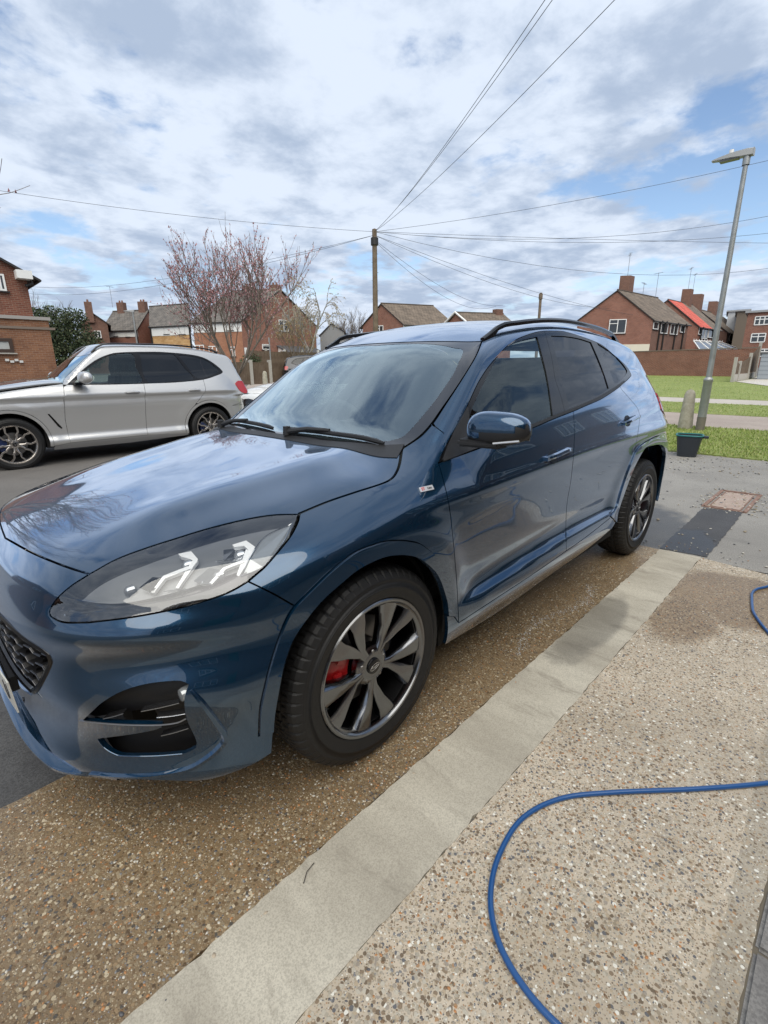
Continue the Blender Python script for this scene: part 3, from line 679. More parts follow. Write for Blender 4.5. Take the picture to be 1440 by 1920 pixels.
def build_wheel_kit(R, rimr, w, style, metal, dark, cap_ring):
    kit = {}
    V, F = wheel_meshes(R, rimr, w)['tyre']; me = bpy.data.meshes.new('tyre'); me.from_pydata(V, [], F); me.materials.append(RUBBER); me.polygons.foreach_set('use_smooth', [not (3 <= (i % 32) <= 20) for i in range(len(F))]); kit['tyre'] = me
    b = MB()   # barrel and outer lip
    b.lathe([(rimr + .004, -.004), (rimr + .001, -.004), (rimr - .002, -.005), (rimr - .006, -.006), (rimr - .010, -.008), (rimr - .012, -.016), (rimr - .020, -.022), (rimr - .022, -.05), (rimr - .03, -w + .05), (rimr - .006, -w + .02), (rimr + .003, -w + .01)], 96)
    kit['rim'] = mesh_from('rim', b, dark if style == 'v' else dark)
    sp = MB()
    depth = -.012
    if style == 'y':      # five pairs of broad faceted arms
        for k in range(5):
            base = math.radians(90 - 18 + 72 * k)
            for s_ in (-1, 1):
                a0 = base + s_ * math.radians(5); a1 = base + s_ * math.radians(16.5)
                def P(r, a, off, y): return (r * math.cos(a) - off * math.sin(a), y, r * math.sin(a) + off * math.cos(a))
                st = [(.040, .040, a0 - s_ * .02, .012, -.020, .030), (.085, .085, a0 + s_ * .02, .0135, -.020, .034), (.145, .145, (a0 + a1) / 2 + s_ * .02, .0225, -.013, .036), (.190, .190, a1 - s_ * .015, .031, -.008, .034), (rimr - .006, rimr - .006, a1, .042, -.007, .030)]
                rows = []
                for r, _, a, hw, y, dp in st:
                    bi, bo_ = (-s_ * hw, s_ * hw)
                    rows.append([P(r, a, bi * 1.0, y - .004), P(r, a, bi * .62, y), P(r, a, bo_ * .72, y), P(r, a, bo_ * 1.05, y - .012), P(r, a, bo_ * 1.15, y - dp), P(r, a, bi * 1.1, y - dp)])
                Vv = [p for row in rows for p in row]; Ff = []
                nr = len(rows); q = 6
                for i in range(nr - 1):
                    for j in range(q): Ff.append((i * q + j, i * q + (j + 1) % q, (i + 1) * q + (j + 1) % q, (i + 1) * q + j))
                Ff.append(tuple(range(q))); Ff.append(tuple((nr - 1) * q + j for j in range(q)))
                sp.add(Vv, Ff)
            # sunken web between the two arms of a pair
            wv = [(.05, -.028), (.10, -.036), (.17, -.036), (rimr - .01, -.022)]
            Vv = []
            for r, y in wv:
                for da in (-.10, .10): Vv.append((r * math.cos(base + da), y, r * math.sin(base + da)))
            for r, y in wv:
                for da in (-.10, .10): Vv.append((r * math.cos(base + da), y - .01, r * math.sin(base + da)))
            if False: sp.add(Vv, [(0, 1, 3, 2), (2, 3, 5, 4), (4, 5, 7, 6)])
        sp.lathe([(rimr + .0045, -.004), (rimr + .0072, .0015), (rimr + .004, .0052), (rimr - .005, .003), (rimr - .009, -.005), (rimr - .018, -.010), (rimr - .019, -.022)], 96)
        sp.lathe([(0, -.020), (.034, -.020), (.044, -.018), (.060, -.022), (.072, -.030), (.074, -.06), (0, -.06)], 40)
    else:                 # ten thin twisted twin arms
        for k in range(5):
            base = math.radians(90 - 18 + 72 * k)
            for s_ in (-1, 1):
                pts = [(.045, base + s_ * .05), (.11, base + s_ * .20), (.135, base + s_ * .30), (.185, base + s_ * .23), (rimr - .003, base + s_ * .36)]
                wd = [.016, .011, .012, .010, .014]
                rows = []
                for (r, a), hw in zip(pts, wd):
                    c_ = (r * math.cos(a), r * math.sin(a)); t_ = (-math.sin(a), math.cos(a))
                    y = -.022 + .014 * (r / rimr)
                    rows.append([(c_[0] - t_[0] * hw, y - .003, c_[1] - t_[1] * hw), (c_[0], y, c_[1]), (c_[0] + t_[0] * hw, y - .003, c_[1] + t_[1] * hw), (c_[0] + t_[0] * hw * 1.4, y - .03, c_[1] + t_[1] * hw * 1.4), (c_[0] - t_[0] * hw * 1.4, y - .03, c_[1] - t_[1] * hw * 1.4)])
                Vv = [p for row in rows for p in row]; Ff = []; q = 5
                for i in range(4):
                    for j in range(q): Ff.append((i * q + j, i * q + (j + 1) % q, (i + 1) * q + (j + 1) % q, (i + 1) * q + j))
                Ff.append(tuple(range(q))); Ff.append(tuple(4 * q + j for j in range(q)))
                sp.add(Vv, Ff)
        sp.lathe([(0, -.018), (.034, -.018), (.06, -.024), (.066, -.05), (0, -.05)], 40)
        sp.lathe([(rimr + .004, -.002), (rimr + .006, .003), (rimr - .006, .003), (rimr - .012, -.004), (rimr - .012, -.02)], 96)
    kit['spokes'] = mesh_from('spokes', sp, metal, bevel=.0014 if style == 'y' else .001)
    d = MB(); d.lathe([(0, -.075), (.08, -.075), (.085, -.095), (.158, -.095), (.160, -.098), (.160, -.118), (.158, -.121), (.08, -.121)], 64); kit['brake_disc'] = mesh_from('brake_disc', d, STEEL)
    bk = MB(); bk.lathe([(0, -.14), (rimr - .035, -.14)], 48); kit['brake_shield'] = mesh_from('brake_shield', bk, DARK)
    c = MB(); c.lathe([(.085, -.060), (.172, -.060), (.186, -.070), (.186, -.135), (.172, -.14), (.10, -.14)], 14, a0=math.radians(-30), a1=math.radians(34))
    for a in (-24, 2, 28): c.box((.135 * math.cos(math.radians(a)), -.052, .135 * math.sin(math.radians(a))), (.035, .012, .03), Matrix.Rotation(-math.radians(a), 3, 'Y'))
    kit['brake_caliper'] = mesh_from('brake_caliper', c, RED if style == 'y' else mat('blue_caliper', (.006, .02, .085), .35, 0, .5, .6), bevel=.004)
    cc = MB(); cc.lathe([(0, -.0135), (.024, -.0140), (.028, -.0155), (.030, -.022)], 32); kit['centre_cap'] = mesh_from('centre_cap', cc, BLACKP)
    e = MB()     # oval emblem outline / round emblem
    for t0 in range(28):
        pass
    pts = [((.021 if cap_ring == 'oval' else .0225) * math.cos(2 * math.pi * i / 28), -.0128, (.0092 if cap_ring == 'oval' else .0225) * math.sin(2 * math.pi * i / 28)) for i in range(29)]
    e.tube(pts, .0009, 5, cap=False)
    if cap_ring != 'oval':
        e.box((0, -.0128, .0), (.044, .001, .0016)); e.box((0, -.0128, .0), (.0016, .001, .044))
    kit['emblem'] = mesh_from('emblem', e, CHROME)
    nn = MB(); nn.lathe([(0, .0), (.006, 0), (.0085, -.003), (.0085, -.022)], 6, sm=False); kit['wheel_nut'] = mesh_from('wheel_nut', nn, STEEL)
    pk = MB(); pk.lathe([(.0145, .0), (.0135, -.0005), (.0135, -.003)], 20); kit['nut_pocket'] = mesh_from('nut_pocket', pk, DARK)
    return kit
def place_wheel(kit, parent, x, y, z, side=1, spin=0.0, caliper_spin=0.0):
    wh = bpy.data.objects.new('wheel', kit['tyre']); link(wh, parent); wh.location = (x, y, z)
    wh.rotation_euler = (0, spin, 0) if side > 0 else (0, spin, math.pi)
    for nm in ('rim', 'spokes', 'brake_disc', 'brake_shield', 'centre_cap', 'emblem'):
        o = bpy.data.objects.new(nm, kit[nm]); link(o, wh)
    o = bpy.data.objects.new('brake_caliper', kit['brake_caliper']); link(o, wh); o.rotation_euler = (0, -spin + caliper_spin, 0)
    for k in range(5):
        a = math.radians(90 + 18 + 72 * k) if kit.get('off') is None else math.radians(90 + 72 * k)
        o = bpy.data.objects.new('wheel_nut', kit['wheel_nut']); link(o, wh); o.location = (.054 * math.cos(a), -.0195, .054 * math.sin(a))
    return wh
KIT = build_wheel_kit(.354, .2415, .215, 'y', ALLOY, mat('dark_alloy', (.09, .092, .10), .3, 1.0), 'oval')
for x, s_, sp_ in ((0.0, 1, .31), (0.0, -1, .2), (-2.71, 1, -.12), (-2.71, -1, .5)):
    place_wheel(KIT, car, x,   .885 * s_, .3535, s_, sp_, 0.0 if x > -1 else math.radians(180))
# arch liners
for sx in SIDE2:
    for cx_, r_ in ((FWX - .005, .425), (-2.64, .50)):
        b = MB(); pr = [(r_ - .02, -.085), (r_, -.095), (r_ - .01, -.34)]
        b.lathe([(r, y) for r, y in pr], 30, c=(cx_, .895, .375), a0=math.radians(-6), a1=math.radians(186)); b.lathe([(r_ - .01, -.34), (.0, -.34)], 30, c=(cx_, .895, .375), a0=math.radians(-6), a1=math.radians(186))
        if sx < 0: b.V = [(v[0], -v[1], v[2]) for v in b.V]
        b.build('wheel_arch_liner', DARK, car)
# underbody
b = MB(); b.box((-1.36, 0, .30), (1.9, 1.66, .14)); b.box((.35, 0, .28), (.6, .9, .08)); b.box((-3.2, 0, .36), (.5, 1.2, .14)); b.box((-1.35, 0, .40), (4.0, 1.0, .12)); b.build('underbody', DARK, car)
b = MB(); b.tube([(0, -.7, .36), (0, .7, .36)], .04); b.tube([(-2.71, -.7, .36), (-2.71, .7, .36)], .05); b.build('axle', DARK, car)
# ------------------------------------------------------------------ helpers that lay things on the skin
def skin(L, off=0.0, dense=True, n=8):
    c = crom(L, n) if dense else np.array([q[:2] for q in L], float)
    P, ok = hitpx(c); P = P[ok]; return P + grad(P) * off
def both_mb(name, fn, material, parent=car, **k):
    r = []
    for s_ in SIDE2:
        b = MB(); fn(b)
        if s_ < 0: b.V = [(v[0], -v[1], v[2]) for v in b.V]
        r.append(b.build(name, material, parent, **k))
    return r
# roof rails: feet at both ends, a bar between
def rail(b):
    xs = np.linspace(-1.03, -2.86, 34); tq = np.stack([xs, np.interp(-xs, [1.0, 1.3, 2.2, 2.9], [.568, .580, .568, .525])], 1)
    P, _ = to3(tq, 'top'); lift = .030 * sst(0, .16, (-1.03 - xs)) * sst(0, .16, (xs + 2.86)) ; P[:, 2] += lift * .9 + .002
    rows = []
    for i, p in enumerate(P):
        h = .010 + .008 * min(1, lift[i] / .03); rows += [(p[0], p[1] + .013, p[2] - (.03 if lift[i] < .022 else .006)), (p[0], p[1] + .013, p[2] + h * .5), (p[0], p[1] + .004, p[2] + h), (p[0], p[1] - .010, p[2] + h * .8), (p[0], p[1] - .014, p[2] - (.03 if lift[i] < .022 else .006))]
    q = 5; F = [(i * q + j, i * q + (j + 1) % q, (i + 1) * q + (j + 1) % q, (i + 1) * q + j) for i in range(len(P) - 1) for j in range(q)]
    F += [tuple(range(q)), tuple((len(P) - 1) * q + j for j in range(q))]
    b.add(rows, F, True)
both_mb('roof_rail', rail, BLACKP)
# belt moulding and upper frame line
def strip_on(L, w, h, mode='side', off=.0, both_=True, name='moulding', m_=BLACKP, parent=car):
    P = skin(L, off); N = grad(P)
    def f(b):
        T = np.gradient(P, axis=0); T /= np.linalg.norm(T, axis=1)[:, None]; Bn = np.cross(T, N); rows = []
        for p, n_, bn in zip(P, N, Bn): rows += [tuple(p - bn * w / 2 - n_ * .006), tuple(p - bn * w / 2 * .8 + n_ * h), tuple(p + bn * w / 2 * .8 + n_ * h), tuple(p + bn * w / 2 - n_ * .006)]
        q = 4; F = [(i * q + j, i * q + (j + 1) % q, (i + 1) * q + (j + 1) % q, (i + 1) * q + j) for i in range(len(P) - 1) for j in range(q)] + [tuple(range(q)), tuple((len(P) - 1) * q + j for j in range(q))]
        b.add(rows, F, True)
    return both_mb(name, f, m_, parent) if both_ else None
BELT = [(1170, 716), (1155, 726.5), (1127, 744), (1100, 756.5), (1075, 767.5), (1037, 782), (1002, 797), (950, 817), (884, 842), (830, 863)]
strip_on(BELT, .016, .006, name='belt_moulding', m_=TRIM)
# door mirrors
def mirror_shape(half):
    V = []; F = []; nu, nv = 28, 20
    for i in range(nu + 1):
        u = i / nu; yy = -.118 + .236 * u                                    # across, inner to outer
        k = 2 * u - 1; env = max(0, 1 - abs(k) ** 3.2) ** .42
        top = .078 * env * (1.0 - .18 * u); bot = .058 * env * (1.0 - .35 * max(0, k)); fr = .078 * env * (1 - .35 * u); bk = .052 * env
        for j in range(nv):
            a = 2 * math.pi * j / nv; c_, s_ = math.cos(a), math.sin(a)
            ex = (abs(c_) ** .8) * (1 if c_ > 0 else -1); ez = (abs(s_) ** .75) * (1 if s_ > 0 else -1)
            V.append((ex * (fr if ex > 0 else bk) - .02 * u, yy, ez * (top if ez > 0 else bot) + .004 * u))
    for i in range(nu):
        for j in range(nv): F.append((i * nv + j, i * nv + (j + 1) % nv, (i + 1) * nv + (j + 1) % nv, (i + 1) * nv + j))
    F.append(tuple(range(nv))); F.append(tuple(nu * nv + j for j in range(nv)))
    return V, F
MIRC = Vector((-.545, .972, 1.112))
def mirror_full(mc, car_, paint_, scale=1.0, sides=SIDE2):
    V, F = mirror_shape(0)
    for s_ in sides:
        b = MB(); b.add([(mc[0] + v[0] * scale, s_ * (mc[1] + v[1] * scale), mc[2] + v[2] * scale) for v in V], F, True)
        o = b.build('mirror_housing', paint_, car_); o.data.materials.append(TRIM)
        zs = mc[2]
        for p in o.data.polygons:
            c_ = p.center; lim = zs - .002 * scale + .022 * scale * ((abs(c_[1]) - mc[1]) / .118)
            if c_[2] < lim or (c_[0] < mc[0] - .05 * scale): p.material_index = 1
        g = MB(); g.prism([(s_ * mc[1] + (-.1 + .2 * t) * scale * s_, mc[2] + z * scale) for t, z in ((0, -.035), (0, .04), (.5, .05), (1, .03), (1, -.03), (.5, -.042))], mc[0] - .055 * scale, mc[0] - .052 * scale, 'X'); g.build('mirror_glass', CHROME, o)
        a = MB()
        yb = mc[1] - .15; 
        a.add([(mc[0] + .085, s_ * (yb + .03), mc[2] - .055), (mc[0] - .02, s_ * (yb + .0), mc[2] - .06), (mc[0] + .04, s_ * (mc[1] + .03), mc[2] - .058), (mc[0] - .04, s_ * (mc[1] + .03), mc[2] - .058),
               (mc[0] + .085, s_ * (yb + .03), mc[2] - .028), (mc[0] - .02, s_ * (yb + .0), mc[2] - .028), (mc[0] + .045, s_ * (mc[1] + .03), mc[2] - .034), (mc[0] - .04, s_ * (mc[1] + .03), mc[2] - .034)],
              [(0, 2, 3, 1), (4, 5, 7, 6), (0, 4, 6, 2), (1, 3, 7, 5), (0, 1, 5, 4), (2, 6, 7, 3)])
        a.build('mirror_arm', TRIM, o, bevel=.008)
        r = MB(); r.tube([(mc[0] + (.062 - .02 * t) * scale, s_ * (mc[1] + (.02 + .09 * t) * scale), mc[2] + (-.034 + .014 * t) * scale) for t in np.linspace(0, 1, 6)], .004, 6)
        r.build('mirror_indicator', mat('clear_lens', (.6, .6, .6), .1, .4), o)
mirror_full(MIRC, car, BLUE, sides=(1,))
# the far mirror is folded back against the window
for c_ in [c for c in car.children if c.name.startswith('mirror_housing')]:
    f_ = c_.copy(); f_.data = c_.data.copy(); COL.objects.link(f_); f_.parent = car; f_.name = 'mirror_housing'
    me_ = f_.data; piv = Vector((-.62, -.84, 0))
    def fold(v): 
        v = Vector((v[0], -v[1], v[2])); d_ = v - piv; a_ = math.radians(80); return Vector((-.34 + piv[0] + d_[0] * math.cos(a_) + d_[1] * math.sin(a_) , piv[1] - d_[0] * math.sin(a_) + d_[1] * math.cos(a_), v[2]))
    for v_ in me_.vertices: v_.co = fold(v_.co)
    me_.flip_normals()
# sail panel at the foot of the A pillar
sail = r2([(876, 762, 'c'), (852, 806), (836, 842), (829, 862, 'c'), (884, 841, 'c'), (880, 800), (876, 762, 'c')], 'side')
make_panel('mirror_sail', sail, 'side', TRIM, car, sides=SIDE2, h=.02, off=.006, gap=.001)
# door handles
def handle(Lpx, name='door_handle', rise=.032):
    P = skin(Lpx, 0, True, 6); N = grad(P); n = len(P)
    def f(b):
        rows = []; T = P[-1] - P[0]; T /= np.linalg.norm(T)
        for i, (p, n_) in enumerate(zip(P, N)):
            t = i / (n - 1); l = rise * min(1, 4.2 * min(t, 1 - t) + .25); th = .009; hh = .013 * (1 - .25 * abs(2 * t - 1) ** 3)
            up = np.cross(n_, T); up = up / np.linalg.norm(up) * (1 if np.cross(n_, T)[2] > 0 else -1)
            for dz, dn in ((hh, -.004), (hh * .4, th * .6), (-hh * .5, th * .6), (-hh, -.004), (-hh * .6, -th), (hh * .6, -th)): rows.append(tuple(p + up * dz + n_ * (l + dn)))
        q = 6; F = [(i * q + j, i * q + (j + 1) % q, (i + 1) * q + (j + 1) % q, (i + 1) * q + j) for i in range(n - 1) for j in range(q)] + [tuple(range(q)), tuple((n - 1) * q + j for j in range(q))]
        b.add(rows, F, True)
        for i in (1, n - 2): b.box(tuple(P[i] + N[i] * .008), (.03, .03, .018))
    hs = both_mb(name, f, BLUE)
    mid = P[n // 2 - 1]
    def cup(b):
        up = np.array([0, 0, 1.]); cx0 = P[int(n * .42)]
        n_ = grad(cx0[None])[0]; T = P[-1] - P[0]; T /= np.linalg.norm(T); V = [tuple(cx0 + n_ * .0015)]; up = np.cross(n_, T); up *= np.sign(up[2])
        for k in range(20):
            a = 2 * math.pi * k / 20; V.append(tuple(cx0 + n_ * .0012 + T * .05 * math.cos(a) + up * (.034 * math.sin(a))))
        b.add(V, [(0, 1 + k, 1 + (k + 1) % 20) for k in range(20)])
    both_mb('handle_shade', cup, mat('recess_shade', (.008, .012, .02), .4), car)  # flat disc on the skin; its dark colour paints the handle cup's shade
handle([(1019, 862), (1035, 856), (1050, 849), (1065, 843)])
handle([(1165, 796), (1175, 790), (1184, 785), (1194, 781)])
# fender badge: silver tab with a red chequer and dark lettering
bp = skin([(787, 919.5), (799, 916.5), (812, 914)], 0, False); bn = grad(bp)
def badge(b):
    T = bp[2] - bp[0]; L_ = np.linalg.norm(T); T /= L_; n_ = bn[1]; up = np.cross(n_, T); up *= np.sign(up[2]); c = bp[1]
    b.add([tuple(c + T * a + up * u + n_ * h) for h in (.001, .0035) for a, u in ((-L_ / 2, -.009), (L_ / 2, -.009), (L_ / 2, .009), (-L_ / 2, .009))], [(0, 3, 2, 1), (4, 5, 6, 7), (0, 1, 5, 4), (1, 2, 6, 5), (2, 3, 7, 6), (3, 0, 4, 7)])
bo1 = both_mb('badge', badge, mat('badge_silver', (.75, .75, .76), .3, .6))
def text_mesh(body, size, material, name='lettering', ext=.0006, parent=None, align='CENTER'):
    cu = bpy.data.curves.new(name, 'FONT'); cu.body = body; cu.size = size; cu.extrude = ext; cu.align_x = align; cu.align_y = 'CENTER'; cu.resolution_u = 2
    t = bpy.data.objects.new(name, cu); COL.objects.link(t); dg = bpy.context.evaluated_depsgraph_get(); dg.update()
    me = bpy.data.meshes.new_from_object(t.evaluated_get(dg)); bpy.data.objects.remove(t); me.materials.clear(); me.materials.append(material)
    o = bpy.data.objects.new(name, me); link(o, parent); return o
def orient(o, c, X, Z):
    X = Vector(X).normalized(); Z = Vector(Z).normalized(); Y = Z.cross(X).normalized(); X = Y.cross(Z)
    o.matrix_local = Matrix(((X[0], Y[0], Z[0], c[0]), (X[1], Y[1], Z[1], c[1]), (X[2], Y[2], Z[2], c[2]), (0, 0, 0, 1)))
INK = mat('dark_print', (.02, .02, .025), .5); REDP = mat('red_print', (.6, .02, .03), .5)
T_ = bp[2] - bp[0]; T_ /= np.linalg.norm(T_)
o = text_mesh('ST', .016, REDP, 'lettering', parent=bo1[0]); orient(o, bp[1] + bn[1] * .0042 - T_ * .018, T_, bn[1])
o = text_mesh('Line', .013, INK, 'lettering', parent=bo1[0]); orient(o, bp[1] + bn[1] * .0042 + T_ * .014, T_, bn[1])
# wheel centre script
for wh in [c for c in car.children if c.name.startswith('wheel') and not c.name.startswith('wheel_')]:
    o = text_mesh('Ford', .013, CHROME, 'lettering', .0003, parent=wh); orient(o, (0, -.0125, 0), (-1, 0, 0), (0, 1, 0))
# wipers and scuttle
cow = np.vstack([crom([(-.195, 0), (-.20, .25), (-.22, .45), (-.255, .62), (-.30, .70)]), crom([(-.38, .665), (-.315, .55), (-.27, .40), (-.245, .2), (-.24, 0)])])
make_panel('scuttle_panel', cow, 'top', TRIM, car, mirror_join=True, h=.03, off=.003, gap=0)
def wiper(pa, pb, pivot):
    P, _ = to3(crom([pa, ((pa[0] + pb[0]) / 2, (pa[1] + pb[1]) / 2), pb], 8), 'top'); P[:, 2] += .012
    b = MB(); b.tube([tuple(p) for p in P], [.005] + [.009] * (len(P) - 2) + [.005], 6); b.tube([tuple(p - np.array([0, 0, .008])) for p in P], .004, 4)
    k = len(P) // 2; A, _ = to3(np.array([pivot]), 'top'); a0 = A[0] + [0, 0, .02]; b.tube([tuple(a0), tuple((a0 + P[k]) / 2 + [0, 0, .014]), tuple(P[k] + [0, 0, .010])], [.014, .010, .008], 8); b.lathe([(0, .03), (.016, .028), (.018, -.01)], 12, 'Z', tuple(a0 - [0, 0, .005]))
    return b.build('wiper', TRIM, car)
wiper((-.335, .60), (-.275, .02), (-.235, .10)); wiper((-.27, -.06), (-.36, -.66), (-.25, -.52))
# fin aerial
b = MB(); b.add([(-2.75, .0, 1.64), (-2.97, -.02, 1.53), (-2.97, .02, 1.53), (-2.72, -.02, 1.55), (-2.72, .02, 1.55), (-2.60, 0, 1.56), (-2.80, 0, 1.64)], [(0, 3, 5), (0, 5, 4), (0, 6, 1, 3), (0, 4, 2, 6), (6, 2, 1), (1, 2, 4, 5, 3)]); b.build('aerial', BLUE, car)
# ------------------------------------------------------------------ nose details
def offs_panel(name, poly, off, m_, lip=0, h=.03, parent=car, mj=False, mode='nose'):
    return make_panel(name, poly, mode, m_, parent, sides=SIDE2, h=h, off=off, lip=lip, gap=-.004, mirror_join=mj)
offs_panel('grille_backing', grille, -.055, DARK, mj=True)
offs_panel('intake_backing', intake, -.05, DARK, mj=True)
offs_panel('vent_backing', inset(resample(fogu, .02), -.035), -.045, mat('vent_black', (.006, .006, .007), .5))
def tube_on(name, pts3, r, m_, parent=car, both_=True, n=6, flat=False):
    P = np.array(pts3)
    return both_mb(name, lambda b: b.tube([tuple(p) for p in P], r, n), m_, parent)
def nose3(Q, off=0.0):
    P, ok = to3(np.array(Q), 'nose'); P = P[ok]; return P + grad(P) * off
# grille frame and mesh bars
GB = mat('grille_black', (.012, .012, .013), .3, 0, .5, .3); GE = mat('grille_edge', (.07, .07, .075), .25, .8)
G3 = nose3(resample(grille, .02, False), -.006); tube_on('grille_frame', G3, .011, BLACKP, n=8)
rows_ = np.arange(.455, .66, .042)
for ri, z in enumerate(rows_):
    # one wavy bar: hexagon steps repeated across
    pts = []
    ymax = np.interp(z, [.44, .49, .575, .60, .62, .66], [.33, .395, .455, .463, .448, .33])
    ys = np.arange(0, ymax, .0115)
    for yy in ys:
        ph = (yy / .092 + .5 * (ri % 2)) % 1; dz = .012 * (1 if ph < .38 else (1 - (ph - .38) / .12 if ph < .5 else (0 if ph < .88 else (ph - .88) / .12))) - .006
        pts.append(nq(yy, z + dz))
    P3 = nose3(pts, -.016)
    def bar(b, P3=P3):
        rws = []
        for p in P3: rws += [tuple(p + [0.0, 0, .0022]), tuple(p + [.004, 0, -.0022]), tuple(p + [-.045, 0, -.006]), tuple(p + [-.045, 0, .006])]
        q = 4; F = [(i * q + j, i * q + (j + 1) % q, (i + 1) * q + (j + 1) % q, (i + 1) * q + j) for i in range(len(P3) - 1) for j in range(q)]; b.add(rws, F)
    both_mb('grille_bar', bar, GB); tube_on('grille_bar_edge', P3 + [.003, 0, 0], .0016, GE, n=4)
    if ri < len(rows_) - 1:
        for k in range(6):
            yy = .092 * (k + (.19 if ri % 2 == 0 else .69)); yn = yy
            if yy < ymax - .02:
                A = nose3([nq(yy, z + .006), nq(yy + .012, z + .022), nq(yy, z + .038)], -.02)
                both_mb('grille_rib', lambda b, A=A: b.add([tuple(A[0]), tuple(A[1]), tuple(A[2]), tuple(A[2] + [-.04, 0, 0]), tuple(A[1] + [-.04, 0, 0]), tuple(A[0] + [-.04, 0, 0])], [(0, 1, 4, 5), (1, 2, 3, 4)]), GB)
# number plate
pl = MB()
def platept(y, z, d): return (.911 - .13 * y * y + d + (z - .40) * .06, y, z)
for d in (0, .004): pl.V += [platept(y, z, d) for z in (.352, .460) for y in np.linspace(-.26, .26, 9)]
for i in range(8):
    pl.F += [(18 + i, 19 + i, 28 + i, 27 + i), (i, 9 + i, 10 + i, i + 1), (i, i + 1, 19 + i, 18 + i), (9 + i, 27 + i, 28 + i, 10 + i)]
pl.F += [(0, 18, 27, 9), (8, 17, 35, 26)]; pl.sm = [False] * len(pl.F)
plo = pl.build('number_plate', mat('plate_white', (.62, .62, .58), .35, 0, .5, .3), car)
o = text_mesh('U', .085, INK, 'lettering', .0008, parent=plo); orient(o, (.9107, .205, .405), (-.06, 1, 0), (1, .06, -.06)); o.scale = (.8, 1, 1)
b = MB(); b.box((.885, 0, .39), (.02, .30, .05)); b.build('plate_plinth', TRIM, car)
# lower splitter lip
def lipf(b):
    rows = []; ys = np.linspace(0, .60, 30)
    for y in ys:
        x, _, _ = nose3([nq(y, .235)])[0]
        k = 1 - sst(.40, .59, y); o_ = .034 * k - .012
        rows += [(x - .04, y, .246), (x + .004 * k - .008, y, .243), (x + o_, y, .228), (x + o_ - .002, y, .214 + .012 * (1 - k)), (x - .03, y, .198 + .03 * (1 - k))]
    q = 5; F = [(i * q + j, i * q + (j + 1) % q, (i + 1) * q + (j + 1) % q, (i + 1) * q + j) for i in range(len(ys) - 1) for j in range(q)]; b.add(rows, F, False)
both_mb('splitter', lipf, BLUE, bevel=.003)
# vent vanes: C-shaped body-colour blade round the side vent, chrome-lit fins inside
def blade(L, w, off, m_, name, both_=True):
    P = skin(L, 0, True, 6); N = grad(P); T = np.gradient(P, axis=0); T /= np.linalg.norm(T, axis=1)[:, None]; Bn = np.cross(T, N); wv = np.interp(np.linspace(0, 1, len(P)), np.linspace(0, 1, len(w)), w)
    def f(b):
        rows = []
        for p, n_, bn_, ww in zip(P, N, Bn, wv): rows += [tuple(p - bn_ * ww - n_ * .02), tuple(p - bn_ * ww + n_ * off), tuple(p + bn_ * ww * .2 + n_ * off * 1.3), tuple(p + bn_ * ww - n_ * .001)]
        q = 4; F = [(i * q + j, i * q + (j + 1) % q, (i + 1) * q + (j + 1) % q, (i + 1) * q + j) for i in range(len(P) - 1) for j in range(q)]; F += [tuple(range(q)), tuple((len(P) - 1) * q + j for j in range(q))]
        b.add(rows, F, True)
    return both_mb(name, f, m_)
blade([(358, 1294), (378, 1318), (402, 1351), (421, 1380), (411, 1400), (384, 1423), (350, 1441), (290, 1452), (233, 1454), (170, 1449)], [.003, .007, .009, .009, .009, .008, .008, .007, .006, .003], .007, BLUE, 'vent_blade')
REFE = mat('satin_edge', (.42, .43, .45), .28, .9)
FIN = mat('vent_fin', (.015, .015, .016), .2, .0, .5, .3)
def fin(b, A, B_, t=.0022, d=.022):
    A, B_ = np.array(A), np.array(B_); n0, n1 = grad(A[None])[0], grad(B_[None])[0]
    b.add([tuple(A - n0 * .008 + [0, 0, t]), tuple(B_ - n1 * .008 + [0, 0, t]), tuple(B_ - n1 * .008 - [0, 0, t]), tuple(A - n0 * .008 - [0, 0, t]), tuple(A - n0 * (.008 + d)), tuple(B_ - n1 * (.008 + d))], [(0, 1, 2, 3), (0, 4, 5, 1), (3, 2, 5, 4), (0, 3, 4), (1, 5, 2)])
for a, c in (((262, 1338), (334, 1322)), ((292, 1350), (346, 1343)), ((300, 1384), (352, 1370)), ((190, 1352), (228, 1342))):
    A, _ = hitpx([a]); B2, _ = hitpx([c]); both_mb('vent_fin', lambda b: fin(b, A[0], B2[0], .0016, .018), FIN)
    P3 = skin([a, ((a[0] + c[0]) / 2, (a[1] + c[1]) / 2 + 1), c], -.007); both_mb('vent_fin_edge', lambda b: b.tube([tuple(q) for q in P3], .0011, 5), REFE)
P3 = skin([(150, 1351), (220, 1357.5), (290, 1359), (330, 1355), (349, 1347)], .001); both_mb('vent_trim', lambda b: b.tube([tuple(q) for q in P3], .0022, 6), REFE)
P3 = skin([(184, 1386), (196, 1401), (213, 1412), (233, 1417), (290, 1417), (342, 1413)], .001); both_mb('vent_trim', lambda b: b.tube([tuple(q) for q in P3], .0018, 6), BLUE)
A, _ = hitpx([(334, 1310)]); n_ = grad(A)[0]
both_mb('fog_lamp', lambda b: b.lathe([(0, .0), (.016, -.002), (.019, -.01), (.019, -.03)], 16, 'X', tuple(A[0] - n_ * .012)), mat('fog_glass', (.35, .37, .38), .08, .5))
A, _ = hitpx([(44, 1313)]); both_mb('parking_sensor', lambda b: b.lathe([(0, .002), (.010, .001), (.011, -.005)], 14, 'X', tuple(A[0])), BLACKP)
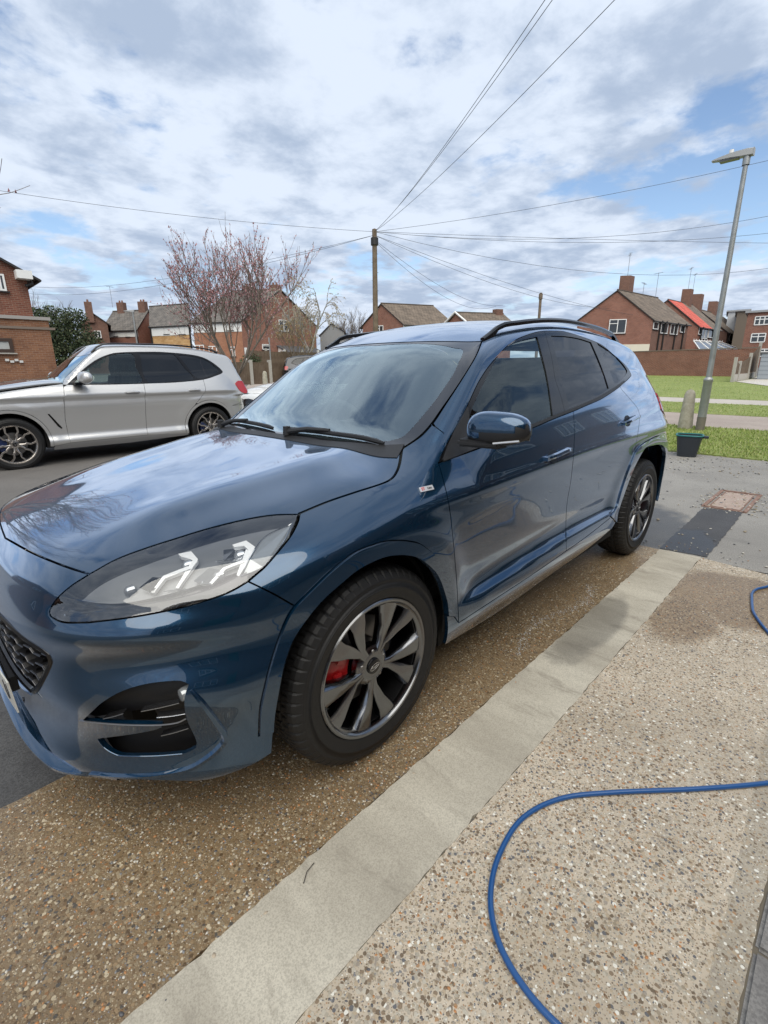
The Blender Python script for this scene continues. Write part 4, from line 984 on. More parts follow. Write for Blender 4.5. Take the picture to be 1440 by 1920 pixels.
# ------------------------------------------------------------------ headlamps
HLG = mat('lamp_housing_grey', (.20, .205, .21), .42, .5); HLK = mat('lamp_housing_black', (.012, .012, .013), .25, 0, .5, .5)
REF = mat('lamp_reflector', (.80, .81, .83), .10, 1.0); DRL = mat('daytime_strip', (.88, .89, .90), .3, 0, .5, .8)
hb = make_panel('headlamp_housing', hl, 'nose', HLK, car, sides=SIDE2, h=.02, off=-.048, lip=0, gap=.001)
sidewall = nose3(resample(hl, .016), 0)
def wall(b):
    n = len(sidewall); N = grad(sidewall); b.add([tuple(p - n_ * .003) for p, n_ in zip(sidewall, N)] + [tuple(p - n_ * .050) for p, n_ in zip(sidewall, N)], [(i, (i + 1) % n, n + (i + 1) % n, n + i) for i in range(n)])
both_mb('headlamp_rim', wall, HLK)
# grey upper bezel filling the upper two thirds
bz_ = r2([(545, 972, 'c'), (514, 975), (462, 984), (392, 1001), (330, 1020), (274, 1039), (222, 1060), (180, 1082), (150, 1104), (132, 1122, 'c'), (160, 1128), (220, 1122), (300, 1106), (380, 1084), (440, 1062), (470, 1050), (500, 1030), (530, 998), (545, 972, 'c')], 'nose')
make_panel('headlamp_bezel', bz_, 'nose', HLG, car, sides=SIDE2, h=.015, off=-.034, lip=.008, gap=0)
lb_ = r2([(104, 1140, 'c'), (122, 1146), (167, 1146), (254, 1136), (340, 1119), (410, 1098), (462, 1070, 'c'), (465, 1088, 'c'), (410, 1116), (340, 1137), (254, 1154), (167, 1165), (122, 1165), (100, 1157), (104, 1140, 'c')], 'nose')
make_panel('headlamp_band', lb_, 'nose', HLK, car, sides=SIDE2, h=.015, off=-.007, lip=.01, gap=0)
def on_hl(L, off): return skin(L, off)
def facet(pts, offs):     # polygon facet under the lens
    P, ok = hitpx(pts); N = grad(P); return [tuple(p + n_ * o_) for p, n_, o_ in zip(P, N, offs)]
SC = lambda x, y: (80 + x / 2.88, 940 + y / 2.88)      # enlargement the lamp was surveyed on
def shard(name, L, offs, m_):
    P, ok = hitpx([SC(*q) for q in L]); N = grad(P); n = len(P); V = [tuple(p + n_ * o_) for p, n_, o_ in zip(P, N, offs)] + [tuple(p + n_ * (o_ - .012)) for p, n_, o_ in zip(P, N, offs)]
    both_mb(name, lambda b: b.add(V, [tuple(range(n)), tuple(range(n, 2 * n))[::-1]] + [(i, (i + 1) % n, n + (i + 1) % n, n + i) for i in range(n)]), m_)
shard('daytime_strip', [(725, 262), (795, 248), (832, 290), (826, 312), (790, 290), (738, 276)], [-.014] * 6, DRL)
shard('daytime_strip', [(800, 300), (830, 300), (722, 455), (706, 452)], [-.014, -.014, -.018, -.018], DRL)
shard('daytime_strip', [(775, 330), (790, 345), (650, 400), (590, 480), (572, 478), (640, 385)], [-.015] * 6, DRL)
shard('reflector', [(510, 455), (570, 372), (640, 385), (592, 470), (560, 478)], [-.012, -.030, -.026, -.012, -.012], REF)
shard('daytime_strip', [(1020, 215), (1095, 192), (1146, 228), (1128, 262), (1085, 222), (1030, 228)], [-.013] * 6, DRL)
shard('daytime_strip', [(1095, 240), (1136, 258), (1058, 392), (1044, 386)], [-.013, -.013, -.016, -.016], DRL)
shard('daytime_strip', [(1080, 292), (1092, 306), (985, 350), (908, 438), (888, 436), (968, 342)], [-.015] * 6, DRL)
shard('reflector', [(808, 420), (886, 318), (965, 338), (905, 440), (850, 436)], [-.012, -.032, -.028, -.014, -.012], REF)
shard('reflector', [(965, 215), (1035, 210), (1090, 240), (1060, 290), (965, 275)], [-.032, -.030, -.022, -.022, -.034], REF)
shard('indicator_panel', [(1190, 190), (1345, 110), (1330, 180), (1190, 345), (1075, 398), (1120, 300)], [-.010] * 6, mat('lamp_fluted', (.34, .36, .37), .22, .6))
tube_on('indicator_edge', skin([SC(*q) for q in [(1345, 108), (1192, 186), (1120, 290), (1068, 400)]], -.008), .0022, REF)
tube_on('indicator_edge', skin([SC(*q) for q in [(1068, 402), (1190, 350), (1290, 225), (1350, 105)]], -.006), .0020, REF)
for q in ((760, 310), (1050, 258), (935, 380), (435, 460)):
    A, _ = hitpx([SC(*q)]); n_ = grad(A)[0]; both_mb('projector_lens', lambda b: b.lathe([(0, .012), (.008, .010), (.014, .004), (.016, -.012)], 16, 'X', tuple(A[0] - n_ * .028)), mat('projector_glass', (.5, .52, .55), .04, .7))
tube_on('headlamp_trim', on_hl([SC(*q) for q in [(130, 590), (200, 600), (400, 575), (700, 525), (900, 470), (1040, 410)]], -.010), .0035, mat('trim_grey', (.10, .10, .105), .3, .5))
tube_on('headlamp_trim', on_hl([SC(*q) for q in [(92, 572), (88, 600), (130, 622), (240, 610)]], -.006), .0040, REF)
for k in range(5):
    tube_on('headlamp_trim', on_hl([SC(925 + 10 * k, 290 + 9 * k), SC(1080 - 6 * k, 262 + 10 * k)], -.024), .0012, REF)
    tube_on('headlamp_trim', on_hl([SC(640 + 22 * k, 470 + 5 * k), SC(760 + 10 * k, 455 + 4 * k)], -.020), .0010, REF)
# ------------------------------------------------------------------ cabin
FAB = mat('seat_fabric', (.022, .022, .024), .85, bump=(400, .2, .002)); PLA = mat('dash_plastic', (.03, .03, .032), .6)
b = MB(); b.box((-.62, 0, .86), (.62, 1.42, .16)); b.box((-.92, 0, .80), (.22, 1.38, .22)); b.build('dashboard', PLA, car, bevel=.05, seg=3)
b = MB(); b.box((-1.6, 0, .42), (2.4, 1.5, .06)); b.build('cabin_floor', FAB, car)
b = MB(); b.box((-1.35, 0, .62), (.9, .22, .34)); b.build('centre_console', PLA, car, bevel=.03)
b = MB(); b.box((-2.9, 0, .62), (.6, 1.4, .5)); b.build('boot_trim', FAB, car)
for y in (.38, -.38):
    b = MB(); b.box((-1.45, y, .62), (.50, .50, .16)); st = b.build('front_seat', FAB, car, bevel=.05, seg=3)
    b = MB(); b.box((-1.74, y, .93), (.15, .48, .62), Matrix.Rotation(math.radians(-14), 3, 'Y')); b.build('seat_back', FAB, st, bevel=.05, seg=3)
    b = MB(); b.box((-1.83, y, 1.30), (.10, .26, .18)); b.tube([(-1.81, y - .06, 1.15), (-1.83, y - .06, 1.26)], .008); b.tube([(-1.81, y + .06, 1.15), (-1.83, y + .06, 1.26)], .008); b.build('headrest', FAB, st, bevel=.03, seg=3)
b = MB(); b.box((-2.35, 0, .66), (.5, 1.3, .16)); b.box((-2.62, 0, .96), (.14, 1.3, .6), Matrix.Rotation(math.radians(-16), 3, 'Y')); b.build('rear_seat', FAB, car, bevel=.05, seg=3)
b = MB()
for y in (-.42, 0, .42): b.box((-2.72, y, 1.32), (.09, .24, .15))
b.build('rear_headrest', FAB, car, bevel=.03)
b = MB(); Q_ = Matrix.Rotation(math.radians(-66), 3, 'Y'); pts = [Vector((-1.02, -.38, .98)) + Q_ @ Vector((.185 * math.cos(t), .185 * math.sin(t), 0)) for t in np.linspace(0, 2 * math.pi, 33)]
b.tube(pts, .015, 8, cap=False); b.box((-1.0, -.38, .98), (.04, .13, .10)); b.box((-1.01, -.38, .985), (.02, .34, .03)); b.tube([(-.99, -.38, .97), (-.80, -.38, .90)], .035); b.build('steering_wheel', PLA, car)
b = MB(); b.box((-1.0, 0, 1.38), (.03, .22, .065)); b.build('rear_view_mirror', BLACKP, car, bevel=.01)
b = MB(); b.box((-.93, 0, 1.415), (.14, .12, .05), Matrix.Rotation(math.radians(32), 3, 'Y')); b.tube([(-.95, 0, 1.41), (-1.0, 0, 1.39)], .012); b.build('sensor_housing', mat('grey_plastic', (.09, .09, .095), .5), car, bevel=.01)
# ------------------------------------------------------------------ the silver SUV across the drive (its own skin, same method), and cars made from it
def spl(xs, ys): return Lut(xs, ys)
SW = spl([.15, .2, .3, .38, .42, .5, .6, .75, .88, .95, .985, 1.02, 1.08, 1.14, 1.22, 1.32, 1.5], [.84, .86, .918, .930, .906, .896, .904, .916, .920, .918, .938, .930, .902, .868, .815, .74, .6])
SXN = spl([.1, .2, .3, .5, .7, .85, 1.0, 1.2, 1.4], [.76, .84, .875, .885, .89, .87, .82, .76, .7])
SXR = spl([.1, .25, .5, .8, 1.0, 1.2, 1.4], [-3.66, -3.76, -3.80, -3.79, -3.76, -3.68, -3.58])
SHC = spl([-1.2, -.8, -.6, -.2, .2, .5, .68, .78, .85, .9], [1.25, 1.25, 1.245, 1.205, 1.145, 1.075, 1.01, .94, .85, .7])
SGR = spl([-.2, -.8, -1.15, -1.3, -1.6, -2.0, -2.5, -2.84, -3.2, -3.6], [1.45, 1.62, 1.70, 1.735, 1.768, 1.780, 1.762, 1.735, 1.68, 1.60])
SWS = spl([-1.6, -1.156, -.9, -.70, -.5, -.2, .2], [1.90, 1.605, 1.410, 1.232, 1.06, .80, .5])
STG = spl([.9, 1.15, 1.3, 1.45, 1.6, 1.7, 1.8], [.90, .825, .772, .715, .655, .60, .53])
def f_suv(P):
    x, y, z = P[:, 0], P[:, 1], P[:, 2]; ay = np.abs(y)
    w = SW(z) + .008 * gau(x, 0, .5) + .006 * gau(x, -2.86, .6) - .018 * sst(-2.9, -3.6, x) * sst(.9, 1.1, z)
    for c_, ce in ((0, .02), (-2.865, -2.85)):
        r = np.hypot((x - ce) / .47, (z - .365) / .475); w = w + (1 - sst(.9, 1.1, r)) * .006 + .006 * gau(r, 1.12, .12)
    xp = np.maximum(x - .0, 0); e1 = ((ay / w) ** 2.7 + (xp / SXN(z)) ** 2.7) ** (1 / 2.7)
    xq = np.maximum(-3.0 - x, 0); e2 = ((ay / w) ** 2.6 + (xq / (-3.0 - SXR(z))) ** 2.6) ** (1 / 2.6)
    g = (np.where(x > -1.5, e1, e2) - 1) * .9
    h = SHC(x + .06 * (ay / .8) ** 2 * sst(0, .5, x)) - .05 * (ay / .8) ** 2.4 - .03 * (ay / .85) ** 8; h = np.where(x < -.9, np.minimum(h + (-.9 - x) * .5, 1.5), h)
    lo = smax(g, (z - h) * .95, .05)
    rf = SGR(x) - .05 * (ay / .6) ** 2.4
    gg = smax((ay - STG(z) + .03 * sst(-2.4, -3.6, x)) * .92, z - rf, .05); gg = smax(gg, (z - SWS(x + .2 * ay ** 2)) * .8, .02)
    gg = smax(gg, (-3.50 - (1.60 - z) * .42 + .15 * ay ** 2 - x) * .9, .05); gg = smax(gg, .9 - z, .02)
    return smin(lo, gg, .03)
BODY.update(f=f_suv, R=np.eye(3), t=np.zeros(3))
suv = empty('parked_car', (-.296394, -7.369452, 0.0), math.radians(-1.999), 'silver SUV with bronze-dark spoked wheels parked side-on beyond the blue car\'s bonnet', 'car')
def build_suv(root, paint_, kit):
    NXs = globals()
    q = lambda L, c=True: crom([tuple(p) for p in L], 8)
    def arc(cx_, cz_, rx, rz, a0, a1, n=26): return np.array([(cx_ + rx * math.cos(math.radians(a)), cz_ + rz * math.sin(math.radians(a))) for a in np.linspace(a0, a1, n)])
    dlo = q([(-.77, 1.150, 0), (-.90, 1.255), (-1.05, 1.375), (-1.25, 1.505), (-1.445, 1.585), (-1.609, 1.615), (-1.944, 1.630), (-2.271, 1.632), (-2.714, 1.600), (-2.95, 1.55), (-3.12, 1.45), (-3.235, 1.335), (-3.225, 1.29), (-3.1, 1.25), (-2.823, 1.185), (-2.354, 1.150), (-1.874, 1.142), (-1.374, 1.140), (-.77, 1.150, 0)])
    kd = 8 * 12
    P = lambda n_, poly, m_, mode='side', **k: make_panel(n_, np.array(poly), mode, m_, root, sides=SIDE2, **{**dict(h=.045, bh=.03, lip=.02, gap=.003), **k})
    ia0 = arc(.02, .365, .47, .475, 196, -10)
    F0 = np.array([(-.70, 1.155), (-.715, 1.126), (-.682, .97), (-.651, .66), (-.656, .325)])
    B = np.array([(-1.825, 1.142), (-1.80, .95), (-1.776, .662), (-1.756, .338)])
    ra = arc(-2.85, .365, .47, .475, -8, 190)
    R_ = q([(-2.823, 1.185), (-2.80, 1.0), (-2.72, .90), (-2.62, .80)])
    wing = np.vstack([[(-.66, .325), (-.46, .30)], arc(.02, .365, .47, .475, 188, 20), [(.60, .70), (.62, .86)], q([(.50, 1.0), (.2, 1.05), (-.2, 1.105), (-.55, 1.145), (-.72, 1.165)]), F0[1:-1]])
    P('wing', wing, paint_, h=.035)
    P('wheel_arch', np.vstack([arc(.02, .365, .47, .475, 188, -6), arc(.02, .365, .425, .43, -6, 188)]), paint_, h=.03, off=.012, lip=.03)
    P('wheel_arch', np.vstack([ra, arc(-2.85, .365, .425, .43, 190, -8)]), paint_, h=.03, off=.012, lip=.03)
    bot = dlo[8 * 12:]
    b1 = bot[(bot[:, 0] > -1.825)]
    P('front_door', np.vstack([F0[1:], B[::-1], b1]), paint_)
    b2 = bot[(bot[:, 0] < -1.825) & (bot[:, 0] > -2.823)]
    ra_d = ra[(ra[:, 0] > -2.62)]
    P('rear_door', np.vstack([B, ra_d, R_[::-1], b2]), paint_)
    P('sill_skirt', np.vstack([[(-.46, .30), (-.66, .325)], [(-1.756, .338), (-2.385, .345)], [(-2.43, .27), (-1.5, .235), (-.44, .24)]]), mat('sill_grey', (.30, .30, .30), .4, .3), h=.05)
    top = np.stack([np.linspace(-1.20, -3.45, 20), np.interp(-np.linspace(-1.20, -3.45, 20), [1.2, 2, 3, 3.5], [.575, .585, .56, .50])], 1)
    t3, _ = to3(top, 'top'); tS = to2(t3, 'side')
    wsn = q([(-.72, 1.17), (-.82, 1.265), (-.99, 1.42), (-1.12, 1.53), tuple(tS[0])])
    rear_e = q([tuple(tS[-1]), (-3.50, 1.45), (-3.58, 1.25), (-3.66, 1.08), (-3.66, .92), (-3.60, .78), (-3.30, .72)])
    ra_r = ra[(ra[:, 0] < -2.62) & (ra[:, 1] > .62) | (ra[:, 0] < -2.62) & (ra[:, 0] > -3.1)]
    P('body_side', np.vstack([wsn, tS[1:-1], rear_e, ra_r[::-1], R_[::-1], dlo[:8 * 14][::-1], [(-.72, 1.152)]]), paint_, h=.025, bh=.018)
    gf = q([(-.86, 1.165), (-.98, 1.27), (-1.12, 1.39), (-1.30, 1.50), (-1.48, 1.572), (-1.78, 1.595), (-1.785, 1.40), (-1.79, 1.165), (-1.3, 1.160), (-.86, 1.165)])
    gr_ = q([(-1.90, 1.60), (-2.25, 1.60), (-2.44, 1.592), (-2.55, 1.40), (-2.66, 1.20), (-2.3, 1.17), (-1.90, 1.165), (-1.90, 1.60)])
    gq_ = q([(-2.52, 1.585), (-2.75, 1.565), (-2.95, 1.52), (-3.1, 1.42), (-3.17, 1.335), (-3.05, 1.275), (-2.74, 1.21), (-2.62, 1.40), (-2.52, 1.585)])
    P('window_surround', dlo, BLACKP, holes=[gf, gr_, gq_], h=.04, off=.001)
    P('front_side_window', gf, GL_F, h=.06, off=-.005, lip=0, gap=-.002); P('rear_side_window', gr_, GL_P, h=.06, off=-.005, lip=0, gap=-.002); P('quarter_window', gq_, GL_P, h=.06, off=-.005, lip=0, gap=-.002)
    MJ = lambda n_, poly, m_, mode='top', **k: make_panel(n_, np.array(poly), mode, m_, root, mirror_join=True, **{**dict(h=.05, bh=.04, lip=.02, gap=.003), **k})
    w3, _ = to3(wsn, 'side'); wT = to2(w3, 'top')
    head = q([tuple(wT[-1]), (-1.14, .42), (-1.10, .2), (-1.09, 0)])
    MJ('windscreen', np.vstack([q([(-.40, 0), (-.46, .3), (-.60, .58), tuple(wT[0])]), wT[1:], head[1:]]), GL_WS, off=-.002, lip=0)
    MJ('roof', np.vstack([head[::-1], top[1:], [(-3.50, .3), (-3.53, 0)]]), paint_)
    hs = q([(-.72, .80), (-.55, .795), (-.2, .80), (.2, .78), (.50, .70), (.68, .60)])
    MJ('bonnet', np.vstack([q([(-.42, 0), (-.48, .3), (-.60, .58), (-.72, .80)]), hs[1:], q([(.68, .60), (.74, .4), (.78, 0)])[1:]]), paint_, h=.035)
    cen_ = math.pi / 2 * .85
    def nqx(x, y):
        a, _ = to3(np.array([[x, y]]), 'top'); return tuple(to2(a, 'nose')[0])
    a0 = to3(arc(.02, .365, .47, .475, 20, -8, 8), 'side')[0]; an = to2(a0, 'nose')
    n1 = to2(to3(np.array([(.60, .70), (.62, .86), (.50, 1.0)]), 'side')[0], 'nose')
    MJ('front_bumper', np.vstack([n1[2:], [nqx(.68, .60), nqx(.74, .4), nqx(.78, .0)], [[cen_, .62]], [[cen_ - .28, .60]], [[cen_ - .28, .80]], [[cen_, .82]]][:2] + [[[cen_, .20]], an[::-1], n1[:2]]), paint_, mode='nose')
    MJ('grille_panel', [(cen_, .60), (cen_ - .30, .62), (cen_ - .32, .80), (cen_, .83)], BLACKP, mode='nose', off=.004)
    P('headlight', q([(cen_ - .36, .80), (cen_ - .36, .70), (cen_ - .62, .74), (cen_ - .80, .84), (cen_ - .78, .90), (cen_ - .5, .86), (cen_ - .36, .80)]), mat('headlight_glass', (.25, .26, .27), .08, .5), mode='nose', off=.004)
    te = to2(to3(rear_e, 'side')[0], 'tail'); kk = int(np.argmin(abs(te[:, 1] - 1.10)))
    rb_ = to2(to3(np.vstack([ra[(ra[:, 0] < -3.1) & (ra[:, 1] < .72)]]), 'side')[0], 'tail')
    MJ('tailgate', np.vstack([te[kk:], [[cen_, te[-1][1]], [cen_, te[kk][1]]]]), paint_, mode='tail')
    MJ('rear_window', np.vstack([te[:kk + 1], [[cen_, te[kk][1]], [cen_, te[0][1]]]]), GL_P, mode='tail', lip=0)
    MJ('rear_bumper', np.vstack([[te[-1]], [[cen_, te[-1][1]], [cen_, .26]], rb_[::-1]]), paint_, mode='tail')
    P('tail_lamp', q([(-3.42, 1.10), (-3.50, 1.15), (-3.64, 1.12), (-3.66, 1.02), (-3.62, .92), (-3.50, .96), (-3.42, 1.10)]), mat('red_lens', (.35, .008, .012)), off=.010, h=.04)
    P('side_vent', [(-.44, .76), (-.47, .76), (-.60, .55), (-.59, .53), (-.55, .56)], BLACKP, off=.004, h=.03)
    for x in (-1.615, -2.61):
        b_ = MB()
        for s_ in SIDE2: b_.tube([(x + .115, s_ * .918, 1.015), (x + .08, s_ * .950, 1.018), (x, s_ * .958, 1.022), (x - .08, s_ * .950, 1.018), (x - .115, s_ * .918, 1.012)], [.010, .016, .018, .016, .010], 8)
        b_.build('door_handle', paint_, root)
    for s_ in SIDE2:
        b_ = MB(); xs = np.linspace(-1.22, -3.28, 24); r3, _ = to3(np.stack([xs, np.interp(-xs, [1.2, 2, 3, 3.5], [.575, .585, .56, .5])], 1), 'top')
        l_ = .03 * sst(0, .15, -1.22 - xs) * sst(0, .15, xs + 3.28); b_.tube([(p[0], s_ * p[1], p[2] + e + .008) for p, e in zip(r3, l_)], .014, 6); b_.build('roof_rail', BLACKP, root)
        b_ = MB(); V, F = mirror_shape(0); b_.add([(-.97 + v[0] * 1.35, s_ * (1.03 + v[1] * 1.0), 1.235 + v[2] * 1.35) for v in V], F, True); o_ = b_.build('mirror_housing', paint_, root)
        b_ = MB(); b_.box((-.90, s_ * .93, 1.165), (.12, .16, .035)); b_.build('mirror_arm', BLACKP, o_)
    b_ = MB(); b_.box((-1.43, 0, .42), (2.1, 1.7, .30)); b_.box((.45, 0, .40), (.5, 1.2, .2)); b_.box((-3.4, 0, .45), (.45, 1.3, .25)); b_.build('underbody', DARK, root)
    for s_ in SIDE2:
        for cx_ in (.02, -2.85):
            b_ = MB(); b_.lathe([(.44, 0), (.44, -.3), (0, -.3)], 24, c=(cx_, .86, .37), a0=math.radians(-6), a1=math.radians(186))
            if s_ < 0: b_.V = [(v[0], -v[1], v[2]) for v in b_.V]
            b_.build('wheel_arch_liner', DARK, root)
    b_ = MB(); b_.box((-.95, 0, 1.0), (.4, 1.4, .3)); b_.build('dashboard', PLA, root, bevel=.05)
    for y in (.38, -.38, .0):
        b_ = MB()
        if y: b_.box((-1.72, y, .95), (.14, .48, .7), Matrix.Rotation(math.radians(-14), 3, 'Y')); b_.box((-1.85, y, 1.40), (.1, .26, .18)); b_.build('front_seat', FAB, root, bevel=.04)
        else: b_.box((-2.75, 0, 1.0), (.14, 1.3, .7), Matrix.Rotation(math.radians(-14), 3, 'Y')); b_.box((-1.6, 0, .6), (2.3, 1.5, .1)); b_.build('rear_seat', FAB, root, bevel=.04)
    for x, s_ in ((0, 1), (0, -1), (-2.865, 1), (-2.865, -1)):
        place_wheel(kit, root, x, .905 * s_, .365, s_, .35 + x, 0)
ALB = mat('bronze_alloy', (.62, .58, .54), .22, 1.0)
KIT2 = build_wheel_kit(.366, .262, .235, 't', ALB, mat('wheel_black', (.02, .02, .021), .4), 'round')
build_suv(suv, SILVER, KIT2)
def clone_car(name, label, loc, rz, scale, paint_new, group=None):
    mm = {}
    def cp(o, parent):
        c = o.copy(); COL.objects.link(c); c.parent = parent
        if c.type == 'MESH' and any(m_ is SILVER or (m_ and m_.name == 'sill_grey') for m_ in c.data.materials):
            if o.data.name not in mm:
                d_ = o.data.copy(); mm[o.data.name] = d_
                for i, m_ in enumerate(d_.materials):
                    if m_ is SILVER or m_.name == 'sill_grey': d_.materials[i] = paint_new
            c.data = mm[o.data.name]
        for ch in list(o.children): cp(ch, c)
        return c
    r = cp(suv, None); r.name = name; r.location = loc; r.rotation_euler = (0, 0, rz); r.scale = scale; r['label'] = label; r['category'] = 'car'
    return r
clone_car('parked_car', 'white hatchback parked right behind the silver SUV, seen mostly through the blue car\'s windscreen', (-5.5, -7.75, .03), math.radians(0), (.90, .92, .86), WHITE)
# ------------------------------------------------------------------ lie of the land: flat near the drive, rising gently outwards
def gz(x, y): return .02 * np.maximum(0, np.hypot(np.asarray(x, float) - 1, np.asarray(y, float) - 2) - 7)
def nmat(name): 
    m = bpy.data.materials.new(name); m.use_nodes = True; MATS[name] = m; return m, m.node_tree.nodes, m.node_tree.links, m.node_tree.nodes['Principled BSDF']
def N_(N, t, **k):
    n = N.new(t)
    for a, b in k.items(): setattr(n, a, b)
    return n
def noise_(N, L, src, scale, det=5, rough=.6, dist=0):
    n = N_(N, 'ShaderNodeTexNoise'); n.inputs['Scale'].default_value = scale; n.inputs['Detail'].default_value = det; n.inputs['Roughness'].default_value = rough; n.inputs['Distortion'].default_value = dist; L.new(src, n.inputs['Vector']); return n.outputs[0]
def ramp_(N, L, src, stops, interp='LINEAR'):
    r = N_(N, 'ShaderNodeValToRGB'); r.color_ramp.interpolation = interp; e = r.color_ramp.elements
    while len(e) < len(stops): e.new(.5)
    for a, (p, c) in zip(e, stops): a.position = p; a.color = (*c, 1) if len(c) == 3 else c
    L.new(src, r.inputs[0]); return r.outputs[0]
def mr_(N, L, src, a, b, c, d):
    n = N_(N, 'ShaderNodeMapRange', interpolation_type='SMOOTHSTEP'); L.new(src, n.inputs[0])
    for i, v in enumerate((a, b, c, d)): n.inputs[i + 1].default_value = v
    return n.outputs[0]
def mix_(N, L, f, a, b, mode='MIX'):
    n = N_(N, 'ShaderNodeMix', data_type='RGBA', blend_type=mode)
    for s_, v in ((0, f), (6, a), (7, b)):
        if isinstance(v, (int, float)): n.inputs[s_].default_value = v
        elif isinstance(v, tuple): n.inputs[s_].default_value = (*v, 1)
        else: L.new(v, n.inputs[s_])
    return n.outputs[2]
def m_(N, L, op, a, b=None):
    n = N_(N, 'ShaderNodeMath', operation=op)
    for i, v in enumerate((a, b)):
        if v is None: continue
        if isinstance(v, (int, float)): n.inputs[i].default_value = v
        else: L.new(v, n.inputs[i])
    return n.outputs[0]
def blob_(N, L, P, cx_, cy_, rx, ry, soft=.35):
    """1 inside an ellipse in plan, ragged edge"""
    s_ = N_(N, 'ShaderNodeSeparateXYZ'); L.new(P, s_.inputs[0])
    dx = m_(N, L, 'DIVIDE', m_(N, L, 'SUBTRACT', s_.outputs[0], cx_), rx); dy = m_(N, L, 'DIVIDE', m_(N, L, 'SUBTRACT', s_.outputs[1], cy_), ry)
    r = m_(N, L, 'SQRT', m_(N, L, 'ADD', m_(N, L, 'MULTIPLY', dx, dx), m_(N, L, 'MULTIPLY', dy, dy)))
    r = m_(N, L, 'ADD', r, m_(N, L, 'MULTIPLY', m_(N, L, 'SUBTRACT', noise_(N, L, P, 3.5, 5, .65), .5), soft * 2.6)); return mr_(N, L, r, 1 - soft * .4, 1 + soft * .4, 1, 0)
PEB = [(0.0, (.16, .12, .08)), (.10, (.38, .34, .27)), (.24, (.24, .18, .12)), (.34, (.47, .43, .35)), (.48, (.30, .25, .18)), (.58, (.13, .13, .135)), (.64, (.42, .34, .24)), (.80, (.32, .28, .23)), (.91, (.36, .22, .12)), (.935, (.74, .72, .64))]
def aggregate(name, cement, wet_col, wets, wet_all=0.0, stains=()):
    m, N, L, b = nmat(name); t = N_(N, 'ShaderNodeTexCoord'); P = t.outputs['Object']
    def vor(scale, feat='F1'):
        v = N_(N, 'ShaderNodeTexVoronoi', feature=feat); v.inputs['Scale'].default_value = scale; v.inputs['Randomness'].default_value = 1.0; L.new(P, v.inputs['Vector']); return v
    v1 = vor(104); v2 = vor(225); v3 = vor(58)
    def cellcol(v):
        s_ = N_(N, 'ShaderNodeSeparateColor'); L.new(v.outputs['Color'], s_.inputs[0]); return ramp_(N, L, s_.outputs[0], PEB, 'CONSTANT'), s_.outputs[1]
    c1, r1 = cellcol(v1); c2, r2_ = cellcol(v2); c3, r3 = cellcol(v3)
    big = noise_(N, L, P, 1.6, 6, .6); cem = mix_(N, L, mr_(N, L, big, .35, .65, 0, 1), cement, tuple(c * .74 for c in cement)); cem = mix_(N, L, m_(N, L, 'MULTIPLY', noise_(N, L, P, 260, 3, .7), .5), cem, tuple(c * .55 for c in cement))
    dens = m_(N, L, 'ADD', .36, m_(N, L, 'MULTIPLY', mr_(N, L, noise_(N, L, P, 2.3, 4, .6), .3, .7, 0, 1), .22))
    k2 = m_(N, L, 'MULTIPLY', mr_(N, L, v2.outputs['Distance'], .46, .36, 0, 1), m_(N, L, 'LESS_THAN', r2_, .86)); col = mix_(N, L, k2, cem, c2)
    k1 = m_(N, L, 'MULTIPLY', mr_(N, L, m_(N, L, 'SUBTRACT', v1.outputs['Distance'], dens), .05, -.02, 0, 1), m_(N, L, 'LESS_THAN', r1, .82)); col = mix_(N, L, k1, col, c1)
    k3 = m_(N, L, 'MULTIPLY', mr_(N, L, v3.outputs['Distance'], .34, .28, 0, 1), m_(N, L, 'LESS_THAN', r3, .10)); col = mix_(N, L, k3, col, c3)
    st = noise_(N, L, P, .9, 5, .55); col = mix_(N, L, mr_(N, L, st, .46, .68, 0, .40), col, mix_(N, L, 1.0, col, (.66, .62, .54), 'MULTIPLY')); st2 = noise_(N, L, P, 5.5, 4, .6); col = mix_(N, L, mr_(N, L, st2, .5, .72, 0, .35), col, mix_(N, L, 1.0, col, (.72, .70, .66), 'MULTIPLY'))
    wet = None
    for w in wets:
        bb = blob_(N, L, P, *w); wet = bb if wet is None else m_(N, L, 'MAXIMUM', wet, bb)
    wet = m_(N, L, 'MAXIMUM', wet, wet_all) if wet is not None else m_(N, L, 'ADD', wet_all, 0.0)
    # water darkens and warms the stone and makes it shine
    wcol = mix_(N, L, 1.0, col, wet_col, 'MULTIPLY'); col = mix_(N, L, wet, col, wcol)
    L.new(col, b.inputs['Base Color'])
    L.new(mr_(N, L, wet, 0, 1, .82, .34), b.inputs['Roughness']); b.inputs['Specular IOR Level'].default_value = .5
    hgt = m_(N, L, 'ADD', m_(N, L, 'MULTIPLY', k1, .8), m_(N, L, 'ADD', m_(N, L, 'MULTIPLY', k2, .35), m_(N, L, 'MULTIPLY', k3, 1.0)))
    u = N_(N, 'ShaderNodeBump'); u.inputs['Strength'].default_value = .55; u.inputs['Distance'].default_value = .0025; L.new(hgt, u.inputs['Height']); L.new(u.outputs[0], b.inputs['Normal'])
    return m
AGG_L = aggregate('pebble_concrete_wet', (.36, .29, .205), (.68, .59, .46), [(-.8, .55, 2.6, .62, .35), (.9, .75, 1.0, .55, .5)], .30)
AGG_R = aggregate('pebble_concrete_dry', (.62, .53, .41), (.60, .50, .37), [(-2.35, 1.60, .40, .40, .3), (-1.85, 1.40, .28, .16, .5)], .0)
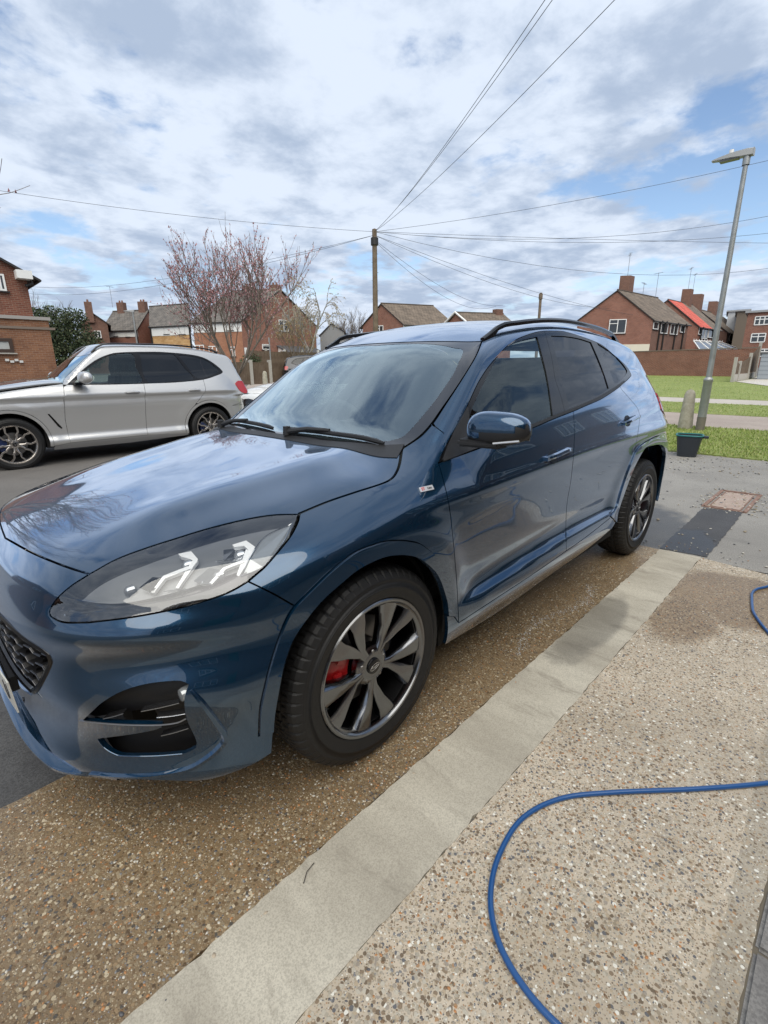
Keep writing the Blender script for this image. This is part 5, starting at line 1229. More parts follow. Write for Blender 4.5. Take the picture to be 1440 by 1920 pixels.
def flat_mat(name, c1, c2, scale, c3=None, rough=.85, fine=180, finecol=.6, bumpd=.0015, wets=(), wetk=.5, streak=None):
    m, N, L, b = nmat(name); t = N_(N, 'ShaderNodeTexCoord'); P = t.outputs['Object']; src = P
    if streak:
        mp = N_(N, 'ShaderNodeMapping'); mp.inputs['Scale'].default_value = streak; L.new(P, mp.inputs[0]); src = mp.outputs[0]
    col = mix_(N, L, mr_(N, L, noise_(N, L, src, scale, 7, .62), .33, .67, 0, 1), c1, c2)
    if c3: col = mix_(N, L, mr_(N, L, noise_(N, L, src, scale * 3.1, 6, .7, .5), .52, .72, 0, .8), col, c3)
    f_ = noise_(N, L, P, fine, 4, .75); col = mix_(N, L, mr_(N, L, f_, .42, .62, 0, finecol), col, tuple(c * .55 for c in c1))
    rg = None
    for w in wets:
        bb = blob_(N, L, P, *w); rg = bb if rg is None else m_(N, L, 'MAXIMUM', rg, bb)
    if rg is not None:
        col = mix_(N, L, rg, col, mix_(N, L, 1.0, col, (wetk, wetk, wetk), 'MULTIPLY')); L.new(mr_(N, L, rg, 0, 1, rough, .4), b.inputs['Roughness'])
    else: b.inputs['Roughness'].default_value = rough
    L.new(col, b.inputs['Base Color'])
    u = N_(N, 'ShaderNodeBump'); u.inputs['Strength'].default_value = .6; u.inputs['Distance'].default_value = bumpd; L.new(m_(N, L, 'ADD', f_, m_(N, L, 'MULTIPLY', noise_(N, L, P, scale * 8, 5, .6), .6)), u.inputs['Height']); L.new(u.outputs[0], b.inputs['Normal'])
    return m
ASPH = flat_mat('asphalt', (.27, .257, .235), (.345, .33, .30), 1.1, (.215, .205, .19), .85, 150, .75, .003, wets=[(-3.3, .35, 1.0, .75, .25)], wetk=.36)
ASPHD = flat_mat('asphalt_patch', (.060, .060, .063), (.085, .085, .088), 2.4, None, .75, 170, .6, .002, wets=[(-3.25, 1.05, .45, .25, .5)], wetk=.55)
ROADM = flat_mat('road_asphalt', (.135, .127, .118), (.17, .16, .15), .6, (.11, .105, .10), .85, 120, .6, .003)
DARKASPH = flat_mat('dark_asphalt', (.07, .07, .072), (.10, .10, .10), 3, (.05, .05, .052), .65, 110, .7, .006)
CONC = flat_mat('trowelled_concrete', (.39, .355, .285), (.56, .52, .425), 3.4, (.27, .24, .19), .8, 240, .5, .0012, wets=[(-1.45, 1.08, .45, .12, .5)], wetk=.62, streak=(1, .35, 1))
CONC2 = aggregate('edging_mortar', (.46, .405, .32), (.7, .65, .52), [(.4, 1.94, .3, .05, .6)], .0)
PATHM = flat_mat('pinkish_path', (.36, .30, .26), (.42, .36, .31), 1.3, (.31, .26, .23), .9, 60, .5, .003)
PATHL = flat_mat('pale_path', (.46, .42, .37), (.52, .48, .43), 1.3, None, .9, 60, .4, .002)
GRASSM = flat_mat('turf', (.20, .25, .06), (.26, .31, .085), .9, (.30, .28, .12), .9, 30, .5, .01)
from mathutils.geometry import delaunay_2d_cdt as _cdt
def drape(name, poly, h, material, dz=0.0, thick=0.0, parent=None, kind='structure', jag=0.0, zf=gz, seed=1):
    Q = resample(np.array(poly, float), h if not jag else min(h, .03))
    if area2(Q) < 0: Q = Q[::-1]
    if jag: Q = Q + np.random.default_rng(seed).normal(0, jag, Q.shape)
    lo, hi = Q.min(0), Q.max(0); gx, gy = np.meshgrid(np.arange(lo[0], hi[0], h), np.arange(lo[1], hi[1], h)); G = np.stack([gx, gy], -1).reshape(-1, 2) + .01
    G = G[inside(Q, G)]; G = G[bdist(Q, G) > h * .4] if len(G) else G
    V2 = [Vector(v) for v in Q] + [Vector(v) for v in G]; r = _cdt(V2, [(i, (i + 1) % len(Q)) for i in range(len(Q))], [], 1, 1e-6)
    V = [(v[0], v[1], float(zf(v[0], v[1])) + dz) for v in r[0]]; F = [tuple(t) for t in r[2]]
    if thick:
        n = len(Q); b0 = len(V); V += [(q[0], q[1], float(zf(q[0], q[1])) + dz) for q in Q] + [(q[0], q[1], float(zf(q[0], q[1])) + dz - thick) for q in Q]
        F += [(b0 + i, b0 + n + i, b0 + n + (i + 1) % n, b0 + (i + 1) % n) for i in range(n)]
    o = mesh_obj(name, V, F, material, parent)
    if kind: o['kind'] = kind
    return o
rect = lambda x0, y0, x1, y1: [(x0, y0), (x1, y0), (x1, y1), (x0, y1)]
# ground: one big sheet, polar grid, following the land
V = [(1, 2, -.012)]; F = []; rr = [2, 4, 6, 7, 8, 10, 13, 17, 22, 30, 40, 55, 75, 100, 140, 200, 300, 500, 900, 1500]; nA = 72
for r_ in rr:
    for k in range(nA):
        a = 2 * math.pi * k / nA; x, y = 1 + r_ * math.cos(a), 2 + r_ * math.sin(a); V.append((x, y, float(gz(x, y)) * (1 if r_ <= 140 else 140 / r_ * .95) - .012 if r_ <= 140 else float(gz(141, 2)) - .012))
for k in range(nA): F.append((0, 1 + k, 1 + (k + 1) % nA))
for i in range(len(rr) - 1):
    for k in range(nA): F.append((1 + i * nA + k, 1 + (i + 1) * nA + k, 1 + (i + 1) * nA + (k + 1) % nA, 1 + i * nA + (k + 1) % nA))
o = mesh_obj('ground', V, F, ROADM); o['kind'] = 'structure'
drape('footway', rect(-7.75, -3.2, -2.94, 14), .4, ASPH, -.006, jag=.006)
drape('drive_asphalt', rect(-2.95, -1.9, 3.2, .18), .5, DARKASPH, -.008)
drape('driveway_slab', [(-2.94, .178), (2.6, .178), (2.6, 1.035), (-2.93, .994)], .25, AGG_L, 0.0, .03, jag=.0012)
drape('concrete_strip', [(-2.935, .996), (2.6, 1.037), (2.6, 1.307), (-2.955, 1.262)], .3, CONC, .002, .03, jag=.0022, seed=3)
drape('driveway_slab', [(-2.95, 1.263), (2.6, 1.308), (2.6, 1.915), (-.35, 1.90), (-1.3, 1.87), (-2.80, 1.9), (-2.90, 1.68)], .25, AGG_R, 0.0, .03, jag=.0014, seed=4)
drape('edging_mortar', [(-2.80, 1.893), (-1.3, 1.864), (-.35, 1.893), (2.6, 1.908), (2.6, 1.965), (-2.8, 1.965)], .2, CONC2, -.0015, .03, jag=.0012, seed=5)
drape('block_paved_drive', rect(-2.8, 2.2, 3.4, 6.2), .5, flat_mat('dark_block_drive', (.085, .075, .065), (.12, .105, .09), 3, (.06, .055, .05), .8, 60, .5, .004), -.007)
drape('asphalt_patch', [(-2.97, .985), (-4.50, .955), (-4.56, 1.27), (-3.0, 1.29)], .2, ASPHD, -.0015, jag=.004, seed=6)
# weathered end of the strip
# block paving at the right edge
BLK = flat_mat('paving_block', (.17, .16, .15), (.23, .22, .205), 9, (.28, .265, .24), .6, 130, .6, .002)
bvm = []
for v_ in range(4):
    b = MB(); rr_ = random.Random(v_); b.box((0, 0, 0), (.192, .094, .05)); b.V = [(x + rr_.uniform(-.003, .003), y + rr_.uniform(-.003, .003), z) for x, y, z in b.V]
    bvm.append(mesh_from('paving_block', b, BLK, bevel=.008))
bed = drape('paving_bed', rect(-2.8, 1.960, 2.6, 2.22), .3, mat('joint_sand', (.14, .12, .09), .95), -.006)
k = 0
for j in range(2):
    for i in range(27):
        x = -2.68 + i * .2 + (.1 if j else 0)
        if x > 2.5: continue
        o = bpy.data.objects.new('paving_block', bvm[k % 4]); link(o, bed); o.location = (x, 2.018 + j * .102, -.021 + random.uniform(-.003, .003)); o.rotation_euler = (random.uniform(-.012, .012), random.uniform(-.012, .012), random.uniform(-.02, .02)); k += 1
# loose and proud pebbles on the near slabs (uncountable)
def pebbles(name, n, boxes, smin_, smax_, mats_, zoff=-.35, seed=2):
    R_ = np.random.default_rng(seed); t = (1 + 5 ** .5) / 2; I = np.array([(-1, t, 0), (1, t, 0), (-1, -t, 0), (1, -t, 0), (0, -1, t), (0, 1, t), (0, -1, -t), (0, 1, -t), (t, 0, -1), (t, 0, 1), (-t, 0, -1), (-t, 0, 1)]); I /= np.linalg.norm(I[0])
    IF = [(0, 11, 5), (0, 5, 1), (0, 1, 7), (0, 7, 10), (0, 10, 11), (1, 5, 9), (5, 11, 4), (11, 10, 2), (10, 7, 6), (7, 1, 8), (3, 9, 4), (3, 4, 2), (3, 2, 6), (3, 6, 8), (3, 8, 9), (4, 9, 5), (2, 4, 11), (6, 2, 10), (8, 6, 7), (9, 8, 1)]
    IF = np.array(IF); ar = np.array([(b_[2] - b_[0]) * (b_[3] - b_[1]) * b_[4] for b_ in boxes]); pick = R_.choice(len(boxes), n, p=ar / ar.sum()); Vs = []; Fs = []; mi = []
    for i in range(n):
        b_ = boxes[pick[i]]; x, y = R_.uniform(b_[0], b_[2]), R_.uniform(b_[1], b_[3]); s_ = smin_ + (smax_ - smin_) * R_.random() ** 2.5
        a = R_.uniform(0, math.pi); e = np.array([s_, s_ * R_.uniform(.55, .9), s_ * .42]); P = I * (1 + R_.normal(0, .07, (12, 1))) * e; c_, s2 = math.cos(a), math.sin(a)
        P = np.stack([P[:, 0] * c_ - P[:, 1] * s2 + x, P[:, 0] * s2 + P[:, 1] * c_ + y, P[:, 2] + s_ * zoff * .42 + float(gz(x, y))], 1); Vs.append(P); Fs.append(IF + 12 * i); mi += [int(R_.integers(len(mats_)))] * 20
    o = mesh_obj(name, np.vstack(Vs), np.vstack(Fs), None, None, True, mats=mats_, midx=mi); o['kind'] = 'stuff'; return o
PM = [mat('pebble_' + nm, c, r_, 0, .5) for nm, c, r_ in (('tan', (.36, .30, .21), .5), ('brown', (.20, .13, .075), .45), ('grey', (.20, .20, .20), .5), ('pale', (.55, .52, .45), .4), ('orange', (.42, .20, .08), .5), ('dark', (.10, .10, .105), .4), ('buff', (.42, .35, .26), .55))]
o = pebbles('pebbles', 21000, [(-.6, 1.30, 1.1, 1.86, 2.2), (-2.6, 1.30, -.6, 1.86, .8), (-.4, .2, 1.6, 1.02, 2.4), (-2.9, .65, -.4, .98, .7)], .0022, .0062, PM); o['label'] = 'small rounded stones standing proud of the exposed-aggregate concrete'
PG = [PM[i] for i in (0, 2, 3, 5, 6, 3)]
o = pebbles('gravel_scatter', 1500, [(-7.7, -.6, -6.2, 3.5, 2.2), (-6.2, -.3, -3.0, 2.6, .5), (-5.6, .85, -4.4, 1.45, 6)], .005, .017, PG, .2, 5); o['label'] = 'loose stone chips along the grass edge'
o = pebbles('gravel_scatter', 260, [(-3.2, 1.0, -2.9, 1.9, 1), (-2.9, .98, 1.6, 1.06, 1), (-1.4, .75, -.9, 1.0, 1.0)], .003, .008, PM, .2, 6); o['label'] = 'loose grit along the edge of the concrete strip'
# soap foam left on the slab beside the sill
R_ = np.random.default_rng(11); V = []; F = []
b = MB()
for i in range(520):
    u = R_.random(); x = -1.95 + u * 1.05; y = .90 + .05 * math.sin(u * 7) + R_.normal(0, .013 + .02 * (R_.random() < .3)) - .10 * max(0, .35 - u); s_ = R_.uniform(.0012, .0038)
    b.add([(x + s_ * math.cos(a_), y + s_ * math.sin(a_) * .8, .0015) for a_ in np.linspace(0, 2 * math.pi, 7)[:-1]] + [(x, y, .0015 + s_ * .6)], [(k_, (k_ + 1) % 6, 6) for k_ in range(6)], True)
o = b.build('soap_foam', mat('foam', (.42, .41, .39), .4)); o['kind'] = 'stuff'; o['label'] = 'drying soap foam on the wet pebbled slab'
# stray twig on the strip
b = MB(); b.tube([(.42, 1.045, .006), (.45, 1.052, .008), (.475, 1.07, .006)], .0012, 5); o = b.build('twig', mat('twig_bark', (.05, .04, .03), .8)); tag(o, 'tiny dark twig lying on the pale concrete strip', 'twig')
# garden hose
HOSE = mat('hose_blue', (.012, .075, .235), .32, 0, .5, .4)
def hose_path(L, z=.0085):
    c = crom([(p[0], p[1]) for p in L], 14); return [(q[0], q[1], z) for q in c]
b = MB(); b.tube(hose_path([(-1.9, 4.2), (-1.6, 3.0), (-1.25, 2.30), (-1.0, 2.08), (-.79, 1.92), (-.6, 1.755), (-.4, 1.565), (-.26, 1.452), (-.11, 1.398), (.04, 1.408), (.15, 1.448), (.225, 1.510), (.268, 1.59), (.285, 1.69), (.27, 1.82), (.20, 1.98), (.1, 2.2), (-.1, 2.9), (.2, 3.8), (1.2, 4.6)]), .0078, 12)
o = b.build('hose', HOSE); tag(o, 'blue garden hose curving across the pebbled concrete at lower right', 'hose')
b = MB(); b.tube(hose_path([(-4.0, 4.0), (-3.6, 2.8), (-3.1, 1.95), (-2.85, 1.76), (-2.66, 1.69), (-2.56, 1.645), (-2.47, 1.635), (-2.39, 1.645), (-2.28, 1.662), (-2.16, 1.69), (-1.98, 1.77), (-1.75, 1.9), (-1.5, 2.15), (-1.45, 2.9), (-1.9, 4.2)]), .0078, 12)
o = b.build('hose', HOSE); tag(o, 'loop of blue hose at the right edge, beside the wet patch of slab', 'hose')
# manhole cover sunk in the footway
mh = empty('manhole_cover', (-5.0, 1.11, -.006), 0, 'rusty square inspection cover with concrete infill set in the grey footway', 'manhole cover')
IR = mat('rusty_iron', (.22, .12, .085), .75, .2, noise=(30, .8, (.34, .24, .19))); INF = flat_mat('cover_infill', (.40, .30, .25), (.47, .38, .32), 8, (.30, .24, .2), .9, 140, .6, .003)
b = MB()
for s_ in (-1, 1): b.box((0, s_ * .170, .004), (.92, .035, .012)); b.box((s_ * .445, 0, .004), (.035, .34, .012)); b.box((0, s_ * .128, .003), (.80, .012, .010)); b.box((s_ * .395, 0, .003), (.012, .26, .010))
b.build('frame', IR, mh, bevel=.002); b = MB(); b.box((0, 0, .001), (.77, .24, .008)); b.build('infill', INF, mh)
# lawns and paths
def turf(name, poly, n, label, hmax=.05, seed=1, seg=None):
    drape(name, poly, 1.2, GRASSM, .012, .05, jag=.012, seed=seed)
    R_ = np.random.default_rng(seed); Q = np.array(poly, float); lo, hi = Q.min(0), Q.max(0); G = np.stack([R_.uniform(lo[0], hi[0], n * 2), R_.uniform(lo[1], hi[1], n * 2)], 1); G = G[inside(Q, G)][:n]; m = len(G)
    a = R_.uniform(0, 2 * math.pi, m); w = R_.uniform(.004, .010, m); h = R_.uniform(.4, 1, m) * hmax; z = gz(G[:, 0], G[:, 1]) + .01; le = R_.normal(0, .4, (m, 2)) * h[:, None]
    A = np.stack([G[:, 0] - np.cos(a) * w, G[:, 1] - np.sin(a) * w, z], 1); B = np.stack([G[:, 0] + np.cos(a) * w, G[:, 1] + np.sin(a) * w, z], 1); Cc = np.stack([G[:, 0] + le[:, 0], G[:, 1] + le[:, 1], z + h], 1)
    V = np.stack([A, B, Cc], 1).reshape(-1, 3); F = np.arange(3 * m).reshape(-1, 3); mi = R_.integers(0, 4, m)
    o = mesh_obj('grass', V, F, None, None, False, mats=GRM, midx=mi.tolist()); o['kind'] = 'stuff'; o['label'] = label
GRM = [mat('blade_' + nm, c, .6) for nm, c in (('a', (.22, .30, .06)), ('b', (.30, .38, .09)), ('c', (.15, .215, .045)), ('d', (.40, .40, .18)))]
turf('lawn_verge', [(-7.72, -3.2), (-7.70, 7), (-11.1, 7), (-11.05, -3.6)], 42000, 'short green grass of the verge beside the footway', .05, 3)
drape('path', [(-11.1, -3.6), (-11.15, 8), (-13.7, 8), (-13.85, -5)], .8, PATHM, .004)
turf('lawn', [(-13.85, -5.2), (-13.7, 9), (-16.6, 9), (-17.3, -6)], 16000, 'strip of grass between the two paths', .04, 4)
drape('path', [(-17.3, -6), (-16.6, 9), (-18.4, 9), (-19.3, -7)], .8, PATHL, .004)
turf('lawn', [(-19.3, -7.6), (-18.4, 10), (-38.0, 8), (-40.5, -14)], 36000, 'mown green in front of the brick garden wall', .045, 5)
drape('driveway', [(-27.6, -1.45), (-31.3, -3.3), (-34.6, -3.1), (-38.4, -3.4), (-38.0, 12), (-26, 12)], 1.0, mat('pale_concrete', (.52, .49, .45), .85), .03)
drape('pavement', [(-11.5, -19.8), (-26, -41), (-30, -38.5), (-14.5, -17.5)], 1.5, PATHM, .005)
drape('lawn', [(-8, -16), (-14.5, -17.5), (-30, -38.5), (-38, -32), (-22, -8), (-9, -4)], 1.5, GRASSM, .0)
# ------------------------------------------------------------------ buildings
def brick_mat(name, c1, c2, mortar, bw=.225, rh=.075, stain=.35):
    m, N, L, b = nmat(name); t = N_(N, 'ShaderNodeTexCoord'); U = t.outputs['UV']
    br = N_(N, 'ShaderNodeTexBrick'); br.inputs['Scale'].default_value = 1; br.inputs['Brick Width'].default_value = bw; br.inputs['Row Height'].default_value = rh; br.inputs['Mortar Size'].default_value = .006; br.inputs['Mortar Smooth'].default_value = .2; br.inputs['Bias'].default_value = -.1
    br.inputs['Color1'].default_value = (*c1, 1); br.inputs['Color2'].default_value = (*c2, 1); br.inputs['Mortar'].default_value = (*mortar, 1); L.new(U, br.inputs['Vector'])
    n = noise_(N, L, U, .9, 6, .6); col = mix_(N, L, mr_(N, L, n, .40, .70, 0, stain), br.outputs[0], tuple(c * .5 for c in c1)); n2 = noise_(N, L, U, 9, 3, .6); col = mix_(N, L, mr_(N, L, n2, .5, .75, 0, .5), col, c2)
    L.new(col, b.inputs['Base Color']); b.inputs['Roughness'].default_value = .9
    u = N_(N, 'ShaderNodeBump'); u.invert = True; u.inputs['Strength'].default_value = .5; u.inputs['Distance'].default_value = .008; L.new(br.outputs['Fac'], u.inputs['Height']); L.new(u.outputs[0], b.inputs['Normal']); return m
BR_RED = brick_mat('red_brick', (.205, .082, .055), (.275, .115, .075), (.36, .30, .25)); BR_DK = brick_mat('dark_brick', (.145, .072, .052), (.20, .10, .068), (.20, .16, .13))
BR_NEAR = brick_mat('brown_brick', (.15, .052, .034), (.22, .082, .05), (.30, .235, .18), stain=.5); BR_NEAR2 = brick_mat('tan_brick', (.18, .075, .040), (.27, .125, .062), (.32, .25, .19), stain=.5)
BR_OR = brick_mat('orange_brick', (.30, .125, .07), (.37, .165, .09), (.40, .30, .22)); BR_YE = brick_mat('ochre_stone', (.46, .26, .10), (.60, .40, .20), (.30, .18, .08), .42, .16)
def tile_mat(name, c1, c2):
    m, N, L, b = nmat(name); t = N_(N, 'ShaderNodeTexCoord'); U = t.outputs['UV']; br = N_(N, 'ShaderNodeTexBrick'); br.inputs['Scale'].default_value = 1; br.inputs['Brick Width'].default_value = .33; br.inputs['Row Height'].default_value = .32; br.inputs['Mortar Size'].default_value = .018
    br.inputs['Color1'].default_value = (*c1, 1); br.inputs['Color2'].default_value = (*c2, 1); br.inputs['Mortar'].default_value = (*[c * .35 for c in c1], 1); L.new(U, br.inputs['Vector'])
    col = mix_(N, L, mr_(N, L, noise_(N, L, U, 1.2, 6, .65), .4, .68, 0, .7), br.outputs[0], tuple(c * 1.45 for c in c2)); L.new(col, b.inputs['Base Color']); b.inputs['Roughness'].default_value = .85
    u = N_(N, 'ShaderNodeBump'); u.invert = True; u.inputs['Strength'].default_value = .7; u.inputs['Distance'].default_value = .02; L.new(br.outputs['Fac'], u.inputs['Height']); L.new(u.outputs[0], b.inputs['Normal']); return m
TL_BR = tile_mat('brown_tiles', (.125, .10, .078), (.165, .13, .10)); TL_GR = tile_mat('grey_tiles', (.10, .092, .085), (.14, .125, .11)); TL_RED = tile_mat('red_tiles', (.48, .085, .06), (.55, .12, .085))
UPVC = mat('white_upvc', (.78, .78, .76), .4); PANE = mat('window_pane', (.035, .04, .045), .05, 0, .6, .5); CURT = mat('net_curtain', (.42, .43, .42), .3, 0, .5, .5); CLAD = mat('white_cladding', (.74, .74, .71), .6, bump=(8, .2, .01)); SOFF = mat('dark_pipe', (.025, .023, .022), .5); CREAM = mat('cream_render', (.66, .62, .50), .8, noise=(.8, .3, (.55, .52, .42)))
WOOD = mat('fence_wood', (.105, .072, .048), .85, noise=(3, .8, (.16, .12, .085))); CPOST = mat('concrete_post', (.42, .40, .36), .85, noise=(20, .6, (.30, .28, .25))); GALV = mat('galvanised', (.36, .38, .385), .45, .5, noise=(6, .8, (.26, .27, .26)))
def uv_obj(name, quads, material, parent=None):
    """quads: list of (corner points, uv corners)"""
    V = []; F = []; UV = []
    for P, T in quads: F.append(tuple(range(len(V), len(V) + len(P)))); V += [tuple(map(float, p)) for p in P]; UV += T
    o = mesh_obj(name, V, F, material, parent); uvl = o.data.uv_layers.new(name='UVMap'); uvl.data.foreach_set('uv', [float(c) for t in UV for c in t]); return o
class House:
    def __init__(s, A, B, C_, ze, zr, z0, label, wall=BR_RED, roof=TL_BR, hip=0.0, over=.28, group=None, name='house', base=None):
        s.A, s.B, s.C = [np.array(p[:2], float) for p in (A, B, C_)]; s.D = s.A + (s.C - s.B); s.ze, s.zr, s.z0 = ze, zr, z0
        s.root = empty(name, (s.B[0], s.B[1], z0), 0, label, 'house', group); s.org = np.array([s.B[0], s.B[1], z0]); s.wallm = wall
        e1 = s.C - s.B; s.L1 = np.linalg.norm(e1); s.e1 = e1 / s.L1; e2 = s.A - s.B; s.L2 = np.linalg.norm(e2); s.e2 = e2 / s.L2
        l = lambda xy, z: np.array([xy[0], xy[1], z]) - s.org
        for P0, P1, L_, gab in ((s.B, s.A, s.L2, 1), (s.A, s.D, s.L1, 0), (s.D, s.C, s.L2, 1), (s.C, s.B, s.L1, 0)):
            M_ = (P0 + P1) / 2; zp = zr if (gab and not hip) else ze
            pts = [l(P0, z0 - .6), l(P1, z0 - .6), l(P1, ze)] + ([l(M_, zr)] if zp > ze else []) + [l(P0, ze)]; uv = [(0, -.6), (L_, -.6), (L_, ze - z0)] + ([(L_ / 2, zr - z0)] if zp > ze else []) + [(0, ze - z0)]
            uv_obj('wall', [(pts, uv)], wall, s.root)
        # roof
        up = (zr - ze) / (s.L2 / 2); q1, q2 = s.e1 * over * .6, s.e2 * over; th = .10
        r0 = (s.A + s.B) / 2 - s.e1 * (over * .6 - hip); r1 = (s.D + s.C) / 2 + s.e1 * (over * .6 - hip); zE = ze - up * over + .05; zR = zr + .07; sl = math.hypot(s.L2 / 2 + over, zR - zE)
        b0, c0, a0, d0 = s.B - q1 - q2, s.C + q1 - q2, s.A - q1 + q2, s.D + q1 + q2
        Q = [([l(b0, zE), l(c0, zE), l(r1, zR), l(r0, zR)], [(0, 0), (s.L1, 0), (s.L1 - hip, sl), (hip, sl)]), ([l(d0, zE), l(a0, zE), l(r0, zR), l(r1, zR)], [(0, 0), (s.L1, 0), (s.L1 - hip, sl), (hip, sl)])]
        if hip: Q += [([l(a0, zE), l(b0, zE), l(r0, zR)], [(0, 0), (s.L2, 0), (s.L2 / 2, sl)]), ([l(c0, zE), l(d0, zE), l(r1, zR)], [(0, 0), (s.L2, 0), (s.L2 / 2, sl)])]
        s.roof = uv_obj('roof', Q, roof, s.root)
        V = []; F = []
        for p, z in ((b0, zE), (c0, zE), (r1, zR), (r0, zR), (d0, zE), (a0, zE)): V += [tuple(l(p, z) - [0, 0, .004]), tuple(l(p, z) - [0, 0, .004 + th])]
        for i, j in ((0, 1), (0, 3), (3, 5), (1, 2), (2, 4), (4, 5)): F.append((2 * i, 2 * j, 2 * j + 1, 2 * i + 1))
        mesh_obj('bargeboard', V, F, SOFF, s.root)
        b = MB(); 
        for p, q in ((b0, c0), (a0, d0)): b = MB(); b.tube([tuple(l(p, zE - .06)), tuple(l(q, zE - .06))], .055, 6); b.build('gutter', SOFF, s.root)
        b = MB(); b.tube([tuple(l(r0, zR + .02)), tuple(l(r1, zR + .02))], .07, 6); b.build('ridge_tiles', roof, s.root)
    def face(s, f):       # origin, direction, outward normal
        P0, d = {'g': (s.B, s.e2), 'f': (s.B, s.e1), 'g2': (s.C, s.e2), 'f2': (s.A, s.e1)}[f]
        n = np.array([d[1], -d[0]]); cen_ = (s.A + s.C) / 2
        if n @ (P0 - cen_) < 0: n = -n
        return P0, d, n
    def onface(s, f, u, v):
        P0, d, n = s.face(f); D = np.array([(u - 720) / CF, (v - 960) / CF, 1.]) @ CR; t = ((P0 - CC[:2]) @ n) / (D[:2] @ n); P = CC + t * D; return (P[:2] - P0) @ d, P[2]
    def window(s, f, box=None, at=None, cols=2, transom=.3, frame=UPVC, pane=PANE, sill=True, fw=.07):
        P0, d, n = s.face(f)
        if box: u0, z1 = s.onface(f, box[0], box[1]); u1, z0 = s.onface(f, box[2], box[3]); u0, u1 = sorted((u0, u1))
        else: u0, u1, z0, z1 = at
        R = Matrix(((d[0], n[0], 0), (d[1], n[1], 0), (0, 0, 1))); c = lambda u, z, o_: tuple(np.r_[P0 + d * u + n * o_, z] - s.org); w, h = u1 - u0, z1 - z0
        b = MB()
        for uu in (u0 + fw / 2, u1 - fw / 2): b.box(c(uu, (z0 + z1) / 2, .02), (fw, .08, h), R)
        for zz in (z0 + fw / 2, z1 - fw / 2): b.box(c((u0 + u1) / 2, zz, .021), (w, .076, fw), R)
        for k in range(1, cols): b.box(c(u0 + w * k / cols, (z0 + z1) / 2, .022), (fw, .07, h - .01), R)
        if transom:
            k = cols - 1; b.box(c(u0 + w * (k + .5) / cols, z1 - h * transom, .024), (w / cols, .064, fw * .8), R)
        o = b.build('window', frame, s.root)
        p = MB(); p.box(c((u0 + u1) / 2, (z0 + z1) / 2, .006), (w - .02, .02, h - .02), R); p.build('pane', pane, o)
        if sill: p = MB(); p.box(c((u0 + u1) / 2, z0 - .04, .05), (w + .16, .16, .05), R); p.build('sill', SOFF if sill == 1 else sill, o)
        return o
    def slab(s, f, u0, u1, z0, z1, material, name, off=.03, th=.06):
        P0, d, n = s.face(f); R = Matrix(((d[0], n[0], 0), (d[1], n[1], 0), (0, 0, 1))); b = MB(); b.box(tuple(np.r_[P0 + d * (u0 + u1) / 2 + n * off, (z0 + z1) / 2] - s.org), (abs(u1 - u0), th, z1 - z0), R); return b.build(name, material, s.root)
    def slab_uv(s, f, u0, u1, z0, z1, material, name, off=.02):
        P0, d, n = s.face(f); c = lambda u, z: np.r_[P0 + d * u + n * off, z] - s.org; return uv_obj(name, [([c(u0, z0), c(u1, z0), c(u1, z1), c(u0, z1)], [(u0, z0), (u1, z0), (u1, z1), (u0, z1)])], material, s.root)
    def pipe(s, f, u, r=.045, z1=None):
        P0, d, n = s.face(f); p = P0 + d * u + n * .09; b = MB(); b.tube([tuple(np.r_[p + n * .2, s.ze - .1] - s.org), tuple(np.r_[p, s.ze - .4] - s.org), tuple(np.r_[p, s.z0] - s.org)], r, 6); return b.build('downpipe', SOFF, s.root)
    def chimney(s, t, w=.9, dd=.55, h=1.1, across=0.0, pots=2, m_=None):
        c = (s.A + s.B) / 2 + s.e1 * s.L1 * t + s.e2 * across; a, q = s.e1 * w / 2, s.e2 * dd / 2; z0, z1 = s.zr - .9, s.zr + h; l = lambda xy, z: np.array([xy[0], xy[1], z]) - s.org
        cs = [c - a - q, c + a - q, c + a + q, c - a + q]; Q = []
        for i in range(4):
            p, r = cs[i], cs[(i + 1) % 4]; L_ = np.linalg.norm(r - p); Q.append(([l(p, z0), l(r, z0), l(r, z1), l(p, z1)], [(0, 0), (L_, 0), (L_, z1 - z0), (0, z1 - z0)]))
        Q.append(([l(p, z1) for p in cs], [(0, 0), (w, 0), (w, dd), (0, dd)])); o = uv_obj('chimney', Q, m_ or s.wallm, s.root)
        b = MB()
        for k in range(pots): b.lathe([(.09, 0), (.11, .02), (.09, .24), (.0, .24)], 8, 'Z', tuple(l(c + s.e1 * (k - (pots - 1) / 2) * .35, z1)))
        if pots: b.build('chimney_pot', mat('terracotta', (.20, .10, .07), .8), o)
        return c, z1
def aerial(p, h, label, w=1.1, az=.4, n=7):
    b = MB(); b.tube([(0, 0, 0), (0, 0, h)], .022, 6); dx, dy = math.cos(az), math.sin(az); b.tube([(-dx * w * .5, -dy * w * .5, h - .05), (dx * w * .5, dy * w * .5, h - .05)], .016, 5)
    for k in range(n): t = -.5 + k / (n - 1); b.tube([(dx * w * t - dy * .16, dy * w * t + dx * .16, h - .05), (dx * w * t + dy * .16, dy * w * t - dx * .16, h - .05)], .009, 4)
    o = b.build('tv_aerial', mat('aerial_metal', (.30, .31, .32), .4, .7)); o.location = tuple(p); tag(o, label, 'aerial'); return o
P2 = lambda u, v, ze: px(u, v, 2, ze)
def ridge_z(A, B, u, v):
    """height on the vertical above mid(A,B) where the sight line of (u, v) passes"""
    M_ = (np.array(A[:2]) + np.array(B[:2])) / 2; D = np.array([(u - 720) / CF, (v - 960) / CF, 1.]) @ CR; t = np.linalg.norm(M_ - CC[:2]) / np.linalg.norm(D[:2]); return CC[2] + t * D[2]
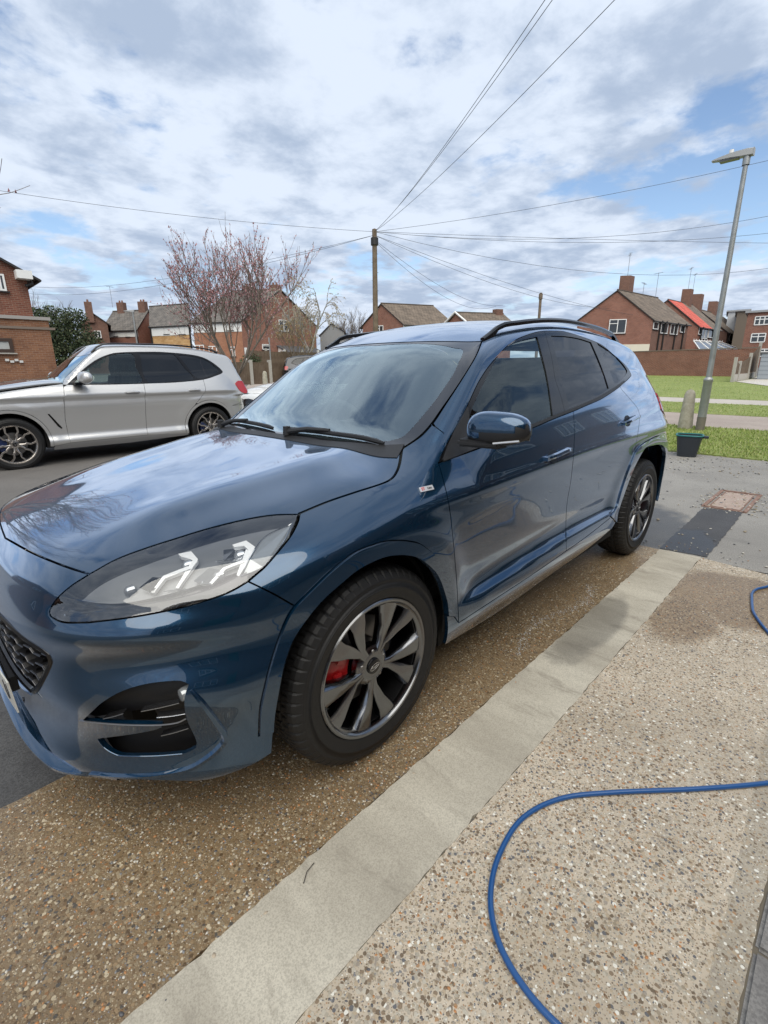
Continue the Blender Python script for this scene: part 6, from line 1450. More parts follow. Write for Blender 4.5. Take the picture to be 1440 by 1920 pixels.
# the gable-ended brick house on the right and its neighbours in the row
A, B, Cc = P2(1083, 602, 5.8), P2(1225, 598, 5.8), P2(1291, 607, 5.8); zr1 = ridge_z(A, B, 1160, 545)
h = House(A, B, Cc, 5.8, zr1, .9, 'nearest right-hand brick house, plain gable with cream base band and one tall chimney', BR_RED, TL_BR)
h.window('g', (1143, 599, 1172, 625), sill=1); 
for bx in ((1225.5, 603, 1233, 618), (1240, 605, 1250, 626), (1258, 607, 1269, 628), (1276.5, 609, 1282.5, 624)): h.window('f', bx, cols=2 if bx[2] - bx[0] > 9 else 1, transom=0)
u1, zb = h.onface('g', 1225, 645); h.slab('g', .02, h.L2 - .02, h.z0, zb, CREAM, 'render_band')
for uu in (.18, .30, .62, .86): h.pipe('f', h.L1 * uu, .07)
h.slab_uv('f', 0, h.L1, h.z0 - .3, h.ze - .02, BR_DK, 'side_shade', .004)  # thin darker-brick sheet: the side wall's shade put into its colour
c_, z_ = h.chimney(.30, .95, .95, 1.6, .5, pots=0, m_=BR_DK); aerial((c_[0], c_[1], z_), 2.0, 'tall television aerial on the chimney of the nearest right-hand brick house', 1.7)
aerial((*(B[:2] + (Cc[:2] - B[:2]) * .85 + (A[:2] - B[:2]) * .45), zr1 - .3), 2.7, 'television aerial standing at the far end of the nearest right-hand roof', 1.0, 1.2)
aerial((*(B[:2] + (Cc[:2] - B[:2]) * .6 + (A[:2] - B[:2]) * .5), zr1 - .1), 1.3, 'low broad television aerial on the ridge behind the tall chimney', 1.6, .1)
dA = A[:2] - B[:2]
B2, C2 = P2(1310, 611, 5.9), P2(1350, 617, 5.9); 
h = House(B2[:2] + dA * 1.05, B2, C2, 5.9, zr1 + .35, 1.1, 'brick house whose roof is half covered in bright red tiles', BR_RED, TL_BR)
# red half of its roof
e_ = .55; l_ = lambda xy, z: np.array([xy[0], xy[1], z]) - h.org; upv = (h.zr - h.ze) / (h.L2 / 2); zE = h.ze - upv * .28 + .075; b0 = h.B - h.e2 * .29 - h.e1 * .17; r0 = (h.A + h.B) / 2 - h.e1 * .17; zR = h.zr + .095
uv_obj('red_roof_half', [([l_(b0, zE), l_(b0 + h.e1 * h.L1 * e_, zE), l_(r0 + h.e1 * h.L1 * e_, zR), l_(r0, zR)], [(0, 0), (5, 0), (5, 4), (0, 4)])], TL_RED, h.root)
for bx in ((1311, 613, 1315, 628), (1317, 613, 1325, 636), (1330, 614, 1336, 634)): h.window('f', bx, cols=2 if bx[2] - bx[0] > 7 else 1, transom=0)
h.pipe('f', h.L1 * .12, .09); h.pipe('f', h.L1 * .7, .07); c_, z_ = h.chimney(.72, .9, 1.0, 1.7, pots=0, m_=BR_DK); aerial((c_[0], c_[1], z_), 2.4, 'television aerial above the chimney of the red-roofed house', 1.6)
B3, C3 = P2(1364, 622, 6.0), P2(1399, 628, 6.0)
h = House(B3[:2] + dA * 1.15, B3, C3, 6.0, zr1 + .5, 1.3, 'brown-roofed brick house farthest along the right-hand row, behind the lamp post', BR_DK, TL_BR)
for bx in ((1369, 625, 1374, 641), (1377, 626, 1382, 642), (1388, 628, 1391, 645)): h.window('f', bx, cols=1, transom=0)
h.pipe('f', h.L1 * .05, .09); h.pipe('f', h.L1 * .9, .09)
c_, z_ = h.chimney(-.15, 1.1, 1.2, 1.9, pots=0, m_=BR_DK); aerial((c_[0] + 3, c_[1], z_ - .4), 2.6, 'television aerial between the two farther right-hand chimneys', 1.8); h.chimney(.55, 1.0, 1.1, 1.6, pots=0, m_=BR_DK)
# flat-roofed block at the right edge
def block(name, label, near_l, z1, width, depth, mat_, t, cat='building'):
    D = np.array([(near_l - 720) / CF, (650 - 960) / CF, 1.]) @ CR; D = D / np.linalg.norm(D[:2]); P = CC + D * t; f = np.array([D[1], -D[0]]); f = -f if (px(near_l + 30, 650, 0, P[0])[1] - P[1]) * f[1] < 0 else f
    return P, f, D[:2]
Dn = lambda u, v: (lambda d: d / np.linalg.norm(d[:2]))(np.array([(u - 720) / CF, (v - 960) / CF, 1.]) @ CR)
def flat_block(label, uL, uR, vT, t, deep, mat_, zb, roofm, name='flat_roofed_building', skew=0.0):
    a = CC + Dn(uL, vT) * t; zt = a[2]; b_ = CC + Dn(uR, vT) * t * (1 + skew); A_, B_ = a[:2], b_[:2]; r = B_ - A_; L_ = np.linalg.norm(r); r = r / L_; n = np.array([-r[1], r[0]]); n = n if n @ (A_ - CC[:2]) > 0 else -n
    root = empty(name, (A_[0], A_[1], zb), 0, label, 'building'); o_ = np.array([A_[0], A_[1], zb]); pts = [A_, B_, B_ + n * deep, A_ + n * deep]; H_ = zt - zb
    for i in range(4):
        p, q = pts[i], pts[(i + 1) % 4]; w_ = np.linalg.norm(q - p); uv_obj('wall', [([np.r_[p, zb - .6] - o_, np.r_[q, zb - .6] - o_, np.r_[q, zt] - o_, np.r_[p, zt] - o_], [(0, 0), (w_, 0), (w_, H_), (0, H_)])], mat_, root)
    b = MB(); c = (pts[0] + pts[2]) / 2; b.box(tuple(np.r_[c, zt + .1] - o_), (L_ + .5, deep + .5, .2), Matrix(((r[0], n[0], 0), (r[1], n[1], 0), (0, 0, 1)))); b.build('roof', roofm, root)
    def win(u0, v0, u1, v1, cols=2):
        pl_n = -n; P0 = A_; D0 = np.array([(u0 - 720) / CF, (v0 - 960) / CF, 1.]) @ CR; D1 = np.array([(u1 - 720) / CF, (v1 - 960) / CF, 1.]) @ CR; t0 = ((P0 - CC[:2]) @ n) / (D0[:2] @ n); t1 = ((P0 - CC[:2]) @ n) / (D1[:2] @ n); p0, p1 = CC + D0 * t0, CC + D1 * t1
        s0, s1 = sorted(((p0[:2] - P0) @ r, (p1[:2] - P0) @ r)); z0_, z1_ = sorted((p0[2], p1[2])); R = Matrix(((r[0], n[0], 0), (r[1], n[1], 0), (0, 0, 1))); b = MB(); cc = lambda s_, z_, k=.03: tuple(np.r_[P0 + r * s_ - n * k, z_] - o_)
        for s_ in [s0, s1] + [s0 + (s1 - s0) * k / cols for k in range(1, cols)]: b.box(cc(s_, (z0_ + z1_) / 2), (.09, .08, z1_ - z0_), R)
        for z_ in (z0_, z1_, z1_ - (z1_ - z0_) * .35): b.box(cc((s0 + s1) / 2, z_, .032), (s1 - s0, .08, .09), R)
        w = b.build('window', UPVC, root); b = MB(); b.box(cc((s0 + s1) / 2, (z0_ + z1_) / 2, .01), (s1 - s0, .02, z1_ - z0_), R); b.build('pane', PANE, w)
    return root, win
root, win = flat_block('flat-roofed three-storey brick block at the right edge of the street', 1403, 1530, 587, 66, 9, BR_RED, 1.2, mat('felt_roof', (.32, .33, .34), .8)); win(1417, 594, 1441, 608, 3); win(1410, 626, 1433, 641, 2); win(1417, 655, 1440, 668, 3)
flat_block('brown rendered slab block rising between the row and the flat-roofed brick block', 1383, 1404, 584, 84, 8, mat('brown_render', (.16, .13, .10), .85), 1.3, mat('felt_roof'))
flat_block('pale grey panelled block behind the lamp post and chimneys', 1366, 1386, 585, 92, 8, mat('grey_panel', (.50, .51, .52), .7), 1.3, mat('felt_roof'))
# garden wall with brick-on-edge top
def brick_wall(label, pts, h, m__, name='garden_wall', th=.22, base=None):
    root = empty(name, (*pts[0], 0), 0, label, 'wall'); o_ = np.array([*pts[0], 0.])
    for i in range(len(pts) - 1):
        p, q = np.array(pts[i]), np.array(pts[i + 1]); L_ = np.linalg.norm(q - p); d = (q - p) / L_; n = np.array([-d[1], d[0]]) * th / 2; z0, z1 = float(gz(*p)), float(gz(*q)); Q = []
        for s_ in (1, -1): Q.append(([np.r_[p + n * s_, z0 - .3] - o_, np.r_[q + n * s_, z1 - .3] - o_, np.r_[q + n * s_, z1 + h] - o_, np.r_[p + n * s_, z0 + h] - o_], [(0, -.3), (L_, -.3), (L_, h), (0, h)]))
        for e, z in ((p, z0), (q, z1)): Q.append(([np.r_[e - n, z - .3] - o_, np.r_[e + n, z - .3] - o_, np.r_[e + n, z + h] - o_, np.r_[e - n, z + h] - o_], [(0, 0), (th, 0), (th, h), (0, h)]))
        uv_obj('wall', Q, m__, root); b = MB(); m0 = (p + q) / 2; b.box(tuple(np.r_[m0, (z0 + z1) / 2 + h + .03] - o_), (L_ + .04, th + .05, .065), Matrix(((d[0], -d[1], 0), (d[1], d[0], 0), (0, 0, 1)))); b.build('coping', BR_DK if m__ is BR_RED else mat('coping', (.20, .12, .09), .9), root)
    return root
brick_wall('long brick garden wall running behind the mown grass on the right', [(-40.6, -13.0), (-38.7, -3.55)], 1.72, BR_RED)
# concrete-post fence stepping up beside the parking bay, shed and conservatory behind
fr = empty('concrete_fence', (-31.0, -3.42, 0), 0, 'stepped fence of concrete posts and dark timber panels beside the grey shed', 'fence')
fpts = [(-31.0, -3.42, 1.15), (-31.9, -3.36, .95), (-34.0, -3.25, 1.35), (-37.2, -3.35, 1.95)]
for i, (x, y, hh) in enumerate(fpts):
    b = MB(); b.box((x + 31.0, y + 3.42, float(gz(x, y)) + hh / 2), (.14, .14, hh + .25)); b.build('post', CPOST, fr)
    if i < 3:
        x2, y2, h2 = fpts[i + 1]; d = Vector((x2 - x, y2 - y, 0)); L_ = d.length; R = Matrix.Rotation(math.atan2(d.y, d.x), 3, 'Z'); mz = float(gz(x, y)); b = MB(); b.box(((x + x2) / 2 + 31.0, (y + y2) / 2 + 3.42, mz + .2), (L_, .06, .42), R); b.build('gravel_board', CPOST, fr)
        for k in range(max(4, int(L_ / .16))):
            t = (k + .5) / max(4, int(L_ / .16)); hk = (hh + (h2 - hh) * t) - .45; b = MB(); b.box((x + (x2 - x) * t + 31.0, y + (y2 - y) * t + 3.42, mz + .43 + hk / 2), (.14, .025, hk), R); b.build('board', WOOD, fr)
sh_ = empty('garden_shed', (-35.3, -2.15, .57), math.radians(8), 'small grey panelled shed beside the concrete-post fence', 'shed'); b = MB(); b.box((0, 0, .72), (1.5, 1.6, 1.45)); b.build('body', mat('shed_grey', (.25, .28, .31), .5), sh_)
for k in range(6): b = MB(); b.box((.757, 0, .17 + k * .235), (.02, 1.58, .20)); b.build('panel', mat('shed_panel', (.30, .335, .37), .45), sh_)
b = MB(); b.box((0, 0, 1.49), (1.66, 1.74, .07), Matrix.Rotation(.03, 3, 'X')); b.build('roof', mat('shed_roof', (.09, .09, .095), .6), sh_)
cv = empty('conservatory', (-46, -7.0, .85), math.radians(3), 'white-framed conservatory with a glazed pitched roof behind the garden wall', 'conservatory')
a_ = P2(1313, 657, 2.9); b__ = P2(1401, 660, 2.9); y0_, y1_ = -3.6, 3.6
cv.location = ((a_[0] + b__[0]) / 2, (a_[1] + b__[1]) / 2, 1.0); d = b__[:2] - a_[:2]; W_ = float(np.linalg.norm(d)); cv.rotation_euler = (0, 0, math.atan2(d[1], d[0])); hw = W_ / 2
b = MB(); b.box((0, 1.5, .5), (W_, 3.0, 1.0)); b.build('dwarf_wall', BR_RED, cv)
fr_ = MB()
for k in range(8): fr_.box((-hw + W_ * k / 7, 0, 1.45), (.09, .09, .9))
fr_.box((0, 0, 1.9), (W_ + .2, .12, .12)); fr_.tube([(-hw * .72, 1.5, 2.95), (hw * .45, 1.5, 2.95)], .07, 6)
for k in range(6): t = k / 5; fr_.tube([(-hw + W_ * t, 0, 1.92), (-hw * .72 + (hw * 1.17) * t, 1.5, 2.93)], .055, 6)
for k in range(12): t = k / 11; fr_.box((-hw * .72 + hw * 1.17 * t, 1.5, 3.06), (.05, .05, .16))
fr_.build('frame', UPVC, cv); g_ = MB(); g_.add([(-hw, 0, 1.9), (hw, 0, 1.9), (hw * .45, 1.5, 2.92), (-hw * .72, 1.5, 2.92)], [(0, 1, 2, 3)]); g_.add([(-hw, .02, 1.0), (hw, .02, 1.0), (hw, .02, 1.9), (-hw, .02, 1.9)], [(0, 1, 2, 3)]); g_.build('glazing', PANE, cv, fix=False)
# near brick house at the left edge, with its flat-roofed side extension
Bn = P2(47, 513, 5.35); ex = np.array([1.0, -.02]); An = Bn[:2] + ex * 8.6; Cn = Bn[:2] + np.array([-.3, -9.0])
h = House(An, Bn, Cn, 5.35, 7.7, .35, 'near brick gable-ended house at the left edge, with flat-roofed side extension', BR_NEAR, TL_GR, over=.45)
h.window('g', (-14, 512, 13, 546), cols=2, transom=.45, sill=1)
P0, d_, n_ = h.face('g'); u, zt = h.onface('g', 85, 602); b = MB(); 
R = Matrix(((d_[0], n_[0], 0), (d_[1], n_[1], 0), (0, 0, 1)))
ep = [P0 + d_ * u + n_ * .5, P0 + d_ * 8.6 + n_ * .5, P0 + d_ * 8.6 - n_ * 4, P0 + d_ * u - n_ * 4]; Q = []
for i in range(4): p, q = ep[i], ep[(i + 1) % 4]; w_ = np.linalg.norm(q - p); Q.append(([np.r_[p, 0] - h.org, np.r_[q, 0] - h.org, np.r_[q, zt] - h.org, np.r_[p, zt] - h.org], [(0, 0), (w_, 0), (w_, zt), (0, zt)]))
ext = uv_obj('side_extension', Q, BR_NEAR2, h.root); c_ = (ep[0] + ep[2]) / 2; b.box(tuple(np.r_[c_, zt + .05] - h.org), (8.6 - u + .16, 4.66, .13), R); b.build('flat_roof', mat('felt_edge', (.33, .31, .29), .8), ext)
b = MB(); b.box(tuple(np.r_[ep[0] + d_ * 3 + n_ * .02, zt - .35] - h.org), (6.4, .06, .10), R); b.build('brick_course', BR_DK, ext)
sv = h.B.copy(); h.B = P0 + n_ * .5; h.window('g', (-30, 633, 27, 661), cols=1, transom=0, frame=mat('brown_frame', (.05, .03, .022), .5), pane=CURT, fw=.13, sill=CPOST); h.B = sv
b = MB(); b.box(tuple(np.r_[P0 + d_ * .12 + n_ * .25, 5.25] - h.org), (.55, .5, .32), R); b.build('soffit_box', UPVC, h.root); b = MB(); q_ = P0 - d_ * .15 + n_ * .15; b.tube([tuple(np.r_[q_, 5.2] - h.org), tuple(np.r_[q_, 4.95] - h.org), tuple(np.r_[q_ + d_ * .25, 4.85] - h.org)], .06, 6); b.build('downpipe', SOFF, h.root)
b = MB(); u_, z_ = h.onface('g', 35, 677); 
for k in range(4): b.box(tuple(np.r_[P0 + d_ * (u_ + k * .16) + n_ * .56, z_ + (.03 if k % 2 else -.03)] - h.org), (.13, .05, .09), R)
b.build('wall_vent', mat('vent_white', (.6, .6, .58), .6), ext)
# houses across the green, left to right
A, B = P2(152, 605, 6.2), P2(201, 606, 6.2); n__ = Dn(192, 606)[:2] * 8
h = House(A, B, B[:2] + n__, 6.2, ridge_z(A, B, 177, 588), 1.3, 'brick house with a single chimney beside the dark ivy-covered tree', BR_DK, TL_BR); h.window('g', (176, 620, 191, 634)); h.chimney(.02, .9, .7, 1.1, .3, m_=BR_DK)
B, Cc = P2(257, 615, 6.1), P2(193, 617, 6.1); A = P2(326, 612, 6.1)
A = P2(304, 620, 6.1)
h = House(A, B, Cc, 6.1, ridge_z(A, B, 290, 583), 1.3, 'house with white-clad upper floor and red brick below, behind the silver car\'s roof', BR_RED, TL_GR)
z_ = h.onface('f', 230, 632)[1]; h.slab('f', 0, h.L1, z_, h.ze - .05, CLAD, 'cladding'); h.window('f', (213, 620, 221, 630)); h.window('f', (235, 619, 244, 631)); h.pipe('f', .05, .07); h.chimney(.12, .9, .6, 1.0, m_=BR_DK); c_, z2 = h.chimney(.75, .9, .6, 1.0, m_=BR_DK); aerial((c_[0] + 1, c_[1], z2 - .6), 2.3, 'television aerial on the house behind the silver car', 1.0)
B, Cc = P2(356, 607, 6.0), P2(282, 611, 6.0); A = B[:2] + Dn(350, 607)[:2] * 8
h = House(A, B, Cc, 6.0, B[2] + 2.3, 1.2, 'house with white-clad upper floor above ochre stone-faced ground floor', BR_RED, TL_GR)
z_ = h.onface('f', 320, 629)[1]; h.slab('f', 0, h.L1, z_, h.ze - .05, CLAD, 'cladding'); h.slab_uv('f', 0, h.L1, h.z0 - .3, z_, BR_YE, 'stone_facing'); h.window('f', (307, 613, 318, 626)); h.window('f', (336, 611, 348, 626)); h.pipe('f', .05, .09); h.pipe('f', h.L1 - .05, .08)
A, B, Cc = P2(592, 612, 5.9), P2(452, 600, 5.9), P2(361, 603, 5.9)
h = House(A, B, Cc, 5.9, ridge_z(A, B, 510, 543), 1.0, 'large brick house with a broad gable end, partly hidden by the blossom tree', BR_RED, TL_GR)
z_ = h.onface('f', 400, 623)[1]; h.slab('f', 0, h.L1, z_, h.ze - .05, CLAD, 'cladding'); h.slab_uv('f', 0, h.L1, h.z0 - .3, z_, BR_OR, 'brick_facing')
h.window('g', (522, 599, 541, 622)); h.window('g', (491, 645, 506, 656), cols=1)
for bx in ((366, 647, 384, 662), (391, 649, 408, 664), (432, 650, 442, 668), (386, 604, 398, 619), (425, 604, 438, 619)): h.window('f', bx)
c_, z2 = h.chimney(.08, .8, .6, .45, .0, m_=BR_DK); h.chimney(.7, .8, .6, .5, .3, m_=BR_DK)
# white lean-to porch on that gable
P0, d_, n_ = h.face('g'); u0 = h.onface('g', 520, 640)[0]; u1 = h.onface('g', 585, 640)[0]; b = MB(); R = Matrix(((d_[0], n_[0], 0), (d_[1], n_[1], 0), (0, 0, 1))); lo_ = min(u0, u1); hi_ = max(u0, u1)
po = empty('lean_to_porch', (*(P0 + d_ * lo_), 1.0), 0, 'white lean-to porch with a dark sloping roof on the broad brick gable', 'porch'); oo = np.array([*(P0 + d_ * lo_), 1.0]); W_ = hi_ - lo_
c2 = lambda u, o_, z: tuple(np.r_[P0 + d_ * (lo_ + u) + n_ * o_, z] - oo)
b.add([c2(0, .05, .8), c2(0, 2.4, .8), c2(0, 2.4, 2.7), c2(0, .05, 3.6), c2(W_, .05, .8), c2(W_, 2.4, .8), c2(W_, 2.4, 2.7), c2(W_, .05, 3.6)], [(0, 1, 2, 3), (4, 7, 6, 5), (1, 5, 6, 2)]); b.build('wall', UPVC, po)
b = MB(); b.add([c2(-.15, .02, 3.75), c2(W_ + .15, .02, 3.75), c2(W_ + .15, 2.65, 2.75), c2(-.15, 2.65, 2.75), c2(-.15, .02, 3.62), c2(W_ + .15, .02, 3.62), c2(W_ + .15, 2.65, 2.62), c2(-.15, 2.65, 2.62)], [(0, 1, 2, 3), (4, 7, 6, 5), (0, 3, 7, 4), (1, 5, 6, 2), (3, 2, 6, 7)]); b.build('roof', mat('dark_felt', (.08, .08, .085), .8), po)
b = MB()
for k in range(4): b.box(c2(W_ * (k + .5) / 4, 2.42, 2.0), (W_ / 5, .04, .8), R)
b.build('window', PANE, po)
# grey rendered house, small terrace roofs in the centre
A, B = P2(600, 628, 5.2), P2(645, 622, 5.2); h = House(A, B, B[:2] + np.array([-6, -6]), 5.2, ridge_z(A, B, 623, 607), 1.2, 'small grey-rendered house behind the weeping birch', mat('grey_render', (.36, .36, .35), .85), TL_GR)
A, B, Cc = P2(680, 612, 6.0), P2(756, 606, 6.0), P2(850, 609, 6.0); h = House(A, B, Cc, 6.0, ridge_z(A, B, 717, 570), 1.3, 'brick-gabled house directly behind the telegraph pole', BR_RED, TL_BR)
h.window('g', (705, 611, 719, 629)); h.slab('f', 0, h.L1, 3.8, h.ze - .05, CLAD, 'cladding')
A, B, Cc = P2(838, 608, 6.0), P2(874, 604, 6.0), P2(960, 606, 6.0); h = House(A, B, Cc, 6.0, ridge_z(A, B, 856, 587), 1.4, 'distant brick house with white-edged little gable above the blue car\'s roof', BR_RED, TL_BR)
h.chimney(.9, .8, .6, .5, pots=0, m_=BR_DK)
b = MB(); M0 = (h.A + h.B) / 2
for e, o_ in ((h.A, 1), (h.B, -1)): b.tube([tuple(np.r_[e + h.e2 * .3 * o_ - h.e1 * .2, h.ze] - h.org), tuple(np.r_[M0 - h.e1 * .2, h.zr + .1] - h.org)], .10, 5)
b.build('white_verge', UPVC, h.root)
# terrace of houses behind the photographer (seen mirrored in the windows and doors)
h = House((-4.5, 14.0), (-4.5, 6.6), (-17.5, 6.6), 5.0, 7.6, 0.0, 'dark-roofed brick terrace house behind the camera, mirrored in the side windows', BR_DK, TL_GR); h.chimney(.25, .9, .6, 1.1, m_=BR_DK); h.chimney(.75, .9, .6, 1.1, m_=BR_DK)
for u_ in (1.6, 4.6, 8.0, 11.0):
    h.window('f', at=(u_, u_ + 1.7, 3.2, 4.4), cols=3); h.window('f', at=(u_, u_ + 1.7, .9, 2.2), cols=3)
for c__ in ((-6, 10), (-12, 10)): pass
aerial((-8.0, 10.3, 7.6), 2.0, 'television aerial on the terrace roof behind the camera', 1.4, 1.1)
h = House((9.5, 14.0), (9.5, 6.4), (-2.2, 6.4), 5.0, 7.6, 0.0, 'brown-brick semi-detached house close behind the camera', BR_DK, TL_GR); h.chimney(.2, .9, .6, 1.1, m_=BR_DK); h.window('f', at=(1.5, 3.4, 3.2, 4.4), cols=3); h.window('f', at=(7.5, 9.4, 3.2, 4.4), cols=3); h.window('f', at=(1.2, 3.8, .8, 2.2), cols=3)
h.slab('f', 5.2, 6.2, 0, 2.05, mat('door_green', (.03, .09, .06), .4), 'door', .02, .08)
h = House((12.0, -20), (13.5, -11.0), (24, -13), 5.2, 7.8, 0.2, 'red brick house beyond the left edge of the picture, mirrored in the bonnet', BR_DK, TL_GR); h.window('g', at=(1.5, 3.2, 3.2, 4.4)); h.window('g', at=(6.0, 7.6, 3.2, 4.4))
# timber fence and posts across the green
fe = empty('timber_fence', (0, 0, 0), 0, 'brown close-boarded fence with white concrete posts in front of the broad brick gable', 'fence')
fa, fb = P2(462, 657, 2.55), P2(700, 664, 2.55); nb = 46; fd = (fb - fa)[:2]; FL = np.linalg.norm(fd); fd = fd / FL; Rf = Matrix.Rotation(math.atan2(fd[1], fd[0]), 3, 'Z')
bmf = MB(); bmf.box((0, 0, 0), (FL / nb * .94, .03, 1.75)); bme = mesh_from('board', bmf, WOOD)
for k in range(nb):
    p = fa[:2] + fd * FL * (k + .5) / nb; o = bpy.data.objects.new('board', bme); link(o, fe); o.location = (p[0], p[1], 1.66 + random.uniform(-.03, .03)); o.rotation_euler = (0, 0, math.atan2(fd[1], fd[0]))
for k in range(9):
    p = fa[:2] + fd * FL * k / 8; b = MB(); b.box((p[0] - fd[1] * .06, p[1] + fd[0] * .06, 1.72), (.12, .12, 2.0), Rf); b.build('post', CPOST if k % 2 else UPVC, fe)
f2 = empty('timber_fence', (0, 0, 0), 0, 'lower timber fence in front of the taller one, beside the blossom tree', 'fence'); ga, gb = P2(430, 677, 1.75), P2(538, 678, 1.75); gd = (gb - ga)[:2]; GL = np.linalg.norm(gd); gd = gd / GL
for k in range(34):
    p = ga[:2] + gd * GL * (k + .5) / 34; b = MB(); b.box((p[0], p[1], 1.18), (GL / 34 * .93, .03, 1.05), Matrix.Rotation(math.atan2(gd[1], gd[0]), 3, 'Z')); b.build('board', WOOD, f2)
for k in range(4): p = ga[:2] + gd * GL * k / 3; b = MB(); b.box((p[0], p[1], 1.22), (.16, .16, 1.2)); b.build('post', CPOST, f2)
kb = MB(); k0, k1 = P2(445, 696, 1.18), P2(535, 698, 1.16)
kd = (k1 - k0)[:2]; KL = np.linalg.norm(kd); kb.box(((k0[0] + k1[0]) / 2, (k0[1] + k1[1]) / 2, .98), (KL, .3, .36), Matrix.Rotation(math.atan2(kd[1], kd[0]), 3, 'Z')); o = kb.build('low_wall', CPOST); tag(o, 'low pale concrete wall at the foot of the timber fences', 'wall')
# ------------------------------------------------------------------ street furniture
def column_lamp(name, base, H, r0, r1, sleeve, head_dir, label, head=.55, hs=1.0, group=None):
    root = empty(name, tuple(base), 0, label, 'street lamp', group); b = MB()
    if sleeve: b.lathe([(0, 0), (r0 * 1.55, 0), (r0 * 1.55, .28)], 16, 'Z'); b.build('base_sleeve', mat('lamp_brown', (.19, .17, .14), .7, noise=(20, .6, (.12, .12, .10))), root); b = MB(); b.lathe([(r0 * 1.5, .28), (r0 * 1.5, .95), (r0 * 1.62, .96), (r0 * 1.62, 1.0), (r0, 1.04)], 16, 'Z'); b.build('lower_column', GALV, root); b = MB()
    b.lathe([(r0, 1.0 if sleeve else 0), (r0 * .95, H * .45), (r1, H)], 14, 'Z'); b.build('column', GALV, root)
    d = Vector((head_dir[0], head_dir[1], 0)).normalized(); n = Vector((-d.y, d.x, 0)); up = Vector((0, 0, 1)); R = Matrix((d, n, up)).transposed()
    b = MB(); V = []
    for x, w, zt, zb in ((-.10, .06, .075, -.03), (.0, .075, .085, -.03), (.25, .085, .075, -.01), (.42, .07, .055, .0), (.56, .045, .035, .01)):
        for sy, zz in ((-1, zb), (1, zb), (1, zt), (-1, zt)): V.append(tuple(d * x * hs + n * sy * w * hs + up * (zz * hs + H + .04)))
    F = [(i * 4 + j, i * 4 + (j + 1) % 4, i * 4 + 4 + (j + 1) % 4, i * 4 + 4 + j) for i in range(4) for j in range(4)] + [(0, 1, 2, 3), (16, 17, 18, 19)]
    b.add(V, F); b.build('lantern', mat('lantern_grey', (.40, .41, .41), .5), root, bevel=.008)
    b = MB(); b.box(tuple(d * .27 * hs + up * (H + .02)), (.30 * hs, .13 * hs, .03), R); b.build('lantern_glass', mat('lamp_glass', (.10, .10, .10), .2), root)
    b = MB(); b.lathe([(0, .075), (.035, .07), (.035, 0)], 10, 'Z', tuple(d * .26 * hs + up * (H + .11 * hs))); b.build('photocell', UPVC, root)
    b = MB(); b.lathe([(r1 * 1.5, -.12), (r1 * 1.5, .02)], 12, 'Z', (0, 0, H)); b.build('spigot', GALV, root)
    return root
# main lamp post: height from the photograph
lb = np.array([-10.47, -.39, .09]); D = np.array([(1415 - 720) / CF, (292 - 960) / CF, 1.]) @ CR; Hl = CC[2] + D[2] * np.linalg.norm(lb[:2] - CC[:2]) / np.linalg.norm(D[:2]) - lb[2]
hd = px(1370, 295, 0, lb[0])[:2] - px(1415, 292, 0, lb[0])[:2]
column_lamp('street_lamp', lb, Hl, .052, .038, True, hd, 'tall grey street lamp leaning against the sky on the right verge, behind the bin', hs=.95)
p = CC + Dn(257, 643) * 62; column_lamp('street_lamp', (p[0], p[1], 1.1), 5.1 + 1.2, .10, .07, False, (.8, -.6), 'slim distant street lamp standing in front of the white-clad house', hs=1.6)
p = CC + Dn(132, 655) * 70; column_lamp('street_lamp', (p[0], p[1], 1.2), 5.5, .10, .07, False, (1, -.3), 'small distant street lamp in front of the dark ivy-covered tree', hs=1.6)
p = CC + Dn(92, 660) * 75; column_lamp('street_lamp', (p[0], p[1], 1.2), 4.3, .10, .07, False, (1, -.3), 'short distant street lamp just right of the near brick house', hs=1.6)
def bollard(base, H, r0, label, tilt=0.0):
    b = MB(); b.lathe([(r0, -.05), (r0 * .98, .1), (r0 * .72, H * .86), (r0 * .62, H * .93), (r0 * .42, H * .98), (0, H)], 18, 'Z')
    R_ = np.random.default_rng(int(H * 100)); b.V = [tuple(np.array(v) + R_.normal(0, .0025, 3)) for v in b.V]
    o = b.build('bollard', mat('weathered_concrete', (.44, .41, .34), .9, noise=(14, .8, (.27, .25, .19)), bump=(50, .5, .01))); o.location = tuple(base); o.rotation_euler = (0, tilt, 0); tag(o, label, 'bollard')
bollard((-10.61, -.69, .09), .80, .135, 'weathered conical concrete bollard on the grass beside the tall street lamp', .02)
p = CC + Dn(498, 725) * 24; bollard((p[0], p[1], float(gz(*p[:2]))), .95, .14, 'small concrete bollard far left, just past the silver car\'s tail')
# kerbside recycling box
bn = empty('recycling_box', (-7.50, .09, .02), math.radians(12), 'black open recycling box with a teal rim at the edge of the grass', 'bin')
BINM = mat('bin_black', (.028, .034, .042), .45); TEAL = mat('teal_plastic', (.02, .16, .16), .4)
b = MB(); rows = []
for z, hx, hy in ((0, .14, .125), (.30, .165, .17), (.318, .165, .17), (.318, .150, .155), (.03, .125, .11)):
    for a in range(24):
        t = 2 * math.pi * a / 24; c_, s_ = math.cos(t), math.sin(t); k = 1 / max((abs(c_) ** 4 + abs(s_) ** 4) ** .25, .1); rows.append((hx * c_ * k, hy * s_ * k, z))
b.add(rows, [(i * 24 + j, i * 24 + (j + 1) % 24, (i + 1) * 24 + (j + 1) % 24, (i + 1) * 24 + j) for i in range(4) for j in range(24)] + [tuple(range(24)), tuple(range(96, 120))], True); b.build('tub', BINM, bn)
